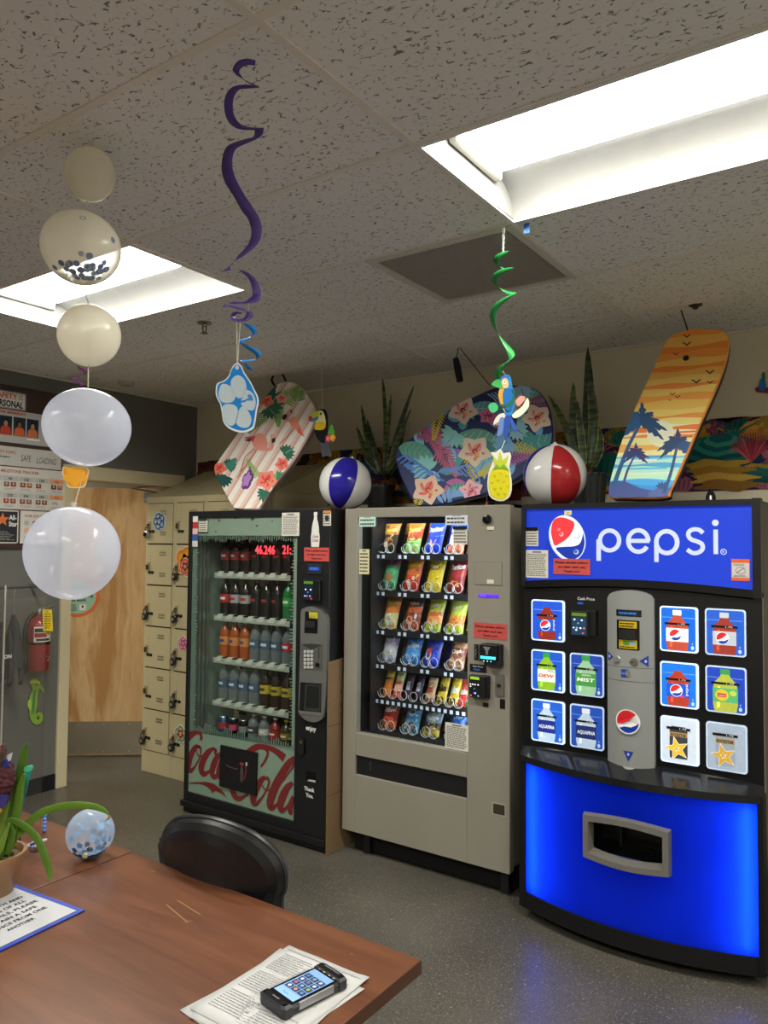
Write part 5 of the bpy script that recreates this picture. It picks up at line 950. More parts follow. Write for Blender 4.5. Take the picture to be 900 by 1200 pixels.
# header sign and black surround
sx_0, sx_1, sz_1 = -1.444, -.517, 1.784
arc = [(sx_0+(sx_1-sx_0)*k/16, 1.464+.022*math.sin(PI*k/16)-.004*k/16) for k in range(17)]
b = MB(); b.slab(PP, arc+[(sx_1, sz_1), (sx_0, sz_1)], .01, hx('1436bc'), hx('0a1a60'), .0, 'glow_dim', 0)
b.build('sign_panel', t)
b = MB(); lw = hx('b9c3de'); gb_ = 'glow_dim'
Gp = lambda x, y: PP.px(600+x/3, 570+y/3); kx = abs(Gp(300, 190)[0]-Gp(700, 190)[0])/400; ky = abs(Gp(500, 100)[1]-Gp(500, 260)[1])/160
def ring(cx, cy, rx, ry, w_, a0=0, a1=2*PI, o=.001): x, z = Gp(cx, cy); b.ring(PP, x, z, rx*kx, ry*ky, w_*kx, lw, o, gb_, a0, a1, 40)
ring(343, 190, 36, 36, 16); ring(444, 192, 36, 38, 16, .0, 2*PI-.55); ring(544, 196, 36, 38, 16)
for xx, ya, yb_ in ((305, 186, 262), (508, 190, 266)): a = Gp(xx-8, ya); c_ = Gp(xx+8, yb_); b.rect(PP, a[0], c_[0], c_[1], a[1], lw, .0012, gb_)
a = Gp(408, 184); c_ = Gp(484, 199); b.rect(PP, a[0], c_[0], c_[1], a[1], lw, .0013, gb_)
b.stroke(PP, [(*Gp(672, 164), 15*kx), (*Gp(658, 153), 15*kx), (*Gp(640, 151), 15*kx), (*Gp(624, 158), 15*kx), (*Gp(620, 172), 15*kx), (*Gp(630, 186), 15*kx), (*Gp(652, 194), 15*kx), (*Gp(668, 203), 15*kx), (*Gp(670, 220), 15*kx), (*Gp(656, 232), 15*kx), (*Gp(636, 234), 15*kx), (*Gp(616, 222), 15*kx)], lw, .0014, gb_, smooth=4)
a = Gp(708, 152); c_ = Gp(725, 238); b.rect(PP, a[0], c_[0], c_[1], a[1], lw, .0012, gb_); x, z = Gp(715, 128); b.ell(PP, x, z, 11*kx, 11*kx, lw, .0012, gb_)
x, z = Gp(744, 230); b.ring(PP, x, z, 9*kx, 9*kx, 2.5*kx, lw, .0012, gb_); b.text(PP, 'R', x, z-.0045*1.2, .011, lw, .0012, gb_, 'CENTER'); b.build('sign_lettering', t)
b = MB(); Gg = lambda x, y: PP.px(610+x/6, 585+y/6)
def gshape(pts, col, o, m='glow_dim', sm=4): b.shape(PP, catmull([Gg(*p) for p in pts], sm, True) if sm > 1 else [Gg(*p) for p in pts], hx(col) if isinstance(col, str) else col, o, m)
teeth = []
for k in range(40):
    a = 2*PI*k/40; r_ = 1.0 if k % 2 else .93; x, y = 118*r_*math.cos(a), 165*r_*math.sin(a); teeth.append((288+x*math.cos(.28)+y*math.sin(.28)*-1, 282+x*math.sin(.28)*-1+y*math.cos(.28)))
gshape(teeth, '0c2fae', .0008, sm=1)
def gell(cx, cy, rx, ry, rot, n=40): return [(cx+rx*math.cos(a)*math.cos(rot)-ry*math.sin(a)*math.sin(rot), cy+rx*math.cos(a)*math.sin(rot)+ry*math.sin(a)*math.cos(rot)) for a in (2*PI*k/n for k in range(n))]
gshape(gell(329, 273, 125, 165, -.33), 'c9d4ee', .0012, sm=1); gshape(gell(331, 273, 112, 152, -.33), 'e8ecf6', .0014, 'glow_dim', 1)
gshape([(216, 225), (232, 150), (285, 128), (340, 140), (380, 168), (366, 225), (330, 275), (280, 310), (242, 326), (224, 280)], 'e0343a', .0018, 'glow_dim')
gshape([(250, 342), (320, 334), (380, 330), (418, 310), (436, 262), (438, 235), (452, 300), (440, 360), (415, 400), (370, 424), (320, 412), (278, 380)], '0f2f9a', .0018, 'glow_dim')
for x, y, r_ in ((398, 255, 26), (318, 318, 13), (356, 296, 9), (288, 246, 15), (392, 370, 18), (270, 212, 9)): gshape(gell(x, y, r_, r_, 0, 16), 'b8c0d0', .0022, 'glow_dim', 1); gshape(gell(x-r_*.15, y-r_*.15, r_*.75, r_*.75, 0, 16), 'd8dce6' if x not in (288, 270, 392) else ('e0525a' if x < 300 else '3a5ab8'), .0024, 'glow_dim', 1)
b.build('bottle_cap_logo', t)
b = MB()    # black surround
b.box(px0, sx_0, PY-.012, PY+.04, 1.44, 1.80, BLK, 'satin'); b.box(sx_1, px1, PY-.012, PY+.04, 1.43, 1.808, BLK, 'satin'); b.box(sx_0, sx_1, PY-.012, PY+.04, sz_1, 1.805, BLK, 'satin')
v = []
for x, z in arc: v += [(x, PY-.012, z), (x, PY-.012, z-.03), (x, PY+.05, z-.055), (x, PY+.02, z)]
b.add(v, [(4*k+i, 4*k+i+1, 4*k+i+5, 4*k+i+4) for k in range(16) for i in range(3)]+[(4*k, 4*k+4, 4*k+7, 4*k+3) for k in range(16)], BLK, 'gloss'); b.build('sign_surround', t)
b = MB(); b.box(px0, px1, PY+.006, PY+.04, .70, 1.45, hx('131416'), 'gloss'); b.build('selection_board', t, bevel=.002)
# selection windows
PFl = front(PY+.006)
COLS = [(-1.418, -1.263), (-1.24, -1.092), (-.862, -.715), (-.69, -.543)]; RW = [(1.203, 1.383), (.985, 1.163), (.765, .947)]
def bottle_art(b, fr, cx, z0, z1, wd, liq, cap, lab, word, wcol, em, logo=None, capped=True, tint=None):
    h = z1-z0; P = [(0, .86), (.1, .95), (.2, 1), (.45, 1), (.62, .93), (.7, .8), (.8, .45), (.86, .34), (.88, .34)]
    Q = lambda a, s=1: [(cx+wd/2*w_*s, z0+h*q) for q, w_ in a]+[(cx-wd/2*w_*s, z0+h*q) for q, w_ in reversed(a)]
    b.shape(fr, Q(P), hx(liq), .0016, em); hi = tuple(min(1, c*1.7+.02) for c in hx(liq))
    b.shape(fr, [(cx-wd*.34, z0+h*.08), (cx-wd*.22, z0+h*.08), (cx-wd*.2, z0+h*.6), (cx-wd*.32, z0+h*.56)], hi, .0018, em)
    if capped: b.shape(fr, rrect(cx-wd*.2, cx+wd*.2, z0+h*.87, z0+h*1.0, wd*.04), hx(cap), .0018, em)
    b.rect(fr, cx-wd*.5, cx+wd*.5, z0+h*.22, z0+h*.55, hx(lab), .002, em)
    b.rect(fr, cx-wd*.56, cx+wd*.56, z0+h*.635, z0+h*.685, hx('0a0a0c'), .0026, 'matte'); b.text(fr, '1.75', cx+wd*.05, z0+h*.643, h*.032, WHT, .003, 'glow_dim', width=wd*.3)
    if logo:
        lx, lz, r_ = cx-wd*.08, z0+h*.385, wd*.27; globe(b, fr, lx, lz, r_, em, .0024)
    if word: b.text(fr, word, cx, z0+h*.34, h*.09, hx(wcol), .0028, em, 'CENTER', width=wd*.88, bold=.03, shear=.15)
def globe(b, fr, cx, cz, r_, em, o, white='f0f0f0'):
    b.ell(fr, cx, cz, r_*1.06, r_*1.06, hx(white), o, em, seg=32)
    n = 16; top = [(cx+r_*.95*math.cos(a), cz+r_*.95*math.sin(a)) for a in (.75+(3.45-.75)*k/n for k in range(n+1))]
    cur = [(cx-r_*.5, cz-r_*.22), (cx+r_*.05, cz+r_*.05), (cx+r_*.4, cz+r_*.4)]; b.shape(fr, top+cur, hx('d82c34'), o+.0003, em)
    bot = [(cx+r_*.95*math.cos(a), cz+r_*.95*math.sin(a)) for a in (3.85+(6.25-3.85)*k/n for k in range(n+1))]; cur = [(cx+r_*.75, cz-r_*.22), (cx+r_*.3, cz-r_*.45), (cx-r_*.3, cz-r_*.45)]; b.shape(fr, bot+cur, hx('1a3fa8'), o+.0003, em)
arts = {(0, 0): ('cola', 'first'), (0, 1): 0}
def window(ci, ri, fn, lit, bg):
    x0, x1 = COLS[ci]; z0, z1 = RW[ri]; em = 'glow_mid' if lit else 'glow_low'
    b = MB(); b.slab(PFl, rrect(x0, x1, z0, z1, .012), .006, hx('c9dcf8'), hx('9ab0d0'), .008, 'glow' if lit else 'glow_low'); Wn = front(PY-.002)
    e = .006; b.shape(Wn, rrect(x0+e, x1-e-(.004 if lit else 0), z0+e, z1-e, .009), hx(bg), .0006, em)
    if bg[0] in '0123': b.rect(Wn, x0+.01, x1-.012, z1-.045, z1-.043, hx('7aa8f0'), .001, em)
    fn(b, Wn, x0, x1, z0, z1, em)
    if bg[0] in '0123': b.ell(Wn, x1-.022, z0+.02, .006, .008, hx('b8d4f8'), .001, em); b.ell(Wn, x1-.022, z0+.036, .003, .004, hx('7aa8e8'), .001, em)
    return b.build('selection_window', t)
BA = bottle_art
window(0, 0, lambda b, f_, x0, x1, z0, z1, em: (BA(b, f_, (x0+x1)/2-.004, z0+.008, z0+.166, .085, '8a2c1c', 'c8503a', '1a52c8', None, 'fff', em, True, capped=False), b.text(f_, 'pepsi', x1-.045, z0+.05, .012, hx('e8f0ff'), .003, em, rot=PI/2, width=.045)), True, '1f52d0')
window(0, 1, lambda b, f_, x0, x1, z0, z1, em: (BA(b, f_, (x0+x1)/2-.006, z0+.006, z0+.168, .082, '8ab82a', '2f9a3a', 'e8ece0', 'DEW', 'c0302c', em), b.text(f_, 'MTN', (x0+x1)/2, z0+.082, .012, hx('1a6a2a'), .003, em, width=.03)), True, '1f56c8')
window(0, 2, lambda b, f_, x0, x1, z0, z1, em: BA(b, f_, (x0+x1)/2-.006, z0+.006, z0+.168, .082, 'b8d0e8', 'd8e4f0', '20308a', 'AQUAFINA', 'e8ecf8', em), True, '2460d0')
window(1, 1, lambda b, f_, x0, x1, z0, z1, em: (BA(b, f_, (x0+x1)/2-.003, z0+.006, z0+.17, .09, '9ac8a0', '3aa048', '4a9a4a', 'MIST', 'f0f4e8', em), b.text(f_, 'SIERRA', (x0+x1)/2-.02, z0+.084, .009, hx('f0f4e8'), .003, em, width=.04)), False, '2448b0')
window(1, 2, lambda b, f_, x0, x1, z0, z1, em: BA(b, f_, (x0+x1)/2-.003, z0+.006, z0+.168, .088, 'b8cce0', 'd8e4f0', '20306a', 'AQUAFINA', 'e0e8f8', em), False, '2450b8')
window(2, 0, lambda b, f_, x0, x1, z0, z1, em: BA(b, f_, (x0+x1)/2-.006, z0+.006, z0+.166, .085, 'b84a34', 'f0f4f8', 'f0f2f4', None, 'fff', em, True), True, '1466d8')
window(3, 0, lambda b, f_, x0, x1, z0, z1, em: BA(b, f_, (x0+x1)/2-.003, z0+.006, z0+.166, .085, 'a03a2c', 'c8d0d8', 'c0c8d4', None, 'fff', em, True), False, '2860d0')
window(2, 1, lambda b, f_, x0, x1, z0, z1, em: (BA(b, f_, (x0+x1)/2-.004, z0+.006, z0+.163, .085, 'b03c28', 'd8503a', '1a52d0', None, 'fff', em, True, capped=False), b.ell(f_, (x0+x1)/2+.012, z0+.045, .008, .006, hx('e03a7a'), .003, em), b.text(f_, 'pepsi', x1-.04, z0+.05, .012, hx('f0f4ff'), .003, em, rot=PI/2, width=.045)), True, '1a74e0')
window(3, 1, lambda b, f_, x0, x1, z0, z1, em: (BA(b, f_, (x0+x1)/2-.002, z0+.006, z0+.168, .09, 'b8c048', '3fa058', '5ab87a', None, 'fff', em), b.ell(f_, (x0+x1)/2-.014, z0+.068, .024, .022, hx('e8c83a'), .003, em), b.rect(f_, (x0+x1)/2-.03, (x0+x1)/2+.002, z0+.061, z0+.075, hx('c83a2c'), .0033, em), b.text(f_, 'Lipton', (x0+x1)/2-.014, z0+.064, .008, WHT, .0036, em, 'CENTER', width=.026), b.ell(f_, (x0+x1)/2+.026, z0+.078, .012, .01, hx('c8dc4a'), .003, em)), False, '2448c0')
def can_art(b, f_, x0, x1, z0, z1, em, body, star):
    cx = (x0+x1)/2-.004; b.shape(f_, [(cx-.032, z0+.02), (cx+.032, z0+.02), (cx+.034, z0+.028), (cx+.034, z0+.13), (cx+.026, z0+.145), (cx-.026, z0+.145), (cx-.034, z0+.13), (cx-.034, z0+.028)], hx(body), .0014, em)
    b.rect(f_, cx-.034, cx+.034, z0+.105, z0+.122, hx('a88a5a'), .0018, em); b.text(f_, 'ROCKSTAR', cx, z0+.107, .012, hx('1a1410'), .0022, em, 'CENTER', width=.06, bold=.03)
    b.rect(f_, cx-.045, cx+.045, z0+.132, z0+.142, hx('0a0a0c'), .0026, 'matte'); b.text(f_, '1.75', cx+.005, z0+.134, .007, WHT, .003, 'glow_dim', width=.025)
    for r_, c_, o in ((.05, 'e8e4d8', .0024), (.044, star, .0027), (.016, 'e8d8a0', .0029)):
        pts = []
        for k in range(10): a = .25+PI/2+k*PI/5; rr = r_ if k % 2 == 0 else r_*.42; pts.append((cx-.006+rr*math.cos(a), z0+.058+rr*math.sin(a)))
        b.shape(f_, pts, hx(c_), o, em)
    b.text(f_, 'R', cx-.006, z0+.052, .014, hx('8a6a1a'), .0032, em, 'CENTER')
window(2, 2, lambda b, f_, x0, x1, z0, z1, em: can_art(b, f_, x0, x1, z0, z1, em, '3a3c40', 'e8b82c'), True, 'c8d4e4')
window(3, 2, lambda b, f_, x0, x1, z0, z1, em: can_art(b, f_, x0, x1, z0, z1, em, '9aa4b0', 'd8a83a'), False, 'a8b8cc')
# card reader
b = MB(); x0, z1 = PP.px(671, 715); x1, z0 = PP.px(694, 746); b.fbox(PFl, x0, x0+.078, z0, z1, 0, .03, hx('0e0f11')); b.fbox(PFl, x0+.06, x1+.02, z0+.002, z1+.004, 0, .02, hx('0b0b0c')); b.rect(PFl, x0+.005, x0+.07, z1-.022, z1-.008, hx('4a6a1a'), .031, 'glow'); b.rect(PFl, x0+.005, x0+.07, z0+.006, z1-.026, hx('12304a'), .031, 'glow')
for u, v, c_ in ((.018, .07, 'e8eef8'), (.05, .068, 'e8eef8'), (.034, .055, '6a8aa8'), (.014, .035, 'c9c9d4'), (.028, .035, '8a9ad0'), (.044, .035, 'f0f0f0'), (.06, .035, 'c06a5a'), (.026, .026, 'e8f0ff'), (.055, .014, 'd0503a')): b.ell(PFl, x0+u, z0+v, .0045, .0035, hx(c_), .0315, 'glow')
b.text(PFl, 'Cash Price', x0+.02, z1+.045, .013, hx('c8ccd0'), .001, 'glow_dim', width=.075); b.rect(PFl, x0+.02, x0+.045, z1+.026, z1+.036, hx('1a4a9a'), .001, 'glow_dim'); b.build('card_reader', t, bevel=.003)
# curved service panel
a0, a1 = -1.073, -.883; am = (a0+a1)/2; pc = hx('8d8f8d')
def PC(x, z, o=0): q = (x-am)/((a1-a0)/2); return Vector((x, PY-.012-.028*(1-q*q)-o, z))
b = MB(); n = 16; cols_ = []
v = []; 
for k in range(n+1):
    x = a0+(a1-a0)*k/n; q = abs((x-am)/((a1-a0)/2)); zt = 1.405+.036*math.sqrt(max(0, 1-q*q)); zb = .715-.03*math.sqrt(max(0, 1-q*q))
    v += [PC(x, zt), PC(x, zb), Vector((x, PY+.01, zt)), Vector((x, PY+.01, zb))]
b.add(v, [(4*k, 4*k+1, 4*k+5, 4*k+4) for k in range(n)], pc, 'machine_paint', True); b.add(v, [(4*k, 4*k+4, 4*k+6, 4*k+2) for k in range(n)]+[(4*k+1, 4*k+3, 4*k+7, 4*k+5) for k in range(n)]+[(0, 2, 3, 1), (4*n, 4*n+1, 4*n+3, 4*n+2)], pc, 'machine_paint')
for zz in (1.128, 1.072): b.rect(PC, a0, a1, zz, zz+.002, hx('4a4b4a'), .0006, 'matte', 12)
sp = b.build('service_panel', t, sharp=.5)
b = MB(); b.rect(PC, am-.05, am+.052, 1.335, 1.362, hx('17181c'), .001, 'gloss', 6); b.rect(PC, am-.042, am+.038, 1.339, 1.358, hx('10284a'), .002, 'gloss', 6); b.text(PC, 'ICE COLD DRINKS', am-.038, 1.345, .007, hx('4a9ae8'), .003, 'glow', width=.07); b.build('display', sp)
b = MB(); b.rect(PC, am-.048, am+.045, 1.20, 1.32, hx('0d0d0e'), .001, 'gloss', 6); b.rect(PC, am-.038, am+.035, 1.288, 1.315, hx('c8a81c'), .002, 'paper', 6); b.rect(PC, am-.038, am+.035, 1.205, 1.24, hx('c8a81c'), .002, 'paper', 6); b.lines(PC, am-.034, am+.03, 1.29, 1.312, 2, BLK, .003); b.lines(PC, am-.034, am+.03, 1.207, 1.216, 1, BLK, .003)
b.rect(PC, am-.02, am+.005, 1.22, 1.235, hx('4a8a3a'), .003, 'paper', 2); b.rect(PC, am-.01, am+.03, 1.222, 1.236, hx('7aa8c8'), .0028, 'paper', 2); b.rect(PC, am-.035, am+.032, 1.244, 1.284, hx('1b1b1c'), .012, 'satin', 6); b.build('bill_acceptor', sp)
for pts, (x, z) in (([(a0+.005, 1.185), (a0+.005, 1.145), (a0+.03, 1.165)], (a0+.012, 1.165)), ([(a1-.018, 1.182), (a1-.018, 1.135), (a1-.052, 1.158)], (a1-.028, 1.158)), ([(am-.022, .792), (am+.02, .792), (am-.001, .752)], (am-.001, .78))):
    b = MB(); b.shape(PC, pts, hx('223a9a'), .0015, 'satin'); b.ell(PC, x, z, .004, .006, hx('c8d0e8'), .002); b.build('blue_arrow', sp)
b = MB(); b.rect(PC, am-.03, am+.0, 1.088, 1.12, hx('1f3f9a'), .0015, 'satin', 2); b.ell(PC, am-.002, 1.104, .01, .013, hx('c9c9c4'), .002, 'metal'); b.text(PC, 'PUSH', am-.027, 1.1, .006, hx('c8d0e8'), .003, width=.016); b.build('push_sticker', sp)
b = MB(); c_ = PC(a0+.048, 1.158); b.lathe([(.014, 0), (.014, .006), (.011, .009), (0, .009)], hx('b9b9b4'), 'metal', 20, c_, (0, -1, 0)); b.build('coin_return_button', sp)
b = MB(); c_ = PC(a1-.072, 1.152); b.lathe([(.017, 0), (.016, .003), (0, .003)], hx('9a9a96'), 'metal', 20, c_, (0, -1, 0)); b.rect(PC, a1-.09, a1-.056, 1.15, 1.153, BLK, .004); b.build('coin_slot', sp)
b = MB(); globe(b, PC, am-.002, .912, .047, 'gloss', .0078, 'f0f0ee'); b.build('globe_decal', sp)
b = MB(); b.lathe([(.0, .03), (.03, .028), (.036, .02), (.036, -.035), (.03, -.035), (.028, .0)], hx('8d8f8d'), 'machine_paint', 24, (am, PY-.02, .70)); b.build('coin_cup', sp)
# curved shelf and glowing lower front
def bulge(x): q = (x-pcx)/((px1-px0)/2); return PY-.005-.105*(1-q*q)
n = 30; XSb = [px0+(px1-px0)*k/n for k in range(n+1)]
b = MB(); v = []
for x in XSb: v += [(x, PY+.02, .745), (x, bulge(x)-.02, .700), (x, bulge(x)-.022, .672), (x, bulge(x)+.012, .664)]
b.add(v, [(4*k+i, 4*k+i+1, 4*k+i+5, 4*k+i+4) for k in range(n) for i in range(3)], hx('1a1b1d'), 'gloss', True); b.build('shelf', t, sharp=.3)
lx0, lx1 = px0+.026, px1-.02
XLb = [lx0+(lx1-lx0)*k/n for k in range(n+1)]
slx0, slx1, slz0, slz1 = -1.138, -.802, .365, .532
def blue(xa, xb, za, zb, b, m='backlit_blue', off=0, nn=12, col=(1, 1, 1)):
    xs = [xa+(xb-xa)*k/nn for k in range(nn+1)]; v = []
    for x in xs: v += [(x, bulge(x)-off, za), (x, bulge(x)-off, zb)]
    b.add(v, [(2*k, 2*k+2, 2*k+3, 2*k+1) for k in range(nn)], col, m, True)
b = MB(); zl0, zl1 = .108, .668; blue(lx0, slx0, zl0, zl1, b); blue(slx0, slx1, slz1, zl1, b); blue(slx0, slx1, zl0, slz0, b); blue(slx1, lx1, zl0, zl1, b); b.build('blue_front', t)
b = MB(); b.box(px0, lx0, PY-.03, PY+.04, .05, .7, hx('060607'), 'matte'); b.box(lx1, px1, PY-.03, PY+.04, .05, .7, hx('060607'), 'matte')
v = []
for x in XSb: v += [(x, bulge(x)-.01, .11), (x, bulge(x)-.014, .045), (x, bulge(x)+.03, .03), (x, bulge(x)+.02, .11)]
b.add(v, [(4*k+i, 4*k+i+1, 4*k+i+5, 4*k+i+4) for k in range(n) for i in range(3)]+[(4*k, 4*k+4, 4*k+7, 4*k+3) for k in range(n)], hx('060607'), 'matte'); b.build('lower_frame', t)
b = MB()
b.add([(lx0, PY+.026, .1), (lx1, PY+.026, .1), (lx1, PY+.026, .67), (lx0, PY+.026, .67)], [(0, 1, 2, 3)], WHT, 'matte')
for zz in (.106, .669): b.add([(x, y_, zz) for x in XLb for y_ in (bulge(x)+.001, PY+.026)], [(2*k, 2*k+1, 2*k+3, 2*k+2) for k in range(n)], WHT, 'matte')
b.build('light_box', t)
for x, l in ((lx0+.05, 0), (lx1-.05, 0)):
    b = MB(); b.tube([(x, bulge(x)+.0 if False else PY-.004, .13), (x, PY-.004, .65)], .008, (1, 1, 1), 'tube_blue', 8); b.build('light_tube', t)
# delivery opening
b = MB(); fr_o = hx('6f6c66')
v = []; nn = 12
def fr_loop(e, off, dz=0):
    pts = []
    for k in range(nn+1): x = slx0-e+(slx1-slx0+2*e)*k/nn; pts.append(Vector((x, bulge(x)-off, slz1+e+.012*math.sin(PI*k/nn))))
    for k in range(nn+1): x = slx1+e-(slx1-slx0+2*e)*k/nn; pts.append(Vector((x, bulge(x)-off, slz0-e-.012*math.sin(PI*k/nn))))
    return pts
l1, l2, l3, l4 = fr_loop(.004, .0), fr_loop(.0, .03), fr_loop(-.022, .03), fr_loop(-.03, -.02); m_ = len(l1)
for A, B in ((l1, l2), (l2, l3), (l3, l4)): b.add(A+B, [(i, (i+1) % m_, m_+(i+1) % m_, m_+i) for i in range(m_)], fr_o, 'satin')
b.build('delivery_frame', t)
b = MB(); e = .03; X0, X1, Z0, Z1, yb2 = slx0+e, slx1-e, slz0+e-.01, slz1-e+.01, PY+.021; yf = PY-.085
b.add([(X0, yf, Z0), (X1, yf, Z0), (X1, yf, Z1), (X0, yf, Z1), (X0, yb2, Z0+.02), (X1, yb2, Z0+.02), (X1, yb2, Z1), (X0, yb2, Z1)], [(4, 5, 6, 7), (0, 4, 7, 3), (1, 2, 6, 5), (3, 7, 6, 2), (0, 1, 5, 4)], hx('070708'), 'satin'); b.box(X0+.09, X0+.097, PY-.03, PY+.018, Z0+.02, Z1, hx('3a3c40'), 'metal'); b.box(X0+.097, X1, PY-.03, PY-.02, Z0, Z0+.03, hx('1a1b1d'), 'metal'); b.build('delivery_chute', t)
for xx in (px0+.06, px1-.06):
    for yy in (PY+.1, 3.9): b = MB(); b.lathe([(.022, 0), (.022, .01), (.01, .012), (.01, .09)], hx('2a2a2a'), 'metal', 12, (xx, yy, 0)); b.build('leveling_foot', t)
# notices on the sign
sticker('small_notice', PP, (616.5, 618), (631, 640), .002, 'white sticker with a black header at the left end of the blue sign', n=6, top='10140f')
sticker('warning_notice', PP, (616.5, 644.5), (642.5, 677.5), .002, 'white printed notice at the lower left of the big blue sign', n=15)
red_sign('sanitize_sign', PP, (649, 654.5), (692, 674), .004, 'red paper sign asking to sanitize, on the blue sign below the bottle cap logo')
b = MB(); x0, z1 = PP.px(857, 655); x1, z0 = PP.px(879, 681); b.fbox(PP, x0, x1, z0, z1, .0, .002, hx('c8ccc8'), 'paper'); b.rect(PP, x0, x1, z1-.014, z1, hx('e8622c'), .0026); b.rect(PP, x0, x1, z0, z0+.012, hx('e8622c'), .0026)
for a_ in ((x0, x0+.002, z0, z1), (x1-.002, x1, z0, z1)): b.rect(PP, *a_, hx('e8622c'), .0027)
b.ring(PP, (x0+x1)/2, (z0+z1)/2-.002, .017, .013, .002, hx('b8443a'), .0027); b.stroke(PP, [((x0+x1)/2-.014, z0+.03), ((x0+x1)/2+.014, z0+.05)], hx('7a6a6a'), .0029, w=.003); b.lines(PP, x0+.008, x1-.008, z1-.026, z1-.017, 2, hx('555555'), .0027); b.lines(PP, x0+.008, x1-.008, z0+.014, z0+.022, 2, hx('555555'), .0027); tag(b.build('orange_warning_label'), 'white warning label with orange edges at the right end of the blue sign', 'label')
b = MB(); x0, z1 = PP.px(661.5, 598.5); x1, z0 = PP.px(670, 603.5); b.fbox(PP, x0, x1, z0, z1, 0, .002, hx('e0ddc8'), 'paper'); b.rect(PP, x0+.008, x1-.008, z0+.005, z1-.005, hx('d8c84a'), .0025); tag(b.build('blank_sticker'), 'tiny white and yellow sticker above the bottle cap logo', 'sticker')
# ================================================================ ON TOP OF THE MACHINES
def tilt_frame(y0, k): return Fr((0, y0, 1.82), (1, 0, 0), (0, k, 1))   # board plane leaning back; n faces the room
def board(fr, pts_px, th, base, side, off=0.):
    pts = catmull(fr.pxs(pts_px), 6, True); b = MB(); n = len(pts); cx = sum(p[0] for p in pts)/n; cy = sum(p[1] for p in pts)/n
    a = sum(pts[i][0]*pts[(i+1) % n][1]-pts[(i+1) % n][0]*pts[i][1] for i in range(n))
    if a < 0: pts = pts[::-1]
    def ins(e):
        o = []
        for i in range(n):
            p, q = pts[i-1], pts[(i+1) % n]; dx, dy = q[0]-p[0], q[1]-p[1]; l = math.hypot(dx, dy) or 1; o.append((pts[i][0]-dy/l*e, pts[i][1]+dx/l*e))
        return o
    L_ = [[fr(x, y, off) for x, y in ins(.012)], [fr(x, y, off-.005) for x, y in ins(.003)], [fr(x, y, off-.012) for x, y in pts], [fr(x, y, off-th) for x, y in ins(.004)]]
    b.add(L_[0], [tuple(range(n))], base, 'foam'); b.add(L_[3], [tuple(range(n))[::-1]], side, 'foam')
    for A, B, c_ in ((L_[0], L_[1], base), (L_[1], L_[2], base), (L_[2], L_[3], side)): b.add(A+B, [(i, n+i, n+(i+1) % n, (i+1) % n) for i in range(n)], c_, 'foam', True)
    return b, shrink(hull(pts), .005)
def hull(p):
    p = sorted(set((round(x, 6), round(y, 6)) for x, y in p)); h = []
    for seq in (p, p[::-1]):
        k = []
        for q in seq:
            while len(k) > 1 and (k[-1][0]-k[-2][0])*(q[1]-k[-2][1])-(k[-1][1]-k[-2][1])*(q[0]-k[-2][0]) <= 0: k.pop()
            k.append(q)
        h += k[:-1]
    return h
def shrink(p, e):
    cx = sum(q[0] for q in p)/len(p); cy = sum(q[1] for q in p)/len(p); return [(x-(x-cx)/math.hypot(x-cx, y-cy)*e, y-(y-cy)/math.hypot(x-cx, y-cy)*e) for x, y in p]
def inside(p, poly):
    c_ = False; n = len(poly)
    for i in range(n):
        a, b_ = poly[i], poly[(i+1) % n]
        if (a[1] > p[1]) != (b_[1] > p[1]) and p[0] < (b_[0]-a[0])*(p[1]-a[1])/(b_[1]-a[1])+a[0]: c_ = not c_
    return c_
def clip_poly(sub, poly):     # Sutherland-Hodgman against a convex outline (counter-clockwise)
    out = sub
    n = len(poly)
    for i in range(n):
        a, b_ = poly[i], poly[(i+1) % n]; inp = out; out = []
        if not inp: return []
        sd = lambda p: (b_[0]-a[0])*(p[1]-a[1])-(b_[1]-a[1])*(p[0]-a[0])
        for j in range(len(inp)):
            p, q = inp[j-1], inp[j]; sp_, sq_ = sd(p), sd(q)
            if (sp_ >= 0) != (sq_ >= 0): t_ = sp_/(sp_-sq_); out.append((p[0]+(q[0]-p[0])*t_, p[1]+(q[1]-p[1])*t_))
            if sq_ >= 0: out.append(q)
    return out
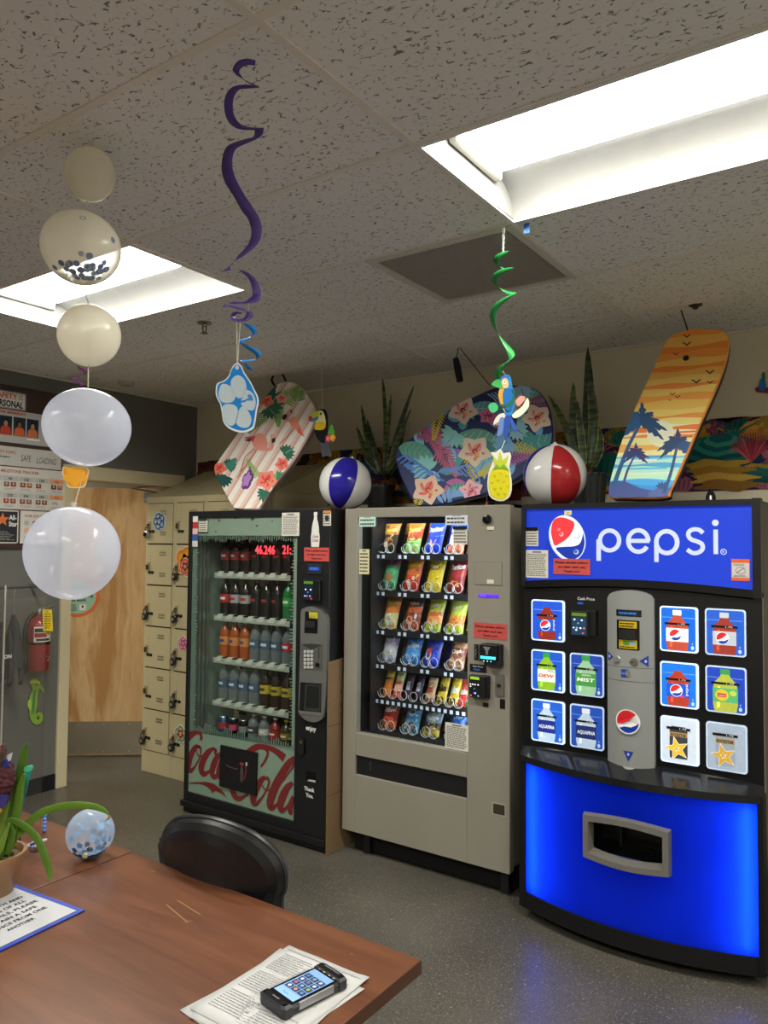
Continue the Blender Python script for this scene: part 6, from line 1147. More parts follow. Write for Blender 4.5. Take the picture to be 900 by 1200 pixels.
class Art:       # shapes given in photo pixels, clipped to the board outline, stacked in fine layers
    def __init__(s, b, fr, clip, o=.0006, m='foam', gain=1.): s.g = gain; s.b = b; s.fr = fr; s.clip = clip; s.o = o; s.m = m
    def poly(s, pts, col, w=True):
        q = s.fr.pxs(pts) if w else pts; a = sum(q[i-1][0]*q[i][1]-q[i][0]*q[i-1][1] for i in range(len(q)))
        if s.clip:
            q = clip_poly(q, s.clip)
            if len(q) < 3: return
        s.o += .000012; s.b.shape(s.fr, q, tuple(min(.9, c*s.g) for c in hx(col)), s.o, s.m)
    def line(s, pts, col, w=2., sm=4):
        P_ = [(p[0], p[1], p[2] if len(p) > 2 else w) for p in pts]; P_ = catmull(P_, sm) if sm > 1 and len(P_) > 2 else P_
        for i in range(len(P_)-1):
            a, b_ = P_[i], P_[i+1]; dx, dy = b_[0]-a[0], b_[1]-a[1]; l = math.hypot(dx, dy) or 1; nx, ny = -dy/l, dx/l
            q = s.fr.pxs([(a[0]+nx*a[2]/2, a[1]+ny*a[2]/2), (b_[0]+nx*b_[2]/2, b_[1]+ny*b_[2]/2), (b_[0]-nx*b_[2]/2, b_[1]-ny*b_[2]/2), (a[0]-nx*a[2]/2, a[1]-ny*a[2]/2)])
            if s.clip and not all(inside(p, s.clip) for p in q): continue
            s.b.shape(s.fr, q, tuple(min(.9, c*s.g) for c in hx(col)), s.o+.00002, s.m)
        s.o += .000012
    def ell(s, cx, cy, rx, ry, col, rot=0, n=16): s.poly([(cx+rx*math.cos(a)*math.cos(rot)-ry*math.sin(a)*math.sin(rot), cy+rx*math.cos(a)*math.sin(rot)+ry*math.sin(a)*math.cos(rot)) for a in (2*PI*k/n for k in range(n))], col)
    def leaf(s, cx, cy, L_, W_, rot, col, vein=None, n=9):
        up = [(L_*q/n, W_*math.sin(PI*q/n)**.8) for q in range(n+1)]; pts = up+[(x, -y) for x, y in reversed(up)]
        R_ = lambda x, y: (cx+x*math.cos(rot)-y*math.sin(rot), cy+x*math.sin(rot)+y*math.cos(rot))
        s.poly([R_(x, y) for x, y in pts], col)
        if vein:
            s.line([R_(0, 0), R_(L_*.95, 0)], vein, .6, 1)
            for k in range(1, 7):
                x = L_*k/7.5; w_ = W_*math.sin(PI*k/7.5)**.8*.9
                for sg in (-1, 1): s.line([R_(x, 0), R_(x+L_*.09, sg*w_)], vein, .45, 1)
    def monstera(s, cx, cy, R_, rot, col, dark):
        for k in range(9):
            a = rot+(k-4)*.42; l = R_*(1-.05*abs(k-4)); s.leaf(cx-.25*R_*math.cos(rot), cy-.25*R_*math.sin(rot), l*1.15, R_*.17, a, col)
        s.ell(cx+.05*R_*math.cos(rot), cy+.05*R_*math.sin(rot), R_*.55, R_*.42, col, rot); s.line([(cx-.2*R_*math.cos(rot), cy-.2*R_*math.sin(rot)), (cx+.8*R_*math.cos(rot), cy+.8*R_*math.sin(rot))], dark, .7, 1)
    def frond(s, cx, cy, L_, W_, rot, col, n=11):
        for k in range(n):
            q = k/(n-1); px, py = cx+L_*q*math.cos(rot), cy+L_*q*math.sin(rot)
            for sg in (-1, 1): s.leaf(px, py, W_*(1-.65*q), W_*.09, rot+sg*(1.05-.5*q), col, n=4)
        s.line([(cx, cy), (cx+L_*math.cos(rot), cy+L_*math.sin(rot))], col, .9, 1)
    def flower(s, cx, cy, R_, rot, c1, c2, c3, n=5):
        for k in range(n):
            a = rot+2*PI*k/n; q = petal(0, 0, a, R_, R_*.46); s.poly([(cx+x, cy+y*.92) for x, y in q], c1)
            q = petal(0, 0, a, R_*.62, R_*.24); s.poly([(cx+x, cy+y*.92) for x, y in q], c2)
            s.line([(cx, cy), (cx+R_*.5*math.cos(a), cy+R_*.46*math.sin(a))], c3, R_*.07, 1)
        s.ell(cx, cy, R_*.16, R_*.15, c3)
        s.line([(cx, cy), (cx+R_*.45*math.cos(rot+.6), cy+R_*.45*math.sin(rot+.6))], 'e8b04a', R_*.09, 1)

# ---- sunset bodyboard
SB = tilt_frame(3.42, .30)
b, cl = board(SB, [(713, 572), (716, 583), (730, 584), (779, 583), (787, 573), (800, 545), (822, 494), (843, 446), (852, 418), (854, 398), (848, 387), (832, 385), (812, 385), (793, 390), (780, 400), (768, 424), (752, 460), (738, 490), (724, 530)], .05, hx('ea9440'), hx('2a2228'))
A = Art(b, SB, cl, gain=1.35)
bands = [(380, 'dc8434'), (398, 'e8a24c'), (409, 'cf7630'), (415, 'df8638'), (423, 'e9a850'), (431, 'd97a30'), (436, 'e6a24a'), (443, 'e8b25c'), (451, 'd98038'), (456, 'e9b45c'), (463, 'de9040'), (470, 'e9ae54'), (480, 'ecbc66'), (487, 'dc8a3e'), (491, 'efc878'), (497, 'f3dca0'), (500, 'da7434'), (505, 'f2dcae'), (509, 'd8823c'), (513, 'f0d090'), (520, 'e9a24e'), (528, 'f3d49a'), (534, '6fb6d6'), (538, 'a8d8c4'), (543, '4fa0cc'), (547, '9fd4c0'), (553, 'b4dcb4'), (559, '9fd4c0'), (562, '3f9adc'), (568, '2f86cc')]
for k, (y, c_) in enumerate(bands):
    y2 = bands[k+1][0] if k+1 < len(bands) else 590; sl = .06*(570-y)/10*.12; P_ = [(690+x*11, y+(8-x)*(570-y)*.0082+1.2*math.sin(x*.9+k*2)) for x in range(17)]; Q_ = [(690+x*11, y2+30+(8-x)*(570-y)*.0082) for x in range(16, -1, -1)]; A.poly(P_+Q_, c_)
for px, py, w_, c_ in ((735, 515, 26, 'f3e2b0'), (775, 496, 30, 'f3dca0')): pass
A.ell(774, 508, 16, 16, 'f5e6b4'); 
for y in (500, 507, 513): A.line([(758, y), (790, y-2)], 'f8eecb', 2, 1)
for y, x0, x1, c_ in ((536, 720, 810, '3f92c0'), (541, 716, 770, 'e8f0d8'), (550, 716, 800, '5fb0cc'), (556, 714, 790, 'c8e6c8'), (507, 792, 822, 'd2622c'), (513, 790, 818, 'c85a2c'), (519, 786, 815, 'f0d9a8')): A.line([(x0, y), ((x0+x1)/2, y-1), (x1, y-2)], c_, 2.2, 2)
A.poly([(713, 566), (722, 563), (735, 565), (750, 572), (765, 575), (782, 574), (792, 566), (792, 590), (710, 590)], '3a4a82')
A.poly([(760, 577), (775, 570), (785, 572), (785, 590), (760, 590)], '4a5a92')
def palm(cx, cy, R_, trunk, w_, col):
    A.line([(*p, w_*(1.2-.5*i/(len(trunk)-1))) for i, p in enumerate(trunk)], col, w_)
    for k in range(9):
        a = -PI*1.08+k*PI*1.16/8; l = R_*(1.0 if k % 2 else .88); dx, dy = math.cos(a), math.sin(a); P_ = []; Q_ = []
        for i in range(9):
            q = i/8; x = cx+dx*l*q; y = cy+dy*l*q+l*.45*q*q*(1 if abs(dx) > .2 else .1); ww = l*.25*math.sin(PI*min(1, .12+q*.88))*(1 if i % 2 else .55); nx, ny = -dy, dx; P_.append((x+nx*ww, y+ny*ww)); Q_.append((x-nx*ww*.6, y-ny*ww*.6))
        q = P_+Q_[::-1]; q = SB.pxs(q); o_ = [p for p in q]
        A.b.shape(SB, [p if inside(p, cl) else p for p in q], hx(col), A.o, 'foam') if all(inside(p, cl) for p in q) else A.poly(P_+Q_[::-1], col)
        A.o += .000012
palm(752, 497, 31, [(719, 570), (728, 545), (738, 520), (750, 498)], 4.5, '22507c'); palm(794, 523, 25, [(778, 578), (786, 555), (792, 530), (794, 522)], 3.5, '2b4a78'); palm(745, 533, 17, [(731, 566), (736, 550), (744, 534)], 2.6, '3a3f74')
for k in range(5): A.leaf(776, 573, 9, 1.6, -2.6+.5*k, '2b4a78')
for x, y, s_ in ((805, 394, 1), (805, 403, 1.2), (792, 415, .8), (832, 436, 1.2), (816, 447, 1.3), (832, 448, .9), (788, 462, .8), (794, 465, .8), (785, 469, .5)):
    A.line([(x-4*s_, y-1.2*s_), (x-1.5*s_, y), (x, y+1.6*s_), (x+1.5*s_, y), (x+4*s_, y-1.6*s_)], '2a2018', 1.2*s_, 2)
x, y = SB.px(804, 420); b.lathe([(.013, 0), (.013, .004), (.009, .006), (0, .004)], hx('1a1614'), 'gloss', 18, SB(x, y, .001), SB.n)
tag(b.build('bodyboard', sharp=.9), 'sunset bodyboard with blue palm trees leaning on top of the blue drink machine', 'bodyboard')

# ---- navy floral bodyboard
NB = tilt_frame(3.74, .20)
b, cl = board(NB, [(484, 589), (497, 593), (514, 592), (545, 585), (575, 577), (600, 565), (622, 550), (640, 533), (647, 515), (647, 498), (644, 480), (636, 464), (624, 454), (604, 451), (582, 453), (560, 462), (530, 477), (500, 500), (470, 521), (463, 530), (463, 541), (470, 562)], .05, hx('1a2d66'), hx('a89a8a'))
A = Art(b, NB, cl, gain=1.35)
rl = random.Random(11)
for k in range(64):
    x = rl.uniform(470, 642); y = rl.uniform(462, 585); A.leaf(x, y, rl.uniform(16, 30), rl.uniform(3, 6), rl.uniform(0, 6.3), rl.choice(['4a8ac8', '6aa8dc', '3f9aa0', '7ab8d8', '8a6ac0', 'a85a98', '5ab0a8']), None, 6)
T1, T2, T3, T4, PK, YL, LB = '3f8a86', '7fc0c0', '5a9a8a', '2a5a66', 'b0587a', 'c8b83a', '8fb4dc'
A.leaf(466, 522, 46, 12, .35, T3, '2a5a5a'); A.leaf(532, 512, 62, 17, -.25+.5, T3, 'c8e0d4'); A.leaf(548, 478, 42, 9, .05, '4f8f9a', 'a8d0d4'); A.leaf(598, 528, 62, 10, -.25, T1, 'a8d0c4'); A.leaf(522, 576, 30, 8, -.1, '2f8a74', 'a0c8b4'); A.leaf(605, 508, 26, 7, .3, T1, None); A.leaf(615, 466, 30, 8, -.05, T3, 'a8d0c4'); A.leaf(560, 520, 22, 7, .3, '3a7a7a')
A.monstera(530, 512, 17, 2.2, T2, '3a7a84'); A.monstera(497, 548, 18, -2.4, T2, '3a7a84'); A.monstera(566, 545, 20, 2.0, '74b4cc', '2a5a8a'); A.monstera(592, 520, 18, 2.4, '6fa8d4', '2a5a8a'); A.monstera(612, 458, 15, 1.2, LB, '2a4a8a'); A.monstera(608, 505, 14, 0.6, '8ac0cc', '2a5a84')
A.frond(505, 500, 34, 15, 1.25, PK); A.frond(515, 525, 36, 16, 1.0, PK); A.frond(588, 540, 36, 14, -.2, '9a5a9a'); A.frond(490, 505, 22, 12, .5, '9a4a72'); A.frond(636, 470, -30, 13, -.2, '8a4a7a')
A.frond(515, 480, 34, 12, 1.75, YL); A.frond(548, 530, 34, 11, 1.35, YL); A.frond(585, 545, 28, 11, -3.6, YL); A.frond(603, 523, 34, 10, .25, 'b8a83c'); A.frond(494, 578, 26, 9, 1.9, YL)
for k in range(9):
    A.line([(466+k*4, 540+k*3.4), (476+k*4, 534+k*3.2), (486+k*4.4, 540+k*3)], '4a7ac8', 2.0); 
for k in range(6): A.line([(512+k*5, 556-k*1), (522+k*6, 550-k), (538+k*5, 556+k*1.5)], '5f88cc', 1.8)
for k in range(6): A.line([(572+k*4, 462-k), (580+k*4, 468), (584+k*4, 476)], '8aa4dc', 1.6)
for k in range(7): A.leaf(520+k*3, 590-k*1.5, 16, 2.4, -2.2+.33*k, '6f9ad0')
for k in range(7): A.leaf(536+k*2, 492, 13, 2.2, .2+.4*k, '4a9aa8')
A.flower(543, 481, 19, .2, 'f0c0b8', 'e08a8a', '6a2a3a'); A.flower(630, 490, 19, .5, 'f2c4b4', 'e89a8a', 'a02a3a'); A.flower(557, 529, 21, .3, 'f4c8b4', 'e88a7a', 'b02a38'); A.flower(502, 574, 20, .1, 'f2b8a0', 'e8685a', 'b8283a'); A.flower(553, 575, 15, 3.3, 'f0a8b8', 'e0708a', 'a02a4a'); A.flower(572, 488, 11, 1.1, 'c86a9a', 'a03a6a', '6a1a3a'); A.flower(610, 474, 13, 1.0, 'f2dcd4', 'e0a8a0', 'b03a3a')
tag(b.build('bodyboard', sharp=.9), 'navy bodyboard with tropical leaves and pink hibiscus leaning on top of the snack machine', 'bodyboard')

# ---- pink flamingo bodyboard
FB = tilt_frame(3.34, .34)
b, cl = board(FB, [(271, 592), (277, 596), (300, 597), (306, 592), (320, 570), (343, 540), (362, 508), (369, 492), (370, 480), (362, 465), (350, 451), (337, 447), (324, 451), (310, 466), (292, 489), (272, 517), (255, 541), (251, 549), (254, 560)], .045, hx('dcb8ae'), hx('8a7a70'))
A = Art(b, FB, cl, gain=1.1)
dx, dy = .53, -.85     # stripe direction in the picture
for k in range(-9, 10):
    cx, cy = 310+k*11.5*.85, 520+k*11.5*.53; A.poly([(cx-dx*130-2.6, cy-dy*130-1.6), (cx+dx*130-2.6, cy+dy*130-1.6), (cx+dx*130+2.6, cy+dy*130+1.6), (cx-dx*130+2.6, cy-dy*130+1.6)], 'f0e4da'); A.poly([(cx-dx*130+3, cy-dy*130+1.9), (cx+dx*130+3, cy+dy*130+1.9), (cx+dx*130+5, cy+dy*130+3.1), (cx-dx*130+5, cy-dy*130+3.1)], 'e6c8be')
G1, G2, G3 = '2f6a54', '4f9a5a', '1f4f4c'
A.monstera(320, 470, 17, -.9, G1, '9ac8a0'); A.monstera(317, 458, 13, 3.4, G3, '5a9a84'); A.frond(332, 470, 30, 14, -.6, '8ab05a'); A.frond(310, 486, 26, 10, 2.3, '6aa050'); A.frond(325, 478, 20, 10, 1.5, '7aa858'); A.monstera(318, 481, 13, .9, G1, '8ac0a0'); A.frond(348, 470, 24, 12, -1.3, '7aa060')
A.flower(313, 470, 9, .3, 'e8786a', 'd84a4a', 'a02a2a'); A.flower(330, 467, 7.5, .9, 'f0a898', 'e06a5a', 'b03a3a')
A.monstera(337, 530, 11, -.6, G1, 'a0d0b0'); A.flower(331, 544, 9, .5, 'ee7a6a', 'e04a4a', 'b02a2a'); A.frond(322, 575, 22, 11, -.9, '7ab050'); A.frond(300, 560, 22, 9, -2.0, '9ac070'); A.monstera(311, 580, 11, 1.9, G1, 'a0d0b0'); A.frond(318, 565, 26, 10, -.3, '6aa850'); A.monstera(328, 560, 9, .1, '3f8a5a', 'a0d0b0'); A.flower(313, 563, 14, .2, 'f08a78', 'e4564e', 'b42a34')
A.monstera(262, 562, 12, 2.0, G3, '8ac0b0'); A.monstera(270, 545, 9, -.6, G3, '5a9a84'); A.flower(258, 549, 9, .2, 'ee7a68', 'e0483e', 'b02a2a'); A.frond(267, 550, 14, 8, -.9, '3f8a7a')
def flam(pts_b, neck, head, legs, c1, c2):
    A.poly(catmull(pts_b, 3, True), c1); A.line(neck, c1, 3.2); A.ell(*head, 2.6, 2.0, c2); 
    for l in legs: A.line(l, 'c8786a', 1.1)
flam([(296, 516), (303, 508), (311, 511), (314, 520), (311, 528), (304, 528), (298, 524)], [(311, 526, 3.5), (318, 527, 2.8), (320, 519, 2.4), (319, 510, 2.4), (322, 512, 2.4)], (322, 512), [[(299, 526), (288, 536), (283, 552), (279, 560)], [(301, 528), (293, 540), (283, 553)]], 'e89a86', 'eeb0a0')
A.poly([(319, 515), (323, 513), (323, 518), (319, 520)], '2a2422'); A.poly([(286, 513), (300, 511), (297, 518), (291, 515)], 'c84a4a'); A.poly([(286, 516), (296, 514), (293, 518)], '3a2f6a')
flam([(339, 492), (346, 489), (351, 497), (356, 509), (348, 505), (342, 499)], [(339, 494, 3), (336, 490, 2.6), (338, 484, 2.4), (343, 483, 2.4)], (342, 484), [[(345, 503), (338, 511), (331, 518), (328, 520)]], 'e8957e', 'eeb0a0'); A.poly([(350, 500), (358, 513), (349, 507)], 'e06a50')
A.poly([(340, 482), (343, 480), (342, 485)], '2a2422')
x, y = FB.px(334, 489); b.lathe([(.019, 0), (.019, .005), (.012, .007), (0, .005)], hx('17181a'), 'gloss', 18, FB(x, y, .001), FB.n)
tag(b.build('bodyboard', sharp=.9), 'pink striped bodyboard with flamingos leaning on top of the cola machine', 'bodyboard')
b = MB(); P_ = [FB(*FB.px(*p), .004) for p in ((322, 452), (319, 445), (324, 438), (331, 439), (335, 446))]; b.tube(catmull([tuple(p) for p in P_], 4), .007, BLK, 'matte', 6); tag(b.build('leash_loop'), 'black strap loop at the top edge of the pink flamingo bodyboard', 'leash')
b = MB(); f2 = Fr(FB.o+FB.n*.006, FB.u, FB.v); x, y = f2.px(289.5, 562); r_ = .056; b.slab(f2, [(x+.002+p[0]*.72, y+p[1]*1.05) for p in hib_outline(0, 0, r_*1.15, PI/2)], .002, hx('7a3a8a'), hx('7a3a8a'), 0, 'paper')
for k in range(5): a = PI/2+2*PI*k/5; b.shape(f2, [(x+px*.72, y+py*1.05) for px, py in petal(0, 0, a, r_*.95, r_*.42)], hx('b48ac4'), .001+.0001*k, 'paper')
b.ell(f2, x, y+r_*1.35, .006, .012, hx('7a3a8a'), .001, 'paper'); tag(b.build('hibiscus_cutout'), 'small purple paper hibiscus stuck on the lower part of the flamingo bodyboard', 'hanging decoration')

# ---- beach balls
def beach_ball(c, r_, cols, axis, label, rolls=0):
    t = thing('beach_ball', label, 'beach ball', (c[0], c[1], c[2]-r_)); n = 12
    ax = Vector(axis).normalized(); t1 = ax.cross(Vector((0, 1, .1))).normalized(); t2 = ax.cross(t1); c = Vector(c); b = MB(); seg, rg = 48, 24; v = []; fs = []; cl_ = []
    for i in range(rg+1):
        th = PI*i/rg
        for k in range(seg):
            ph = 2*PI*k/seg+rolls; w_ = 1-.012*abs(math.cos(ph*3-rolls*3))**12*math.sin(th)+.003*math.sin(k*7+i*5)*(math.sin(th))
            v.append(c+(ax*math.cos(th)+t1*(math.sin(th)*math.cos(ph))+t2*(math.sin(th)*math.sin(ph)))*r_*w_)
    for i in range(rg):
        for k in range(seg): fs.append((i*seg+k, (i+1)*seg+k, (i+1)*seg+(k+1) % seg, i*seg+(k+1) % seg)); cl_.append(hx(cols[(k*len(cols)//seg) % len(cols)]) if 1 <= i < rg-1 else hx(WC))
    b.add(v, fs, cl_, 'gloss', True); b.build('skin', t, sharp=3)
    b = MB(); e = ax.cross(Vector((0, 0, 1))); b.lathe([(.018, -.001), (.018, .004), (.008, .006), (.006, .014), (0, .014)], hx('e6e6e4'), 'gloss', 14, c+ax*(r_-.002), ax); b.build('valve', t)
WC = 'e2e2e0'
beach_ball((-2.70, 3.50, 1.815+.152), .152, ['e2e2e0', '26229a', 'e2e2e0', '26229a', 'e2e2e0', '26229a'], (.12, .25, 1), 'blue and white beach ball sitting on top of the cola machine', .5)
beach_ball((-1.452, 3.55, 1.812+.153), .153, ['e2e2e0', 'b02a2e', 'e2e2e0', '2a2f8a', 'e2e2e0', '2a2f8a'], (.15, -.35, 1), 'red, white and blue beach ball resting between the snack machine and the blue machine', .8)

# ---- snake plants
def snake_plant(loc, pr_, ph_, leaves, label, ribs=False, potc='1c1d1e', h0=0.):
    t = thing('snake_plant', label, 'potted plant', loc)
    b = MB(); L0 = Vector(loc)
    if ribs:
        n = 40; prof = [(pr_*.8, 0), (pr_*.95, ph_*.93), (pr_*1.05, ph_*.94), (pr_*1.05, ph_), (pr_*.95, ph_), (pr_*.9, ph_*.9)]
        v = [L0+Vector((r_*(1+.03*(k % 2))*math.cos(2*PI*k/n), r_*(1+.03*(k % 2))*math.sin(2*PI*k/n), z)) for r_, z in prof for k in range(n)]
        b.add(v, [(i*n+k, i*n+(k+1) % n, (i+1)*n+(k+1) % n, (i+1)*n+k) for i in range(len(prof)-1) for k in range(n)], hx(potc), 'satin')
    else: b.lathe([(pr_*.75, 0), (pr_*.98, ph_*.9), (pr_*1.04, ph_*.9), (pr_*1.04, ph_), (pr_*.96, ph_), (pr_*.93, ph_*.88)], hx(potc), 'satin', 28, L0)
    b.build('pot', t)
    b = MB(); b.lathe([(0, ph_*.86), (pr_*.9, ph_*.88)], hx('2a2018'), 'bark', 20, L0, cap=False); b.build('soil', t)
    Fp = front(loc[1])
    for j, (bx_, by_, tx, ty, wpx, bend, dy_) in enumerate(leaves):
        b = MB(); p0 = Fp.px(bx_, by_); p1 = Fp.px(tx, ty); k_ = abs(Fp.px(500, 500)[0]-Fp.px(600, 500)[0])/100*.9; W_ = wpx*k_/2; n = 14; v = []
        for i in range(n+1):
            q = i/n; x = p0[0]+(p1[0]-p0[0])*q+bend*k_*math.sin(PI*q); z = p0[1]+(p1[1]-p0[1])*q; ww = W_*min(1, .5+q*1.6)*(1-q**3.2)**.7+.0008; tw = .25*math.sin(q*3+j)
            y = loc[1]+dy_*(.3+.7*q); 
            for s_ in (-1, -.82, 0, .82, 1): v.append((x+ww*s_*math.cos(tw), y-ww*.35*(1-abs(s_))*-1+ww*s_*math.sin(tw), z))
        cl_ = []
        for i in range(n):
            for s_ in range(4): cl_.append(hx('9a9a4a') if s_ in (0, 3) and j % 3 != 2 else hx(['55683f', '48603c', '3f5236'][j % 3]))
        b.add(v, [(i*5+s_, i*5+s_+1, (i+1)*5+s_+1, (i+1)*5+s_) for i in range(n) for s_ in range(4)], cl_, 'snake_leaf', True); o = b.build('leaf', t, sharp=3)
        so = o.modifiers.new('thick', 'SOLIDIFY'); so.thickness = .003
snake_plant((-2.80, 3.99, 1.815), .095, .18, [(441, 555, 418, 500, 9, -2, 0), (443, 556, 420, 474, 9, -3, .03), (446, 556, 432, 492, 9, 0, -.02), (450, 556, 445, 442, 9, 3, .03), (449, 556, 456, 462, 8, 0, .02), (452, 556, 481, 450, 7, -3, .04), (452, 556, 482, 478, 7, -2, 0), (453, 556, 477, 520, 8, -1, -.02), (444, 556, 428, 530, 8, -2, -.03), (455, 557, 470, 492, 8, 2, .05)], 'snake plant in a plain black pot behind the blue and white beach ball')
snake_plant((-1.405, 3.90, 1.813), .092, .185, [(680, 548, 641, 462, 10, 4, .02), (683, 548, 655, 515, 9, -2, 0), (686, 547, 686, 406, 14, 2, .03), (684, 548, 672, 448, 12, -5, 0), (690, 548, 692, 446, 13, 5, -.02), (682, 550, 668, 500, 10, -2, -.03), (694, 549, 700, 500, 11, 3, .02), (686, 548, 679, 470, 8, 0, -.04)], 'tall snake plant in a ribbed dark pot behind the red and white beach ball', True, '2c3230')

# ---- small things on the machines
b = MB(); x = -.727; b.lathe([(.024, 0), (.022, .006), (.019, .03), (.011, .048), (.008, .05), (.008, .058), (0, .06)], hx('0e0e10'), 'gloss', 20, (x, 3.5, 1.81)); tag(b.build('black_bell'), 'small glossy black bell shaped stopper on top of the blue drink machine', 'ornament')
b = MB(); b.box(-.885, -.83, 3.46, 3.50, 1.808, 1.818, hx('151517')); tag(b.build('black_clip', bevel=.003), 'small flat black clip beside the foot of the sunset bodyboard', 'clip')
t = thing('toothpick_flag', 'thin dark stick with a red foot standing on the snack machine beside the pineapple', 'ornament', (-1.795, 3.5, 1.815)); b = MB(); b.tube([(-1.795, 3.5, 1.82), (-1.793, 3.5, 1.98)], .0035, hx('2a2044'), 'satin', 6); b.build('stick', t); b = MB(); b.lathe([(.016, 0), (.012, .006), (.004, .022), (.002, .03)], hx('9a3a34'), 'satin', 14, (-1.795, 3.5, 1.815)); b.build('foot', t)
b = MB(); b.box(-2.45, -2.02, 3.96, 4.05, 1.815, 1.865, hx('7d776a'), 'machine_paint'); tag(b.build('metal_cover', bevel=.004), 'low grey metal box at the back of the snack machine top', 'box')
# leash with black cuff hanging from the ceiling line
t = thing('board_leash', 'black bodyboard leash hooked to the ceiling with a small black cuff hanging down', 'leash', (-2.07, 3.66, 2.5)); f3 = front(3.66)
P3 = lambda x, y: f3(*f3.px(x, y))
b = MB(); b.tube([P3(537, 405), P3(555, 428), P3(574, 452)], .0025, hx('1b1816'), 'satin', 6); b.tube([P3(537, 405), P3(536.5, 413), P3(534, 420)], .003, hx('1b1816'), 'satin', 6); b.build('cord', t)
b = MB(); q = [P3(534, 420), P3(536, 430), P3(539, 447)]; b.tube(q, [.016, .02, .018], hx('17181a'), 'matte', 10); b.build('cuff', t)
b = MB(); f4 = front(3.62); b.tube([f4(*f4.px(796, 357)), f4(*f4.px(806, 387))], .003, hx('1b1816'), 'satin', 6); tag(b.build('top_cord'), 'short black cord running from the ceiling to the top of the sunset bodyboard', 'leash')
b = MB(); p = at(815, 357, 2, H); b.lathe([(.03, 0), (.03, -.004), (.014, -.012), (.01, -.02), (0, -.02)], hx('2a2622'), 'satin', 16, p); tag(b.build('ceiling_hook'), 'small dark round fitting on the ceiling above the sunset bodyboard', 'ceiling fitting')

# ================================================================ HANGING DECORATIONS
b = MB()
AX, AY = -1.81, 1.21
def on_string(px, py, ax_=AX, ay_=AY):      # point of the sight line at the distance of the string
    d = ray(px, py); dep = (Vector((ax_, ay_, 0))).dot(Vector((_fw.x, _fw.y, 0)).normalized()); t_ = dep/(d.x*_fw.x+d.y*_fw.y)*math.hypot(_fw.x, _fw.y); return CO+d*t_
balls = [(105.5, 204.5, 28.5, 31, 'balloon_milky', 'topmost and smallest balloon of the string, plain milky white'), (95, 291, 45, 42, 'balloon_milky', 'second balloon from the top, milky with blue confetti dots inside'), (104.5, 393.5, 35.5, 36, 'balloon_milky', 'third balloon from the top, plain milky balloon in front of the ceiling light'), (102, 501, 49.5, 45.5, 'balloon_film', 'fourth balloon from the top, large translucent white, above the orange flower'), (85, 648, 53.5, 54.5, 'balloon_film', 'lowest and largest translucent white balloon, hanging in front of the wooden door')]
right = Vector((_r.x, _r.y, 0)).normalized(); fwd = Vector((_fw.x, _fw.y, 0)).normalized()
def make_balloon(c, rx, rz, mat, label, group='balloons hanging in a vertical string', lean=0., tail=True, inner=None):
    t = thing('balloon', label, 'balloon', (c.x, c.y, c.z-rz), group); b = MB(); seg, rg = 40, 26; v = []; fs = []
    for i in range(rg+1):
        th = PI*i/rg
        for k in range(seg):
            ph = 2*PI*k/seg; s_ = 1+.03*math.cos(th); q = Vector((rx*s_*math.sin(th)*math.cos(ph), rx*s_*math.sin(th)*math.sin(ph), rz*math.cos(th)))
            a = lean; q = q-right*q.dot(right)+right*(q.dot(right)*math.cos(a)+q.z*math.sin(a)) + Vector((0, 0, -q.z+q.z*math.cos(a)-q.dot(right)*math.sin(a))); v.append(c+q)
    for i in range(rg):
        for k in range(seg): fs.append((i*seg+k, (i+1)*seg+k, (i+1)*seg+(k+1) % seg, i*seg+(k+1) % seg))
    b.add(v, fs, (1, 1, 1), mat, True); b.build('skin', t, sharp=3)
    if tail:
        b = MB(); tp = c+Vector((0, 0, rz))+right*rz*math.sin(lean)*.9; b.lathe([(.009, -.006), (.005, .0), (.007, .006), (.009, .011), (0, .012)], hx('d0ccb8'), 'gloss', 12, tp); b.build('knot', t)
    return t
cs = []
for k, (px, py, rx, ry, mt, lb) in enumerate(balls):
    c = on_string(px, py); dd = (c-CO).dot(_fw)/F; cs.append((c, rx*dd, ry*dd)); make_balloon(c, rx*dd, ry*dd, mt, lb, lean=[.12, .15, .18, .1, 0][k], tail=(k == 4))
b = MB(); p0 = on_string(107, 163); p0.z = H; pts = [p0]
for c, rx, rz in cs: pts += [c+Vector((0, 0, rz*.97)), c-Vector((0, 0, rz*.97))]
pts = pts[:-1]; b.tube(pts, .0016, hx('cfc9b6'), 'matte', 5); p = on_string(103, 164); p.z = H; b.tube([p, pts[1]+right*.006], .0012, hx('cfc9b6'), 'matte', 5)
tag(b.build('balloon_string'), 'thin white string that holds the row of balloons from the ceiling', 'string')
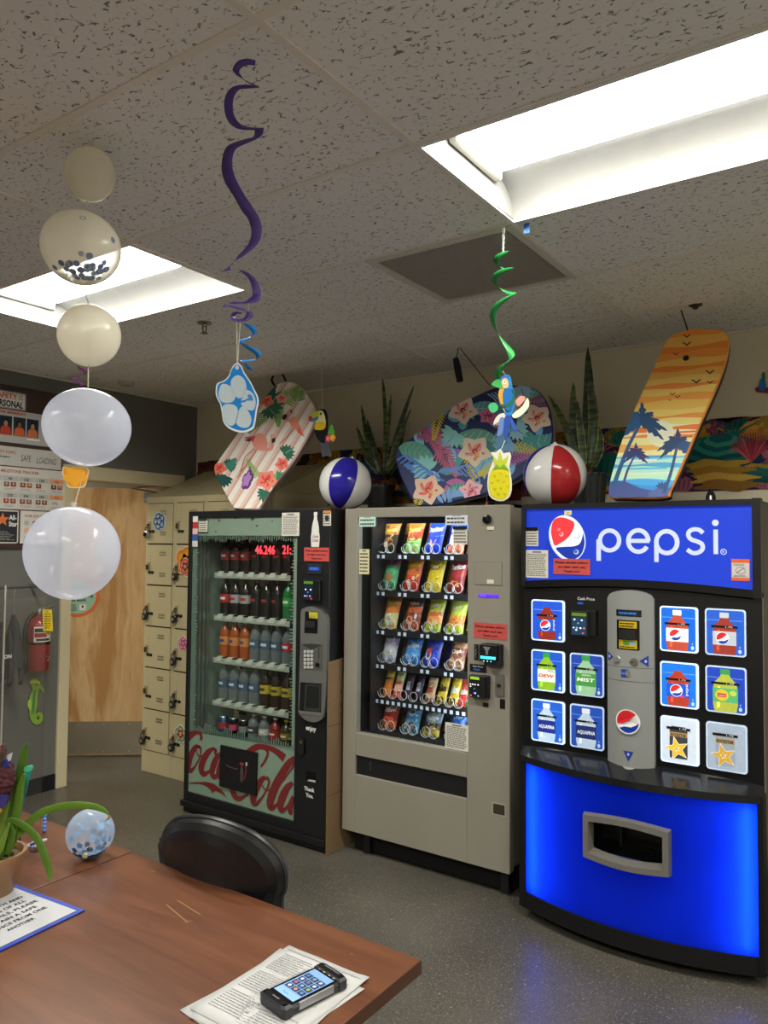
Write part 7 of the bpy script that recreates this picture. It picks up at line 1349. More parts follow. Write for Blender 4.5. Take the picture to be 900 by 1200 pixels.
def confetti(c, rx, rz, cols, spots, label, r0, low=40, sd=3):
    b = MB(); r = random.Random(sd); cv = CO-c; cv = Vector((cv.x, cv.y, 0)).normalized(); rt = Vector((-cv.y, cv.x, 0)) 
    pl_ = [(u, w_) for u, w_ in spots]
    for k in range(low): u = r.uniform(-.62, .62); pl_.append((u, -r.uniform(.72, .97)*math.sqrt(1-min(.9, u*u))))
    for u, w_ in pl_:
        q = math.sqrt(max(.02, 1-u*u-w_*w_)); p_ = Vector(c)+(rt*u*rx+Vector((0, 0, w_*rz))+cv*(q*rx))*1.004; nn = (rt*u/rx+Vector((0, 0, w_/rz))+cv*q/rx).normalized(); e1 = nn.cross(Vector((0, 0, 1))).normalized(); e2 = nn.cross(e1)
        f_ = Fr(p_, e1, e2); R_ = r0*r.uniform(.8, 1.1); col = hx(r.choice(cols)); b.ell(f_, 0, 0, R_, R_, col, 0, 'satin', seg=12)
    for k in range(low//2):
        u = r.uniform(-.6, .6); d_ = r.uniform(-.6, .4); p_ = Vector(c)+rt*u*rx*.7+cv*d_*rx*.6-Vector((0, 0, rz*.9*math.sqrt(max(.1, 1-.5*u*u-.4*d_*d_)))); b.ell(Fr(p_, (1, 0, .2*d_), (0, 1, .2*u)), 0, 0, r0, r0, hx(r.choice(cols)), 0, 'satin', seg=12)
    tag(b.build('confetti'), label, 'confetti', kind='stuff')
confetti(*cs[1], ['7a8aa6', '8fa0b8', '6a7a98', 'a0aebc'], [(-.42, .62), (.02, .5), (0, -.48), (.2, -.5), (.55, -.55), (.28, -.68), (-.1, -.7), (.75, .1)], 'round blue grey confetti dots inside the second hanging balloon', .0088, 34)
# ---- paper swirls
def swirl(attach, keys, rw, col, label, col2=None, name='hanging_swirl', alpha=.5, px0_=0, ax_=None, rad=1.0, n=14, hang=None):
    """keys: (photo y, half-turn phase, radius in photo pixels)"""
    b = MB(); base = Vector(attach); v = []; f_ = []
    P_ = catmull([(on_string(0, k[0], *ax_).z, k[1]*PI, k[2]) for k in keys], n); dd = base.dot(fwd)/F; cc_ = []
    for i, (z, ph, r_) in enumerate(P_):
        R_ = r_*dd*rad; rad_v = right*math.cos(ph)-fwd*math.sin(ph); c = Vector((base.x, base.y, z))+rad_v*R_; taper = min(1, .25+i/6, .25+(len(P_)-1-i)/6)
        cc_.append((c, rad_v, taper))
    for i, (c, rad_v, taper) in enumerate(cc_):
        T = (cc_[min(i+1, len(cc_)-1)][0]-cc_[max(i-1, 0)][0]).normalized(); bn = T.cross(rad_v).normalized(); bn = bn if bn.z > 0 else -bn
        wv = (rad_v*math.cos(alpha)+bn*math.sin(alpha))*rw/2*taper; v += [c-wv, c+wv]
    m = len(P_)
    for i in range(m-1): f_.append((2*i, 2*i+1, 2*i+3, 2*i+2))
    cl_ = [hx(col) for _ in f_]; b.add(v, f_, cl_, 'satin', True); 
    o = b.build(name, sharp=3) if hang is None else b.build('swirl', hang, sharp=3); q = o.modifiers.new('thick', 'SOLIDIFY'); q.thickness = .0006
    if hang is None: tag(o, label, 'hanging decoration')
    return o
PA = (-1.225, 1.19)
t = thing('hanging_swirl', 'long purple paper swirl hanging from the ceiling above the blue hibiscus', 'hanging decoration', (*PA, H))
def traced(segs, axis_px, ax_, rad_px, col, parent, ox, oy, k_):
    """a curled strip given by its two edges; it winds round the thread, so it bulges towards and away from us"""
    b = MB()
    for sg, prs in segs:
        v = []; P_ = catmull([(*p, *q) for p, q in prs], 6); n = len(P_)
        for i, (x0, y0, x1, y1) in enumerate(P_):
            mx = ((x0+x1)/2-axis_px)/rad_px; dp = -sg*math.sqrt(max(0, 1-min(1, mx*mx)))*rad_px/k_
            for j, (x, y) in enumerate(((x0, y0), (x1, y1))):
                p = on_string(ox+x/k_, oy+y/k_, *ax_); d = ray(ox+x/k_, oy+y/k_); v.append(p+d*((dp+(j-.5)*4)*(p-CO).length/F/1.3))
        b.add(v, [(2*i, 2*i+1, 2*i+3, 2*i+2) for i in range(n-1)], hx(col), 'satin', True)
    o = b.build('swirl', parent, sharp=3); q = o.modifiers.new('thick', 'SOLIDIFY'); q.thickness = .0006
traced([
 (1, [((272, 70), (270, 92)), ((235, 64), (240, 90)), ((200, 75), (217, 100)), ((180, 106), (206, 118)), ((190, 124), (214, 132)), ((215, 143), (226, 150)), ((252, 162), (254, 168)), ((287, 177), (286, 181))]),
 (-1, [((287, 177), (286, 181)), ((235, 168), (242, 184)), ((180, 178), (205, 190)), ((151, 215), (184, 225)), ((147, 270), (182, 275)), ((165, 320), (197, 312)), ((205, 347), (224, 334)), ((262, 351), (262, 341)), ((304, 350), (304, 342))]),
 (1, [((304, 342), (268, 346)), ((300, 368), (268, 365)), ((272, 388), (258, 380)), ((240, 402), (220, 390)), ((195, 425), (163, 412)), ((180, 460), (142, 450)), ((180, 505), (136, 510)), ((195, 550), (150, 562)), ((227, 610), (185, 618)), ((262, 662), (217, 675)), ((290, 710), (242, 708)), ((298, 755), (255, 755)), ((282, 805), (248, 798)), ((237, 847), (222, 834)), ((198, 870), (198, 858))]),
 (-1, [((198, 870), (198, 858)), ((172, 893), (182, 884)), ((172, 912), (135, 920))]),
 (1, [((205, 911), (207, 914)), ((245, 925), (234, 936)), ((280, 960), (253, 965)), ((293, 1000), (260, 1010)), ((284, 1036), (244, 1028)), ((232, 1049), (225, 1040)), ((178, 1048), (176, 1040))]),
 (-1, [((178, 1048), (176, 1040)), ((140, 1052), (142, 1062)), ((172, 1062), (176, 1054)), ((215, 1074), (222, 1066)), ((258, 1082), (236, 1076))]),
 (1, [((258, 1082), (236, 1076)), ((262, 1098), (234, 1090)), ((243, 1114), (224, 1104)), ((210, 1122), (207, 1110)), ((178, 1114), (192, 1106)), ((170, 1097), (190, 1096)), ((186, 1082), (200, 1088)), ((218, 1084), (214, 1090))])],
 218, PA, 80, '4a3484', t, 220, 50, 3.425)
b = MB(); b.tube([Vector((*PA, H)), Vector((*PA, on_string(278, 86, *PA).z))], .0008, WHT, 'matte', 4); b.build('thread', t)
BA_ = (PA[0], PA[1])
t = thing('hibiscus_hanger', 'large blue and white paper hibiscus hanging below the purple swirl', 'hanging decoration', (*PA, 1.9)); zt = on_string(0, 372, *PA).z
Fh = Fr(Vector((PA[0], PA[1], 0))+right*.0, right, (0, 0, 1)); Fh.n = -fwd
hx_, hz = Fh.px(278, 470); hs = abs(Fh.px(250, 470)[0]-Fh.px(300, 470)[0])/50
b = MB(); out = [(278, 425), (283, 429), (286, 436), (293, 446), (298, 456), (303, 468), (301, 482), (299, 495), (296, 503), (284, 507), (270, 503), (262, 495), (260, 484), (258, 474), (253, 463), (254, 450), (262, 446), (268, 440), (272, 430)]
po = catmull(Fh.pxs(out), 4, True); b.slab(Fh, po, .002, hx('dfe8ee'), hx('c8d4dc'), 0, 'paper')
cxx = sum(p[0] for p in po)/len(po); czz = sum(p[1] for p in po)/len(po); b.shape(Fh, [(cxx+(x-cxx)*.93, czz+(z-czz)*.945) for x, z in po], hx('1f84d6'), .0005, 'paper'); b.build('cutout', t)
b = MB()
for pl_ in ([(279, 441), (286, 446), (288, 456), (283, 465), (277, 464), (272, 456), (272, 446)], [(260, 452), (269, 453), (275, 463), (272, 470), (262, 471), (257, 464)], [(288, 458), (296, 462), (299, 472), (296, 480), (288, 478), (283, 472), (285, 466)], [(262, 477), (272, 475), (278, 480), (277, 492), (271, 498), (264, 492)], [(283, 478), (290, 482), (294, 492), (290, 500), (281, 499), (277, 492)]):
    q_ = catmull(Fh.pxs(pl_), 4, True); mx_ = sum(p[0] for p in q_)/len(q_); mz_ = sum(p[1] for p in q_)/len(q_); b.shape(Fh, [(mx_+(x-mx_)*1.1, mz_+(z-mz_)*1.1) for x, z in q_], hx('bccbd4'), .001, 'paper')
b.build('petals', t)
b = MB(); b.stroke(Fh, [(*Fh.px(281, 471), .004), (*Fh.px(287, 470), .004), (*Fh.px(293, 466), .003)], hx('1f84d6'), .0015, 'paper'); 
for p in ((292, 468), (294, 465), (292, 464), (295, 468)): x, z = Fh.px(*p); b.ell(Fh, x, z, .0035, .0035, hx('1f84d6'), .0016)
b.build('stamen', t)
b = MB(); x, z = Fh.px(278, 431); b.ring(Fh, x, z, .003, .003, .002, hx('dfe8ee'), .0016); b.tube([Vector((PA[0], PA[1], zt)), Fh(x, z, .001)], .0012, hx('c8c4b4'), 'matte', 5); b.tube([Vector((PA[0], PA[1], zt))+right*.008, Fh(x, z, .001)], .001, hx('c8c4b4'), 'matte', 5); b.build('thread', t)
# small bright blue swirl further back
t = thing('hanging_swirl', 'small bright blue paper swirl behind the thread of the blue hibiscus', 'hanging decoration', (-1.9, 1.9, 2.2)); SA = on_string(291, 390, -1.9, 1.95)
swirl((SA.x, SA.y, 0), [(378, 1, 5), (385, 0, 7), (398, -1, 9), (414, -2, 13), (421, -3, 6), (432, -3.8, 8)], .02, '2a94e4', '', ax_=(SA.x, SA.y), hang=t, alpha=.5)
b = MB(); b.tube([Vector((SA.x, SA.y, H)), Vector((SA.x, SA.y, on_string(0, 384, SA.x, SA.y).z))], .0008, WHT, 'matte', 4); b.build('thread', t)
# pink swirl far behind the balloons
SA = on_string(94, 430, -3.9, 2.6); t = thing('hanging_swirl', 'small pink paper swirl hanging behind the balloon string', 'hanging decoration', (SA.x, SA.y, 2.2))
swirl((SA.x, SA.y, 0), [(428, 1, 2), (434, 0, 6), (442, -1, 8), (449, -1.6, 6), (452, -2, 2)], .018, 'b84ac0', '', ax_=(SA.x, SA.y), hang=t, alpha=.5); b = MB(); b.tube([Vector((SA.x, SA.y, H)), Vector((SA.x, SA.y, on_string(0, 430, SA.x, SA.y).z))], .0008, WHT, 'matte', 4); b.build('thread', t)
# green swirl with the macaw
GA = (-1.128, 2.31); t = thing('hanging_swirl', 'green paper swirl hanging from the corner of the air vent', 'hanging decoration', (*GA, H))
swirl((*GA, 0), [(291, 0, 5), (300, 1, 8), (311, 2, 10), (322, 3, 10), (340, 4, 13), (365, 5, 12), (412, 6, 11), (436, 7, 6), (446, 7.6, 8)], .022, '2b8a44', '', ax_=GA, hang=t, alpha=.5)
b = MB(); zz = on_string(0, 292, *GA).z; b.tube([Vector((*GA, H)), Vector((*GA, zz))], .0008, WHT, 'matte', 4); b.tube([Vector((*GA, H))+right*.006, Vector((*GA, zz))+right*.004], .0008, WHT, 'matte', 4); b.build('thread', t)
Fm = Fr(Vector((GA[0], GA[1], 0)), right, (0, 0, 1)); Fm.n = -fwd
t = thing('macaw_cutout', 'blue and yellow paper macaw hanging below the green swirl', 'hanging decoration', Fm(*Fm.px(593, 515)))
def cut(b, pts, col, off=0., th=.0015, m='paper', sm=3): cc = tuple(c*.62 for c in hx(col)); b.slab(Fm, catmull(Fm.pxs(pts), sm, True) if sm > 1 else Fm.pxs(pts), th, cc, cc, off, m)
b = MB(); cut(b, [(586, 444), (592, 439), (598, 441), (600, 450), (602, 462), (603, 475), (600, 486), (594, 488), (589, 480), (585, 470), (585, 456)], '2a7fc4'); cut(b, [(586, 455), (591, 452), (590, 462), (590, 474), (592, 484), (587, 474), (584, 464)], 'd8a23a', .0008); b.build('body', t)
b = MB(); cut(b, [(588, 445), (593, 443), (596, 449), (594, 455), (588, 453)], 'e8c088', .0015); x, z = Fm.px(591, 448); b.ell(Fm, x, z, .006, .006, WHT, .002); b.ell(Fm, x, z, .003, .003, BLK, .0024); b.build('face', t)
b = MB(); cut(b, [(576, 450), (584, 444), (588, 450), (589, 455), (582, 454)], '46b05a', .0018); b.build('beak', t)
b = MB(); cut(b, [(590, 458), (598, 456), (602, 466), (600, 478), (594, 482), (590, 472)], '1f6ab4', .0022); cut(b, [(584, 473), (594, 474), (602, 463), (599, 456), (602, 457), (603, 468), (598, 476), (588, 477)], '246a4a', .003); cut(b, [(573, 474), (580, 472), (584, 479), (578, 484), (573, 480)], '4ab87a', .002); b.build('wing', t)
b = MB()
for pts, c_ in (([(578, 496), (584, 486), (594, 484), (590, 492), (582, 499)], 'e2ded2'), ([(600, 486), (612, 476), (618, 466), (620, 476), (612, 486), (604, 490)], 'dfe4cc'), ([(604, 470), (610, 464), (616, 466), (608, 476)], 'd89a8a'), ([(578, 499), (588, 492), (594, 490), (585, 501)], '6a3a44')): cut(b, pts, c_, -.001)
b.build('flower', t)
b = MB(); cut(b, [(592, 488), (599, 488), (597, 502), (594, 515), (591, 514), (590, 500)], '2f4fa8', .001); cut(b, [(598, 488), (604, 498), (606, 507), (600, 502)], '3a5ab4', .0005); cut(b, [(586, 490), (592, 492), (588, 508), (583, 510)], '6a8ac4', .0003); b.build('tail', t)
t = thing('pineapple_cutout', 'yellow paper pineapple with green crown hanging in front of the floral bodyboard', 'hanging decoration', Fm(*Fm.px(586, 587)))
b = MB(); cut(b, [(573, 552), (571, 566), (573, 580), (580, 586), (590, 587), (598, 581), (600, 568), (598, 553), (597, 547), (599, 535), (597, 530), (590, 531), (586, 526), (581, 530), (575, 530), (578, 537), (576, 545)], 'eceade', 0, sm=2); cut(b, [(575, 553), (573, 566), (575, 579), (581, 584), (590, 585), (596, 579), (598, 567), (596, 554), (590, 547), (581, 547)], 'e6dc1e', .0008); b.build('fruit', t)
b = MB(); cut(b, [(577, 552), (580, 545), (577, 533), (583, 540), (586, 528), (589, 540), (596, 533), (593, 545), (597, 552), (590, 548), (583, 548)], 'c8d43a', .0014, sm=1); cut(b, [(577, 551), (582, 544), (586, 548), (590, 544), (597, 552), (590, 549), (583, 549)], '7ab83a', .002, sm=1); b.build('crown', t)
b = MB()
for k, (x, y) in enumerate([(580, 558), (587, 555), (594, 558), (577, 566), (584, 563), (590, 565), (595, 570), (580, 573), (587, 572), (584, 579), (592, 579)]): b.stroke(Fm, [Fm.px(x-1.5, y-1.2), Fm.px(x, y+1), Fm.px(x+1.5, y-1.2)], hx('8a8a1a'), .0022, 'paper', w=.0018, smooth=1)
b.build('markings', t)
b = MB(); b.tube([Fm(*Fm.px(593, 440)), Vector((GA[0], GA[1], on_string(0, 430, *GA).z))], .0008, WHT, 'matte', 4); b.tube([Fm(*Fm.px(594, 512)), Fm(*Fm.px(586, 529))], .0008, WHT, 'matte', 4); tag(b.build('macaw_thread'), 'thin white thread carrying the paper macaw and the pineapple', 'string')
# orange hibiscus on the balloon string
Fo = Fr(on_string(88, 558), right, (0, 0, 1)); Fo.n = -fwd; t = thing('hibiscus_hanger', 'orange paper hibiscus on the string between the two lowest balloons', 'hanging decoration', on_string(88, 572))
b = MB(); q = [(74, 547), (80, 549), (88, 547), (98, 547), (104, 551), (103, 558), (101, 566), (98, 571), (88, 572), (79, 570), (77, 562), (73, 555)]; po = catmull(Fo.pxs(q), 4, True); b.slab(Fo, po, .002, hx('f2dcb0'), hx('e8c890'), 0, 'paper'); cxx = sum(p[0] for p in po)/len(po); czz = sum(p[1] for p in po)/len(po); b.shape(Fo, [(cxx+(x-cxx)*.92, czz+(z-czz)*.9) for x, z in po], hx('e89a28'), .0005, 'paper'); b.build('cutout', t)
b = MB()
for k in range(5): a = .95+2*PI*k/5; b.shape(Fo, [(cxx+x*1.1, czz+z*.9) for x, z in petal(0, 0, a, .032, .015)], hx('f0ac34'), .001+.0001*k, 'paper')
b.build('petals', t)
# toucan
Ft = front(3.45); t = thing('toucan_cutout', 'paper toucan with a coloured beak hanging beside the flamingo bodyboard', 'hanging decoration', Ft(*Ft.px(382, 535)))
def tc_(pts, col, off, sm=3):
    b.slab(Ft, catmull(Ft.pxs(pts), sm, True) if sm > 1 else Ft.pxs(pts), .003, hx(col), hx(col), off, 'paper')
b = MB(); tc_([(373, 481), (379, 479), (383, 484), (384, 497), (383, 510), (382, 517), (377, 519), (371, 513), (369, 503), (371, 492)], '16171a', 0); b.build('body', t)
b = MB(); tc_([(371, 484), (377, 481), (381, 488), (382, 499), (379, 503), (374, 502), (370, 496)], 'ddd9a0', .002); tc_([(370, 496), (376, 494), (382, 497), (380, 503), (375, 504), (369, 503)], 'd8b81f', .003); x, z = Ft.px(376.5, 485); b.ell(Ft, x, z, .009, .009, hx('8a9a3a'), .004); b.ell(Ft, x, z, .005, .005, BLK, .0045); b.build('face', t)
b = MB(); tc_([(363, 489), (368, 483), (374, 483), (373, 488), (366, 492)], 'b8c83a', .003); tc_([(362, 493), (363, 488), (366, 488), (366, 492)], 'c8382e', .005); tc_([(363, 493), (372, 488), (373, 491), (367, 494)], '3a7a9a', .0045); b.build('beak', t)
b = MB(); tc_([(374, 517), (383, 516), (387, 526), (388, 535), (382, 534), (378, 536), (376, 527)], '4a4c50', -.001); b.build('tail', t)
b = MB()
for cx_, cy_, c1, c2 in ((385, 514, 'd8487a', 'e8b03a'), (390.5, 513, 'e8a02a', 'f0d86a')):
    x, z = Ft.px(cx_, cy_)
    for k in range(5): a = 2*PI*k/5; b.shape(Ft, petal(x, z, a, .024, .011), hx(c1), .004+.0002*k, 'paper')
    b.ell(Ft, x, z, .007, .007, hx(c2), .0055, 'paper')
tc_([(385, 508), (387, 500), (390, 498), (391, 504), (393, 506), (389, 509)], '58a83a', .002); b.build('flowers', t)
b = MB(); x, z = Ft.px(378, 480); b.tube([Ft(x, z), Vector((Ft(x, z).x-.01, 3.45, H))], .002, hx('bdb8a8'), 'matte', 5); b.build('thread', t)
# wall cut-out at the right edge
Fw = front(YB-.006); t = thing('bird_cutout', 'small painted blue bird cut-out on the back wall at the right edge', 'wall decoration', Fw(*Fw.px(893, 461)))
b = MB(); tcw = lambda pts, col, off: b.slab(Fw, catmull(Fw.pxs(pts), 3, True), .004, hx(col), hx(col), off, 'paper')
tcw([(885, 455), (890, 453), (905, 455), (912, 458), (905, 461), (892, 460), (886, 459)], '8a3444', 0); b.build('perch', t)
b = MB(); tcw([(890, 447), (893, 443), (897, 446), (898, 455), (894, 458), (889, 455)], '3a78c8', .002); tcw([(893, 438), (896, 436), (897, 444), (894, 447)], '2f7a44', .003); tcw([(898, 434), (904, 434), (906, 446), (900, 454), (897, 446)], 'c8b890', .001); b.build('body', t)
# ================================================================ TABLES
TZ = .74
def table(x0, x1, y0, y1, label):
    t = thing('table', label, 'table', ((x0+x1)/2, (y0+y1)/2, 0), 'brown laminate tables')
    b = MB(); b.box(x0, x1, y0, y1, TZ-.03, TZ, (1, 1, 1), 'table_laminate'); b.build('tabletop', t, bevel=.0015)
    b = MB()
    for q in ((x0-.001, x0+.001, y0, y1), (x1-.0005, x1+.001, y0, y1), (x0, x1, y1-.0005, y1+.001), (x0, x1, y0-.001, y0+.0005)): b.box(*q, TZ-.029, TZ-.001, hx('4e3024'), 'satin')
    b.build('edge_band', t)
    for xx in (x0+.12, x1-.12):
        b = MB(); b.tube([(xx, (y0+y1)/2, TZ-.03), (xx, (y0+y1)/2, .04)], .03, hx('1c1c1e'), 'satin', 12); b.build('leg', t)
        b = MB(); b.box(xx-.03, xx+.03, y0+.12, y1-.12, .0, .04, hx('1c1c1e'), 'satin'); b.build('foot', t, bevel=.01)
    return t
t1 = table(-1.852, -.883, -.25, 1.425, 'near brown laminate table with papers and a handset on it')
table(-2.60, -1.857, -.25, 1.430, 'far brown laminate table at left with the potted plant and confetti balloon')
# pale scratches in the laminate
b = MB(); Tt = Fr((0, 0, TZ+.0006), (1, 0, 0), (0, 1, 0))
for p, q in (((195, 1060), (220, 1081)), ((208, 1055), (235, 1072)), ((215, 1081), (225, 1079)), ((176, 1020), (182, 1022)), ((410, 1117), (414, 1119))): b.stroke(Tt, [Tt.px(*p), Tt.px(*q)], hx('b08a5c'), 0, 'paper', w=.0016)
b.build('scratches', t1)

# ================================================================ CHAIR
CHY = 1.60; FC = Fr((0, CHY, 0), (1, .05, 0), (0, -.10, 1)); vb = hx('131416')
ctr = FC.px(252, 1030)[0]
t = thing('chair', 'black padded chair with a rounded backrest behind the near table', 'chair', (ctr, 1.45, 0))
b = MB(); out = catmull(FC.pxs([(176, 1010), (178, 995), (188, 978), (205, 966), (232, 962), (262, 967), (292, 982), (312, 1002), (324, 1025), (326, 1050), (322, 1075)])+[(ctr+.20, .44), (ctr, .41), (ctr-.20, .44)], 5, True)
n = len(out); cx = sum(p[0] for p in out)/n; cz = sum(p[1] for p in out)/n
a = sum(out[i][0]*out[(i+1) % n][1]-out[(i+1) % n][0]*out[i][1] for i in range(n)); out = out[::-1] if a < 0 else out
def loop(s_, off): return [FC(cx+(x-cx)*s_, cz+(z-cz)*s_, off-.05*(s_*(x-cx)/.27)**2) for x, z in out]
Ls = [loop(.02, .036), loop(.15, .036), loop(.3, .036), loop(.5, .034), loop(.7, .032), loop(.86, .027), loop(.96, .016), loop(1, 0), loop(1, -.012), loop(.96, -.026), loop(.7, -.034), loop(.02, -.036)]
for A_, B_ in zip(Ls, Ls[1:]): b.add(A_+B_, [(i, n+i, n+(i+1) % n, (i+1) % n) for i in range(n)], vb, 'vinyl', True)
b.add(Ls[0], [tuple(range(n))], vb, 'vinyl'); b.add(Ls[-1], [tuple(range(n))[::-1]], vb, 'vinyl')
b.build('backrest', t, sharp=3)
b = MB(); P_ = [tuple(FC(cx+(x-cx)*1.005, cz+(z-cz)*1.005, -.004-.05*((x-cx)/.27)**2)) for x, z in out]; b.tube(P_+[P_[0]], .006, hx('2a2b2d'), 'vinyl', 6, False); b.build('piping', t)
b = MB(); v = []; m = 32
for z, s_ in ((.42, .9), (.435, 1), (.465, 1), (.48, .92), (.485, .5)): v += [Vector((ctr+.235*s_*(abs(math.cos(a))**.6)*(1 if math.cos(a) > 0 else -1), 1.37+.22*s_*(abs(math.sin(a))**.6)*(1 if math.sin(a) > 0 else -1), z)) for a in (2*PI*k/m for k in range(m))]
b.add(v, [(i*m+k, i*m+(k+1) % m, (i+1)*m+(k+1) % m, (i+1)*m+k) for i in range(4) for k in range(m)]+[tuple(range(m))[::-1], tuple(range(4*m, 5*m))], vb, 'vinyl', True); b.build('seat', t, sharp=1.2)
for sx in (-1, 1):
    b = MB(); b.tube([(ctr+sx*.19, 1.585, .55), (ctr+sx*.19, 1.56, .43), (ctr+sx*.20, 1.60, .0)], .012, hx('2c2d30'), 'metal'); b.build('leg', t)
    b = MB(); b.tube([(ctr+sx*.19, 1.22, .43), (ctr+sx*.20, 1.16, .0)], .012, hx('2c2d30'), 'metal'); b.build('leg', t)

# ================================================================ THINGS ON THE TABLES
bc_ = Vector((-1.918, 1.335, TZ+.066))
make_balloon(bc_, .065, .065, 'balloon_blue', 'small clear balloon with blue confetti dots lying on the far table', None, .4, False)
b = MB(); p = bc_+Vector((.035, -.035, -.035)); b.lathe([(.009, 0), (.005, .006), (.008, .012), (0, .013)], hx('d8d2a8'), 'gloss', 10, p, (.5, -.7, -.4)); o = b.build('knot', bpy.data.objects[[q.name for q in bpy.data.objects if q.get('label', '').startswith('small clear balloon')][0]])
confetti(bc_, .064, .064, ['3a5a80', '5aa0d8', '7ab8e4', '2a3a50', '4a6a8a', '3a88c8'], [(-.3, .55), (.25, .6), (.4, .25), (.7, .3), (-.75, .1), (.1, .15), (-.1, -.1), (.3, -.05), (.55, .0), (-.4, -.15), (.6, -.25), (.8, -.1), (.0, -.35), (.35, -.3), (-.55, .3), (-.1, .8), (.15, .4), (.45, .5), (-.2, -.45), (-.6, -.4), (.75, .5), (.5, -.4)], 'blue and dark confetti dots inside the small balloon on the table', .0082, 60, 9)
# papers
def sheet(cx, cy, ang, w_, h_, z, label, name='paper_sheet', col='bcbcbb', tbl=0):
    u = Vector((math.cos(ang), math.sin(ang), 0)); f_ = Fr((cx, cy, z), u, (-u.y, u.x, 0)); b = MB(); n = 8; v = []
    for j in range(n+1):
        for i in range(n+1):
            x, y = w_*(i/n-.5), h_*(j/n-.5); q = max(0, abs(i/n-.5)*2-.75)*max(0, abs(j/n-.5)*2-.5); v.append(f_(x, y, .012*q+.0006*math.sin(x*40+y*20)))
    b.add(v, [(j*(n+1)+i, j*(n+1)+i+1, (j+1)*(n+1)+i+1, (j+1)*(n+1)+i) for j in range(n) for i in range(n)], hx(col), 'paper', True)
    f2 = Fr(f_.o+Vector((0, 0, .0016)), u, (-u.y, u.x, 0)); r = random.Random(tbl+5)
    if tbl:
        for k in range(2):
            for q in range(3): x0 = -w_*.42+k*w_*.44; y0 = -h_*.4+q*h_*.28; b.lines(f2, x0, x0+w_*.40, y0, y0+h_*.24, 9, hx('a4a4a6'), 0, duty=.25, ragged=.3)
        b.stroke(f2, [(-w_*.45, h_*.45), (w_*.45, h_*.45)], hx('a9a9ab'), 0, 'paper', w=.0015)
    o = b.build(name); so = o.modifiers.new('thick', 'SOLIDIFY'); so.thickness = .0004; tag(o, label, 'paper', 'printed papers under the handset'); return o
sheet(-1.035, 1.135, -.10, .216, .28, TZ+.0014, 'lowest printed sheet of the stack under the black handset, turned left', tbl=1)
sheet(-1.030, 1.150, .10, .216, .28, TZ+.0032, 'middle printed sheet of the stack under the black handset, its corner poking out', tbl=2)
sheet(-1.034, 1.157, .0, .216, .28, TZ+.0050, 'topmost printed sheet with faint tables, directly under the black handset', tbl=3)
# blue folder with a printed notice
fo = Fr((-1.66, .915, TZ+.002), (.085*0-.085*0+(-1.659+1.642)/.202*.202, .215, 0), (-1, -.06, 0)); fo = Fr((-1.642, .915, TZ+.004), (-.017, .215, 0), (-.996, -.075, 0))
b = MB(); b.slab(fo, [(-.02, -.012), (.222, -.012), (.222, .275), (-.02, .275)], .003, hx('2a44a8'), hx('1c2f7a'), 0, 'satin'); o = tag(b.build('blue_folder'), 'blue folder lying on the table under the printed notice', 'folder')
b = MB(); b.slab(fo, [(-.012, .0), (.208, .0), (.206, .262), (-.012, .262)], .0006, hx('b4b5b9'), hx('a9a9ac'), .0012, 'paper')
for k, s_ in enumerate(('FOR THE HEALTH AND', 'WELLBEING OF ALL', 'INDIVIDUALS, PLEASE', 'MAINTAIN A SAFE', 'DISTANCE FROM ONE', 'ANOTHER')):
    b.text(fo, s_, .098, .168-.0245*k, .0125, hx('2a2a2e'), .0018, align='CENTER', width=.0098*len(s_), bold=.02)
tag(b.build('distance_notice'), 'white printed notice about keeping a safe distance lying on the blue folder', 'notice')
# handset
hc = Vector((-.992, 1.172, TZ+.0062)); ha = -.20
U = Vector((math.cos(ha), math.sin(ha), 0)); V_ = Vector((-U.y, U.x, 0)); FH = Fr(hc, U, V_)
t = thing('handheld_computer', 'rugged black handset with lit touch screen lying on the papers', 'handheld computer', hc)
def hbox(name, out, z0, z1, col, m='satin', bev=.004, top=.9):
    b = MB(); n = len(out); cx = sum(p[0] for p in out)/n; cy = sum(p[1] for p in out)/n
    Ls = [[FH(cx+(x-cx)*s_, cy+(y-cy)*s_, z) for x, y in out] for s_, z in ((.90, z0), (1, z0+(z1-z0)*.3), (1, z0+(z1-z0)*.7), (top, z1))]
    for A_, B_ in zip(Ls, Ls[1:]): b.add(A_+B_, [(i, (i+1) % n, n+(i+1) % n, n+i) for i in range(n)], hx(col), m, True)
    b.add(Ls[-1], [tuple(range(n))], hx(col), m); b.add(Ls[0], [tuple(range(n))[::-1]], hx(col), m); return b.build(name, t, sharp=.6)
hw, hl = .039, .076
body = [(-hw, -hl*.8), (-hw*.85, -hl*.95), (-hw*.5, -hl), (hw*.5, -hl), (hw*.85, -hl*.95), (hw, -hl*.8), (hw, hl*.82), (hw*.85, hl*.96), (hw*.5, hl), (-hw*.5, hl), (-hw*.85, hl*.96), (-hw, hl*.82)]
hbox('body', catmull(body, 3, True), 0, .020, '202125', 'satin')
b = MB(); b.shape(FH, catmull([(x*.9, y*.95) for x, y in body], 3, True), hx('0c0d10'), .0204, 'gloss'); b.build('face_glass', t)
def bump(y0, y1, name):
    q = [(-hw*1.04, y0), (hw*1.04, y0), (hw*1.04, y1*.8+y0*.2), (hw*.8, y1), (-hw*.8, y1), (-hw*1.04, y1*.8+y0*.2)]; 
    b = MB(); n = len(q)
    for z in (1,):
        A_ = [FH(x, y, .002) for x, y in q]; B_ = [FH(x, y, .019) for x, y in q]; cyy = (y0+y1)/2
        C_ = [FH(x*.86, cyy+(y-cyy)*.7, .0235) for x, y in q]
        for P1, P2 in ((A_, B_), (B_, C_)): b.add(P1+P2, [(i, (i+1) % n, n+(i+1) % n, n+i) for i in range(n)], hx('26272b'), 'satin', False)
    return b
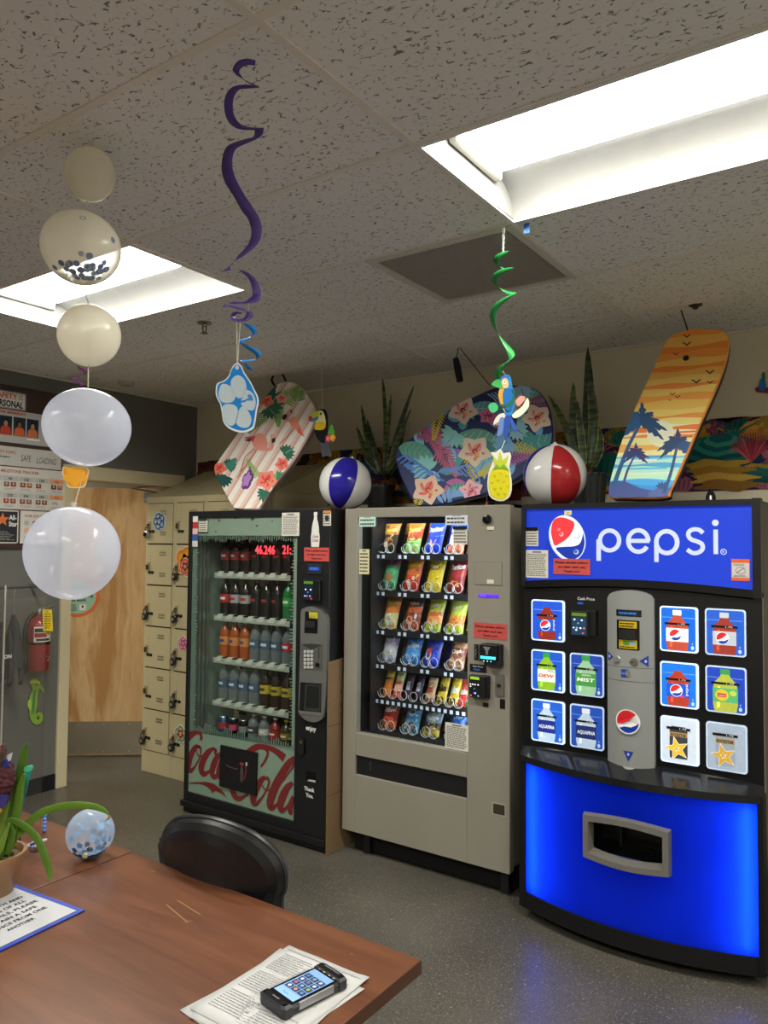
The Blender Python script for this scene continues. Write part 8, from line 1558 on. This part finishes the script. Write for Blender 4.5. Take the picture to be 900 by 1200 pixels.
b = bump(hl*.74, hl*1.03, 'x'); b.add([FH(x, y, .0235) for x, y in ((-hw*.89, hl*.78), (hw*.89, hl*.78), (hw*.7, hl*.99), (-hw*.7, hl*.99))], [(0, 1, 2, 3)], hx('1c1d20'), 'gloss'); b.rect(FH, -.022, .022, hl*.90, hl*.945, hx('a9abad'), .0242, 'metal'); b.build('top_bumper', t)
b = bump(-hl*.76, -hl*1.03, 'x'); b.add([FH(x, y, .0235) for x, y in ((-hw*.89, -hl*.80), (-hw*.7, -hl*.99), (hw*.7, -hl*.99), (hw*.89, -hl*.80))], [(0, 1, 2, 3)], hx('1c1d20'), 'gloss'); b.rect(FH, -.010, .010, -hl*.90, -hl*.86, hx('a9abad'), .0242, 'metal'); b.build('bottom_bumper', t)
for s_ in (-1, 1):
    b = MB(); b.fbox(FH, s_*hw*.98-.002, s_*hw*.98+.002, -hl*.55, hl*.55, .006, .0205, hx('a3a5a8'), 'metal'); b.build('side_rail', t, bevel=.001)
b = MB(); sw, sl = .030, .050; b.rect(FH, -sw, sw, -sl, sl, hx('6f94c8'), .0208, 'glow_dim')
for r_ in range(4):
    for c_ in range(3):
        x = -sw+.0035+c_*.0187; y = -sl+.022+r_*.0155
        if r_ < 4: b.rect(FH, x, x+.0165, y, y+.0135, hx('1c2c44'), .0210, 'glow_dim'); b.ell(FH, x+.008, y+.0072, .004, .004, hx(['d0d8e4', 'c87a5a', '5a7aa8', 'a85a6a', '7a9ac0', '8a9a4a', 'c8b8d8', '6a6a8a', 'b8c8d8', '4a6a9a', '7a8aa0', 'a0a8b8'][r_*3+c_]), .0212, 'glow_dim', seg=10)
b.rect(FH, -sw, sw, -sl, -sl+.018, hx('7fa4dc'), .0211, 'glow_dim'); b.text(FH, 'Menu', -.012, -sl+.006, .006, hx('3a5a9a'), .0213, 'glow_dim'); b.build('screen', t)
b = MB()
for x, c_ in ((-.022, 'b04a3a'), (-.008, 'b8a84a'), (.008, 'a0a4a8'), (.022, 'a0a4a8')): b.ell(FH, x, sl+.0065, .0028, .002, hx(c_), .0209, seg=10)
b.build('key_icons', t)
# acrylic divider
t = thing('acrylic_divider', 'clear acrylic desk divider standing at the far end of the left table', 'divider', (-2.23, 1.2, TZ))
b = MB(); b.box(-2.228, -2.224, .75, 1.375, TZ, 1.45, (1, 1, 1), 'acrylic'); b.build('panel', t)
b = MB(); b.box(-2.62, -2.23, 1.243, 1.247, TZ, 1.49, (1, 1, 1), 'acrylic'); b.build('panel', t)
b = MB(); b.box(-2.2285, -2.2235, 1.375, 1.3765, TZ, 1.45, hx('8d949a'), 'acrylic'); b.box(-2.232, -2.228, 1.243, 1.247, TZ, 1.49, hx('b8b2a4'), 'gloss'); b.build('edge_trim', t)
# potted plant with ornament
pc_ = Vector((-1.915, 1.055, TZ)); t = thing('potted_plant', 'green strap leaved plant in a tan pot at the left edge of the picture', 'potted plant', pc_)
b = MB(); b.lathe([(.046, 0), (.05, .004), (.074, .085), (.08, .10), (.08, .105), (.072, .105), (.068, .09)], hx('8f6a46'), 'satin', 32, pc_); b.build('pot', t)
b = MB(); b.lathe([(0, .094), (.07, .09)], hx('5a4a2c'), 'bark', 24, pc_, cap=False)
r = random.Random(5)
for k in range(40): a = r.uniform(0, 6.28); q = r.uniform(0, .062); b.sphere(pc_+Vector((q*math.cos(a), q*math.sin(a), .094)), .008, hx(r.choice(['6a5a34', '4a3a24', '7a6a44'])), 'bark', 6, 4)
b.build('moss', t)
FLp = Fr(pc_, right, (0, 0, 1)); FLp.n = -fwd
def strap(pts, wpx, col, dep=0., dep1=0.):
    b = MB(); P_ = catmull([(*FLp.px(x, y), w_) for (x, y), w_ in zip(pts, wpx)], 6); k_ = (pc_-CO).dot(_fw)/F; v = []; m = len(P_)
    for i, (x, z, w_) in enumerate(P_):
        a_ = P_[max(i-1, 0)]; c_ = P_[min(i+1, m-1)]; dx_, dz_ = c_[0]-a_[0], c_[1]-a_[1]; l = math.hypot(dx_, dz_) or 1; nx, nz = -dz_/l, dx_/l; o_ = dep+(dep1-dep)*i/m
        for s_ in (-1, 0, 1): v.append(FLp(x+nx*w_*k_/2*s_, z+nz*w_*k_/2*s_, o_-(.004 if s_ == 0 else 0)))
    b.add(v, [(i*3+s_, i*3+s_+1, (i+1)*3+s_+1, (i+1)*3+s_) for i in range(m-1) for s_ in range(2)], tuple(c*.7 for c in hx(col)), 'satin', True); o = b.build('leaf', t, sharp=3); so = o.modifiers.new('thick', 'SOLIDIFY'); so.thickness = .0012
strap([(6, 1006), (14, 985), (30, 968), (52, 950), (80, 942), (108, 941), (125, 945), (132, 950)], [7, 11, 10, 9, 9, 8, 6, 2], '6f9a2c', 0, .03)
strap([(132, 950), (133, 953), (128, 957)], [2, 3, 1], 'b8a84a', .03, .03)
strap([(12, 1000), (20, 975), (17, 958), (30, 958), (50, 972), (62, 993), (69, 1012), (68, 1021)], [6, 8, 7, 8, 9, 9, 7, 2], '5f8a2a', .02, .06)
strap([(6, 1004), (10, 975), (16, 940), (24, 905), (28, 880), (32, 872)], [8, 12, 13, 12, 9, 2], '557f2c', -.01, .0); strap([(6, 1004), (16, 975), (24, 945), (28, 920), (33, 904)], [7, 10, 10, 9, 3], '6a942e', .01, .02)
strap([(2, 1004), (3, 985), (4, 960), (10, 938), (15, 930)], [12, 16, 16, 12, 4], '7a9a3c', .02, .02); strap([(4, 1000), (-6, 1015), (-2, 1035), (-4, 1062)], [8, 12, 13, 6], '5f8f2e', .05, .09); strap([(0, 1003), (-14, 970), (-22, 930), (-26, 900)], [8, 12, 12, 3], '5a852c', 0, .0); strap([(-2, 1003), (8, 990), (14, 975), (20, 958)], [8, 8, 6, 2], '7da23a', .04, .04)
t = thing('feather_ornament', 'dark red feathered bird ornament with a red ball and yellow tail among the leaves', 'ornament', FLp(*FLp.px(4, 960), .03))
k_ = (pc_-CO).dot(_fw)/F; q = lambda x, y, o=.03: FLp(*FLp.px(x, y), o)
b = MB(); b.sphere(q(3, 879), 9*k_, hx('c83030'), 'gloss', 18, 12); b.build('ball', t)
b = MB(); v = []; n = 20; mm = 12; r = random.Random(2)
for i in range(mm+1):
    f_ = i/mm; rr = (.4+1.0*math.sin(PI*min(1, f_*.9+.08)))*13*k_
    for k in range(n): a = 2*PI*k/n; s_ = 1+r.uniform(-.12, .12); v.append(q(8-4*f_, 888+44*f_)+right*rr*s_*math.cos(a)+fwd*rr*.7*s_*math.sin(a))
b.add(v, [(i*n+k, i*n+(k+1) % n, (i+1)*n+(k+1) % n, (i+1)*n+k) for i in range(mm) for k in range(n)], hx('4a2026'), 'bark', False); b.add(v[:n], [tuple(range(n))], hx('4a2026'), 'bark'); b.add(v[-n:], [tuple(range(n))], hx('4a2026'), 'bark')
for k in range(150):
    a = r.uniform(0, 6.28); f_ = r.random(); c0 = q(8-4*f_, 890+40*f_)+right*13*k_*math.cos(a)+fwd*9*k_*math.sin(a); b.add([c0, c0+Vector((r.uniform(-.01, .01), r.uniform(-.01, .01), -.016)), c0+right*.004], [(0, 1, 2)], hx(r.choice(['5a2830', '3a181c', '6a3038'])), 'bark')
b.build('body', t)
b = MB(); b.tube(catmull([tuple(q(6, 893, .05)), tuple(q(12, 882, .05)), tuple(q(16, 871, .05)), tuple(q(14, 866, .05))], 4), [5*k_]*4+[4.5*k_]*4+[3.5*k_]*4+[1.5*k_], hx('4a3830'), 'bark', 8); b.build('twig', t)
b = MB(); b.slab(FLp, FLp.pxs([(17, 880), (23, 877), (21, 886), (17, 888)]), .004, hx('d0ccd8'), hx('d0ccd8'), .04, 'paper'); b.slab(FLp, FLp.pxs([(10, 886), (18, 884), (21, 892), (12, 894)]), .004, hx('2f3a8a'), hx('2f3a8a'), .045, 'paper'); b.build('wing', t)
b = MB(); b.slab(FLp, catmull(FLp.pxs([(-10, 928), (14, 924), (18, 934), (8, 942), (-10, 940)]), 3, True), .01, hx('3a3478'), hx('2a2458'), .045, 'matte'); b.slab(FLp, catmull(FLp.pxs([(-10, 938), (8, 938), (12, 944), (4, 950), (-10, 950)]), 3, True), .01, hx('c8982a'), hx('a87a20'), .05, 'matte'); b.build('tail', t)
b = MB(); b.slab(FLp, FLp.pxs([(30, 905), (38, 899), (35, 910), (29, 935), (24, 956), (22, 950), (27, 925)]), .003, hx('2f9a86'), hx('2a5a8a'), .0, 'satin'); b.slab(FLp, catmull(FLp.pxs([(29, 899), (38, 897), (37, 903), (30, 905)]), 3, True), .006, hx('4ab890'), hx('3aa080'), .003, 'satin'); tag(b.build('teal_pick'), 'teal decorative pick standing among the plant leaves', 'ornament')
# items behind the pot
b = MB(); p0 = at(18, 985, 2, TZ); b.lathe([(.026, 0), (.027, .004), (.027, .09), (.012, .115), (.012, .13)], hx('16243f'), 'gloss', 20, (-2.07, 1.19, TZ)); CFb = lambda x, y, o=0: Vector((-2.07+(.0275+o)*math.sin(x/.0275), 1.19-(.0275+o)*math.cos(x/.0275), TZ+y)); b.ell(CFb, .01, .06, .014, .018, hx('2f7ad8'), .0005, 'gloss'); b.ell(CFb, .01, .06, .006, .008, BLK, .001, 'gloss'); tag(b.build('blue_bottle'), 'small dark blue bottle standing behind the plant pot', 'bottle')
b = MB(); p = at(43, 995, 2, TZ); b.lathe([(.0, .0), (.018, .001), (.02, .006), (.02, .014), (.016, .02), (0, .021)], hx('b0b8c4'), 'metal', 20, p); tag(b.build('metal_bell', sharp=.5), 'small shiny round metal dish beside the plant pot', 'dish')
b = MB(); a_ = at(13, 996, 2, TZ+.06); c_ = at(54, 984, 2, TZ+.035); b.tube([a_, c_], [.002, .004], hx('d8d8d4'), 'gloss', 8); d_ = (c_-a_); fp = Fr(a_+d_*.35, d_, (0, 0, 1)); b.slab(fp, [(0, -.003), (.06, -.006), (.068, .0), (.06, .007), (0, .003)], .002, hx('d6d4d8'), hx('b8b4c0'), .004, 'paper'); b.rect(fp, .02, .04, -.004, .004, hx('3a3f8a'), .0045); b.rect(fp, .042, .054, -.004, .004, hx('a04a5a'), .0045); tag(b.build('paper_pick'), 'white paper pick with small print stuck in the plant pot', 'label')
b = MB(); p = at(52, 975, 2, TZ)
for k in range(5): b.sphere(p+Vector((0, 0, .006+.011*k)), .0065, hx('5f8ad8'), 'gloss', 10, 8)
tag(b.build('bead_stack'), 'little stack of shiny blue beads standing by the edge of the acrylic divider', 'ornament')
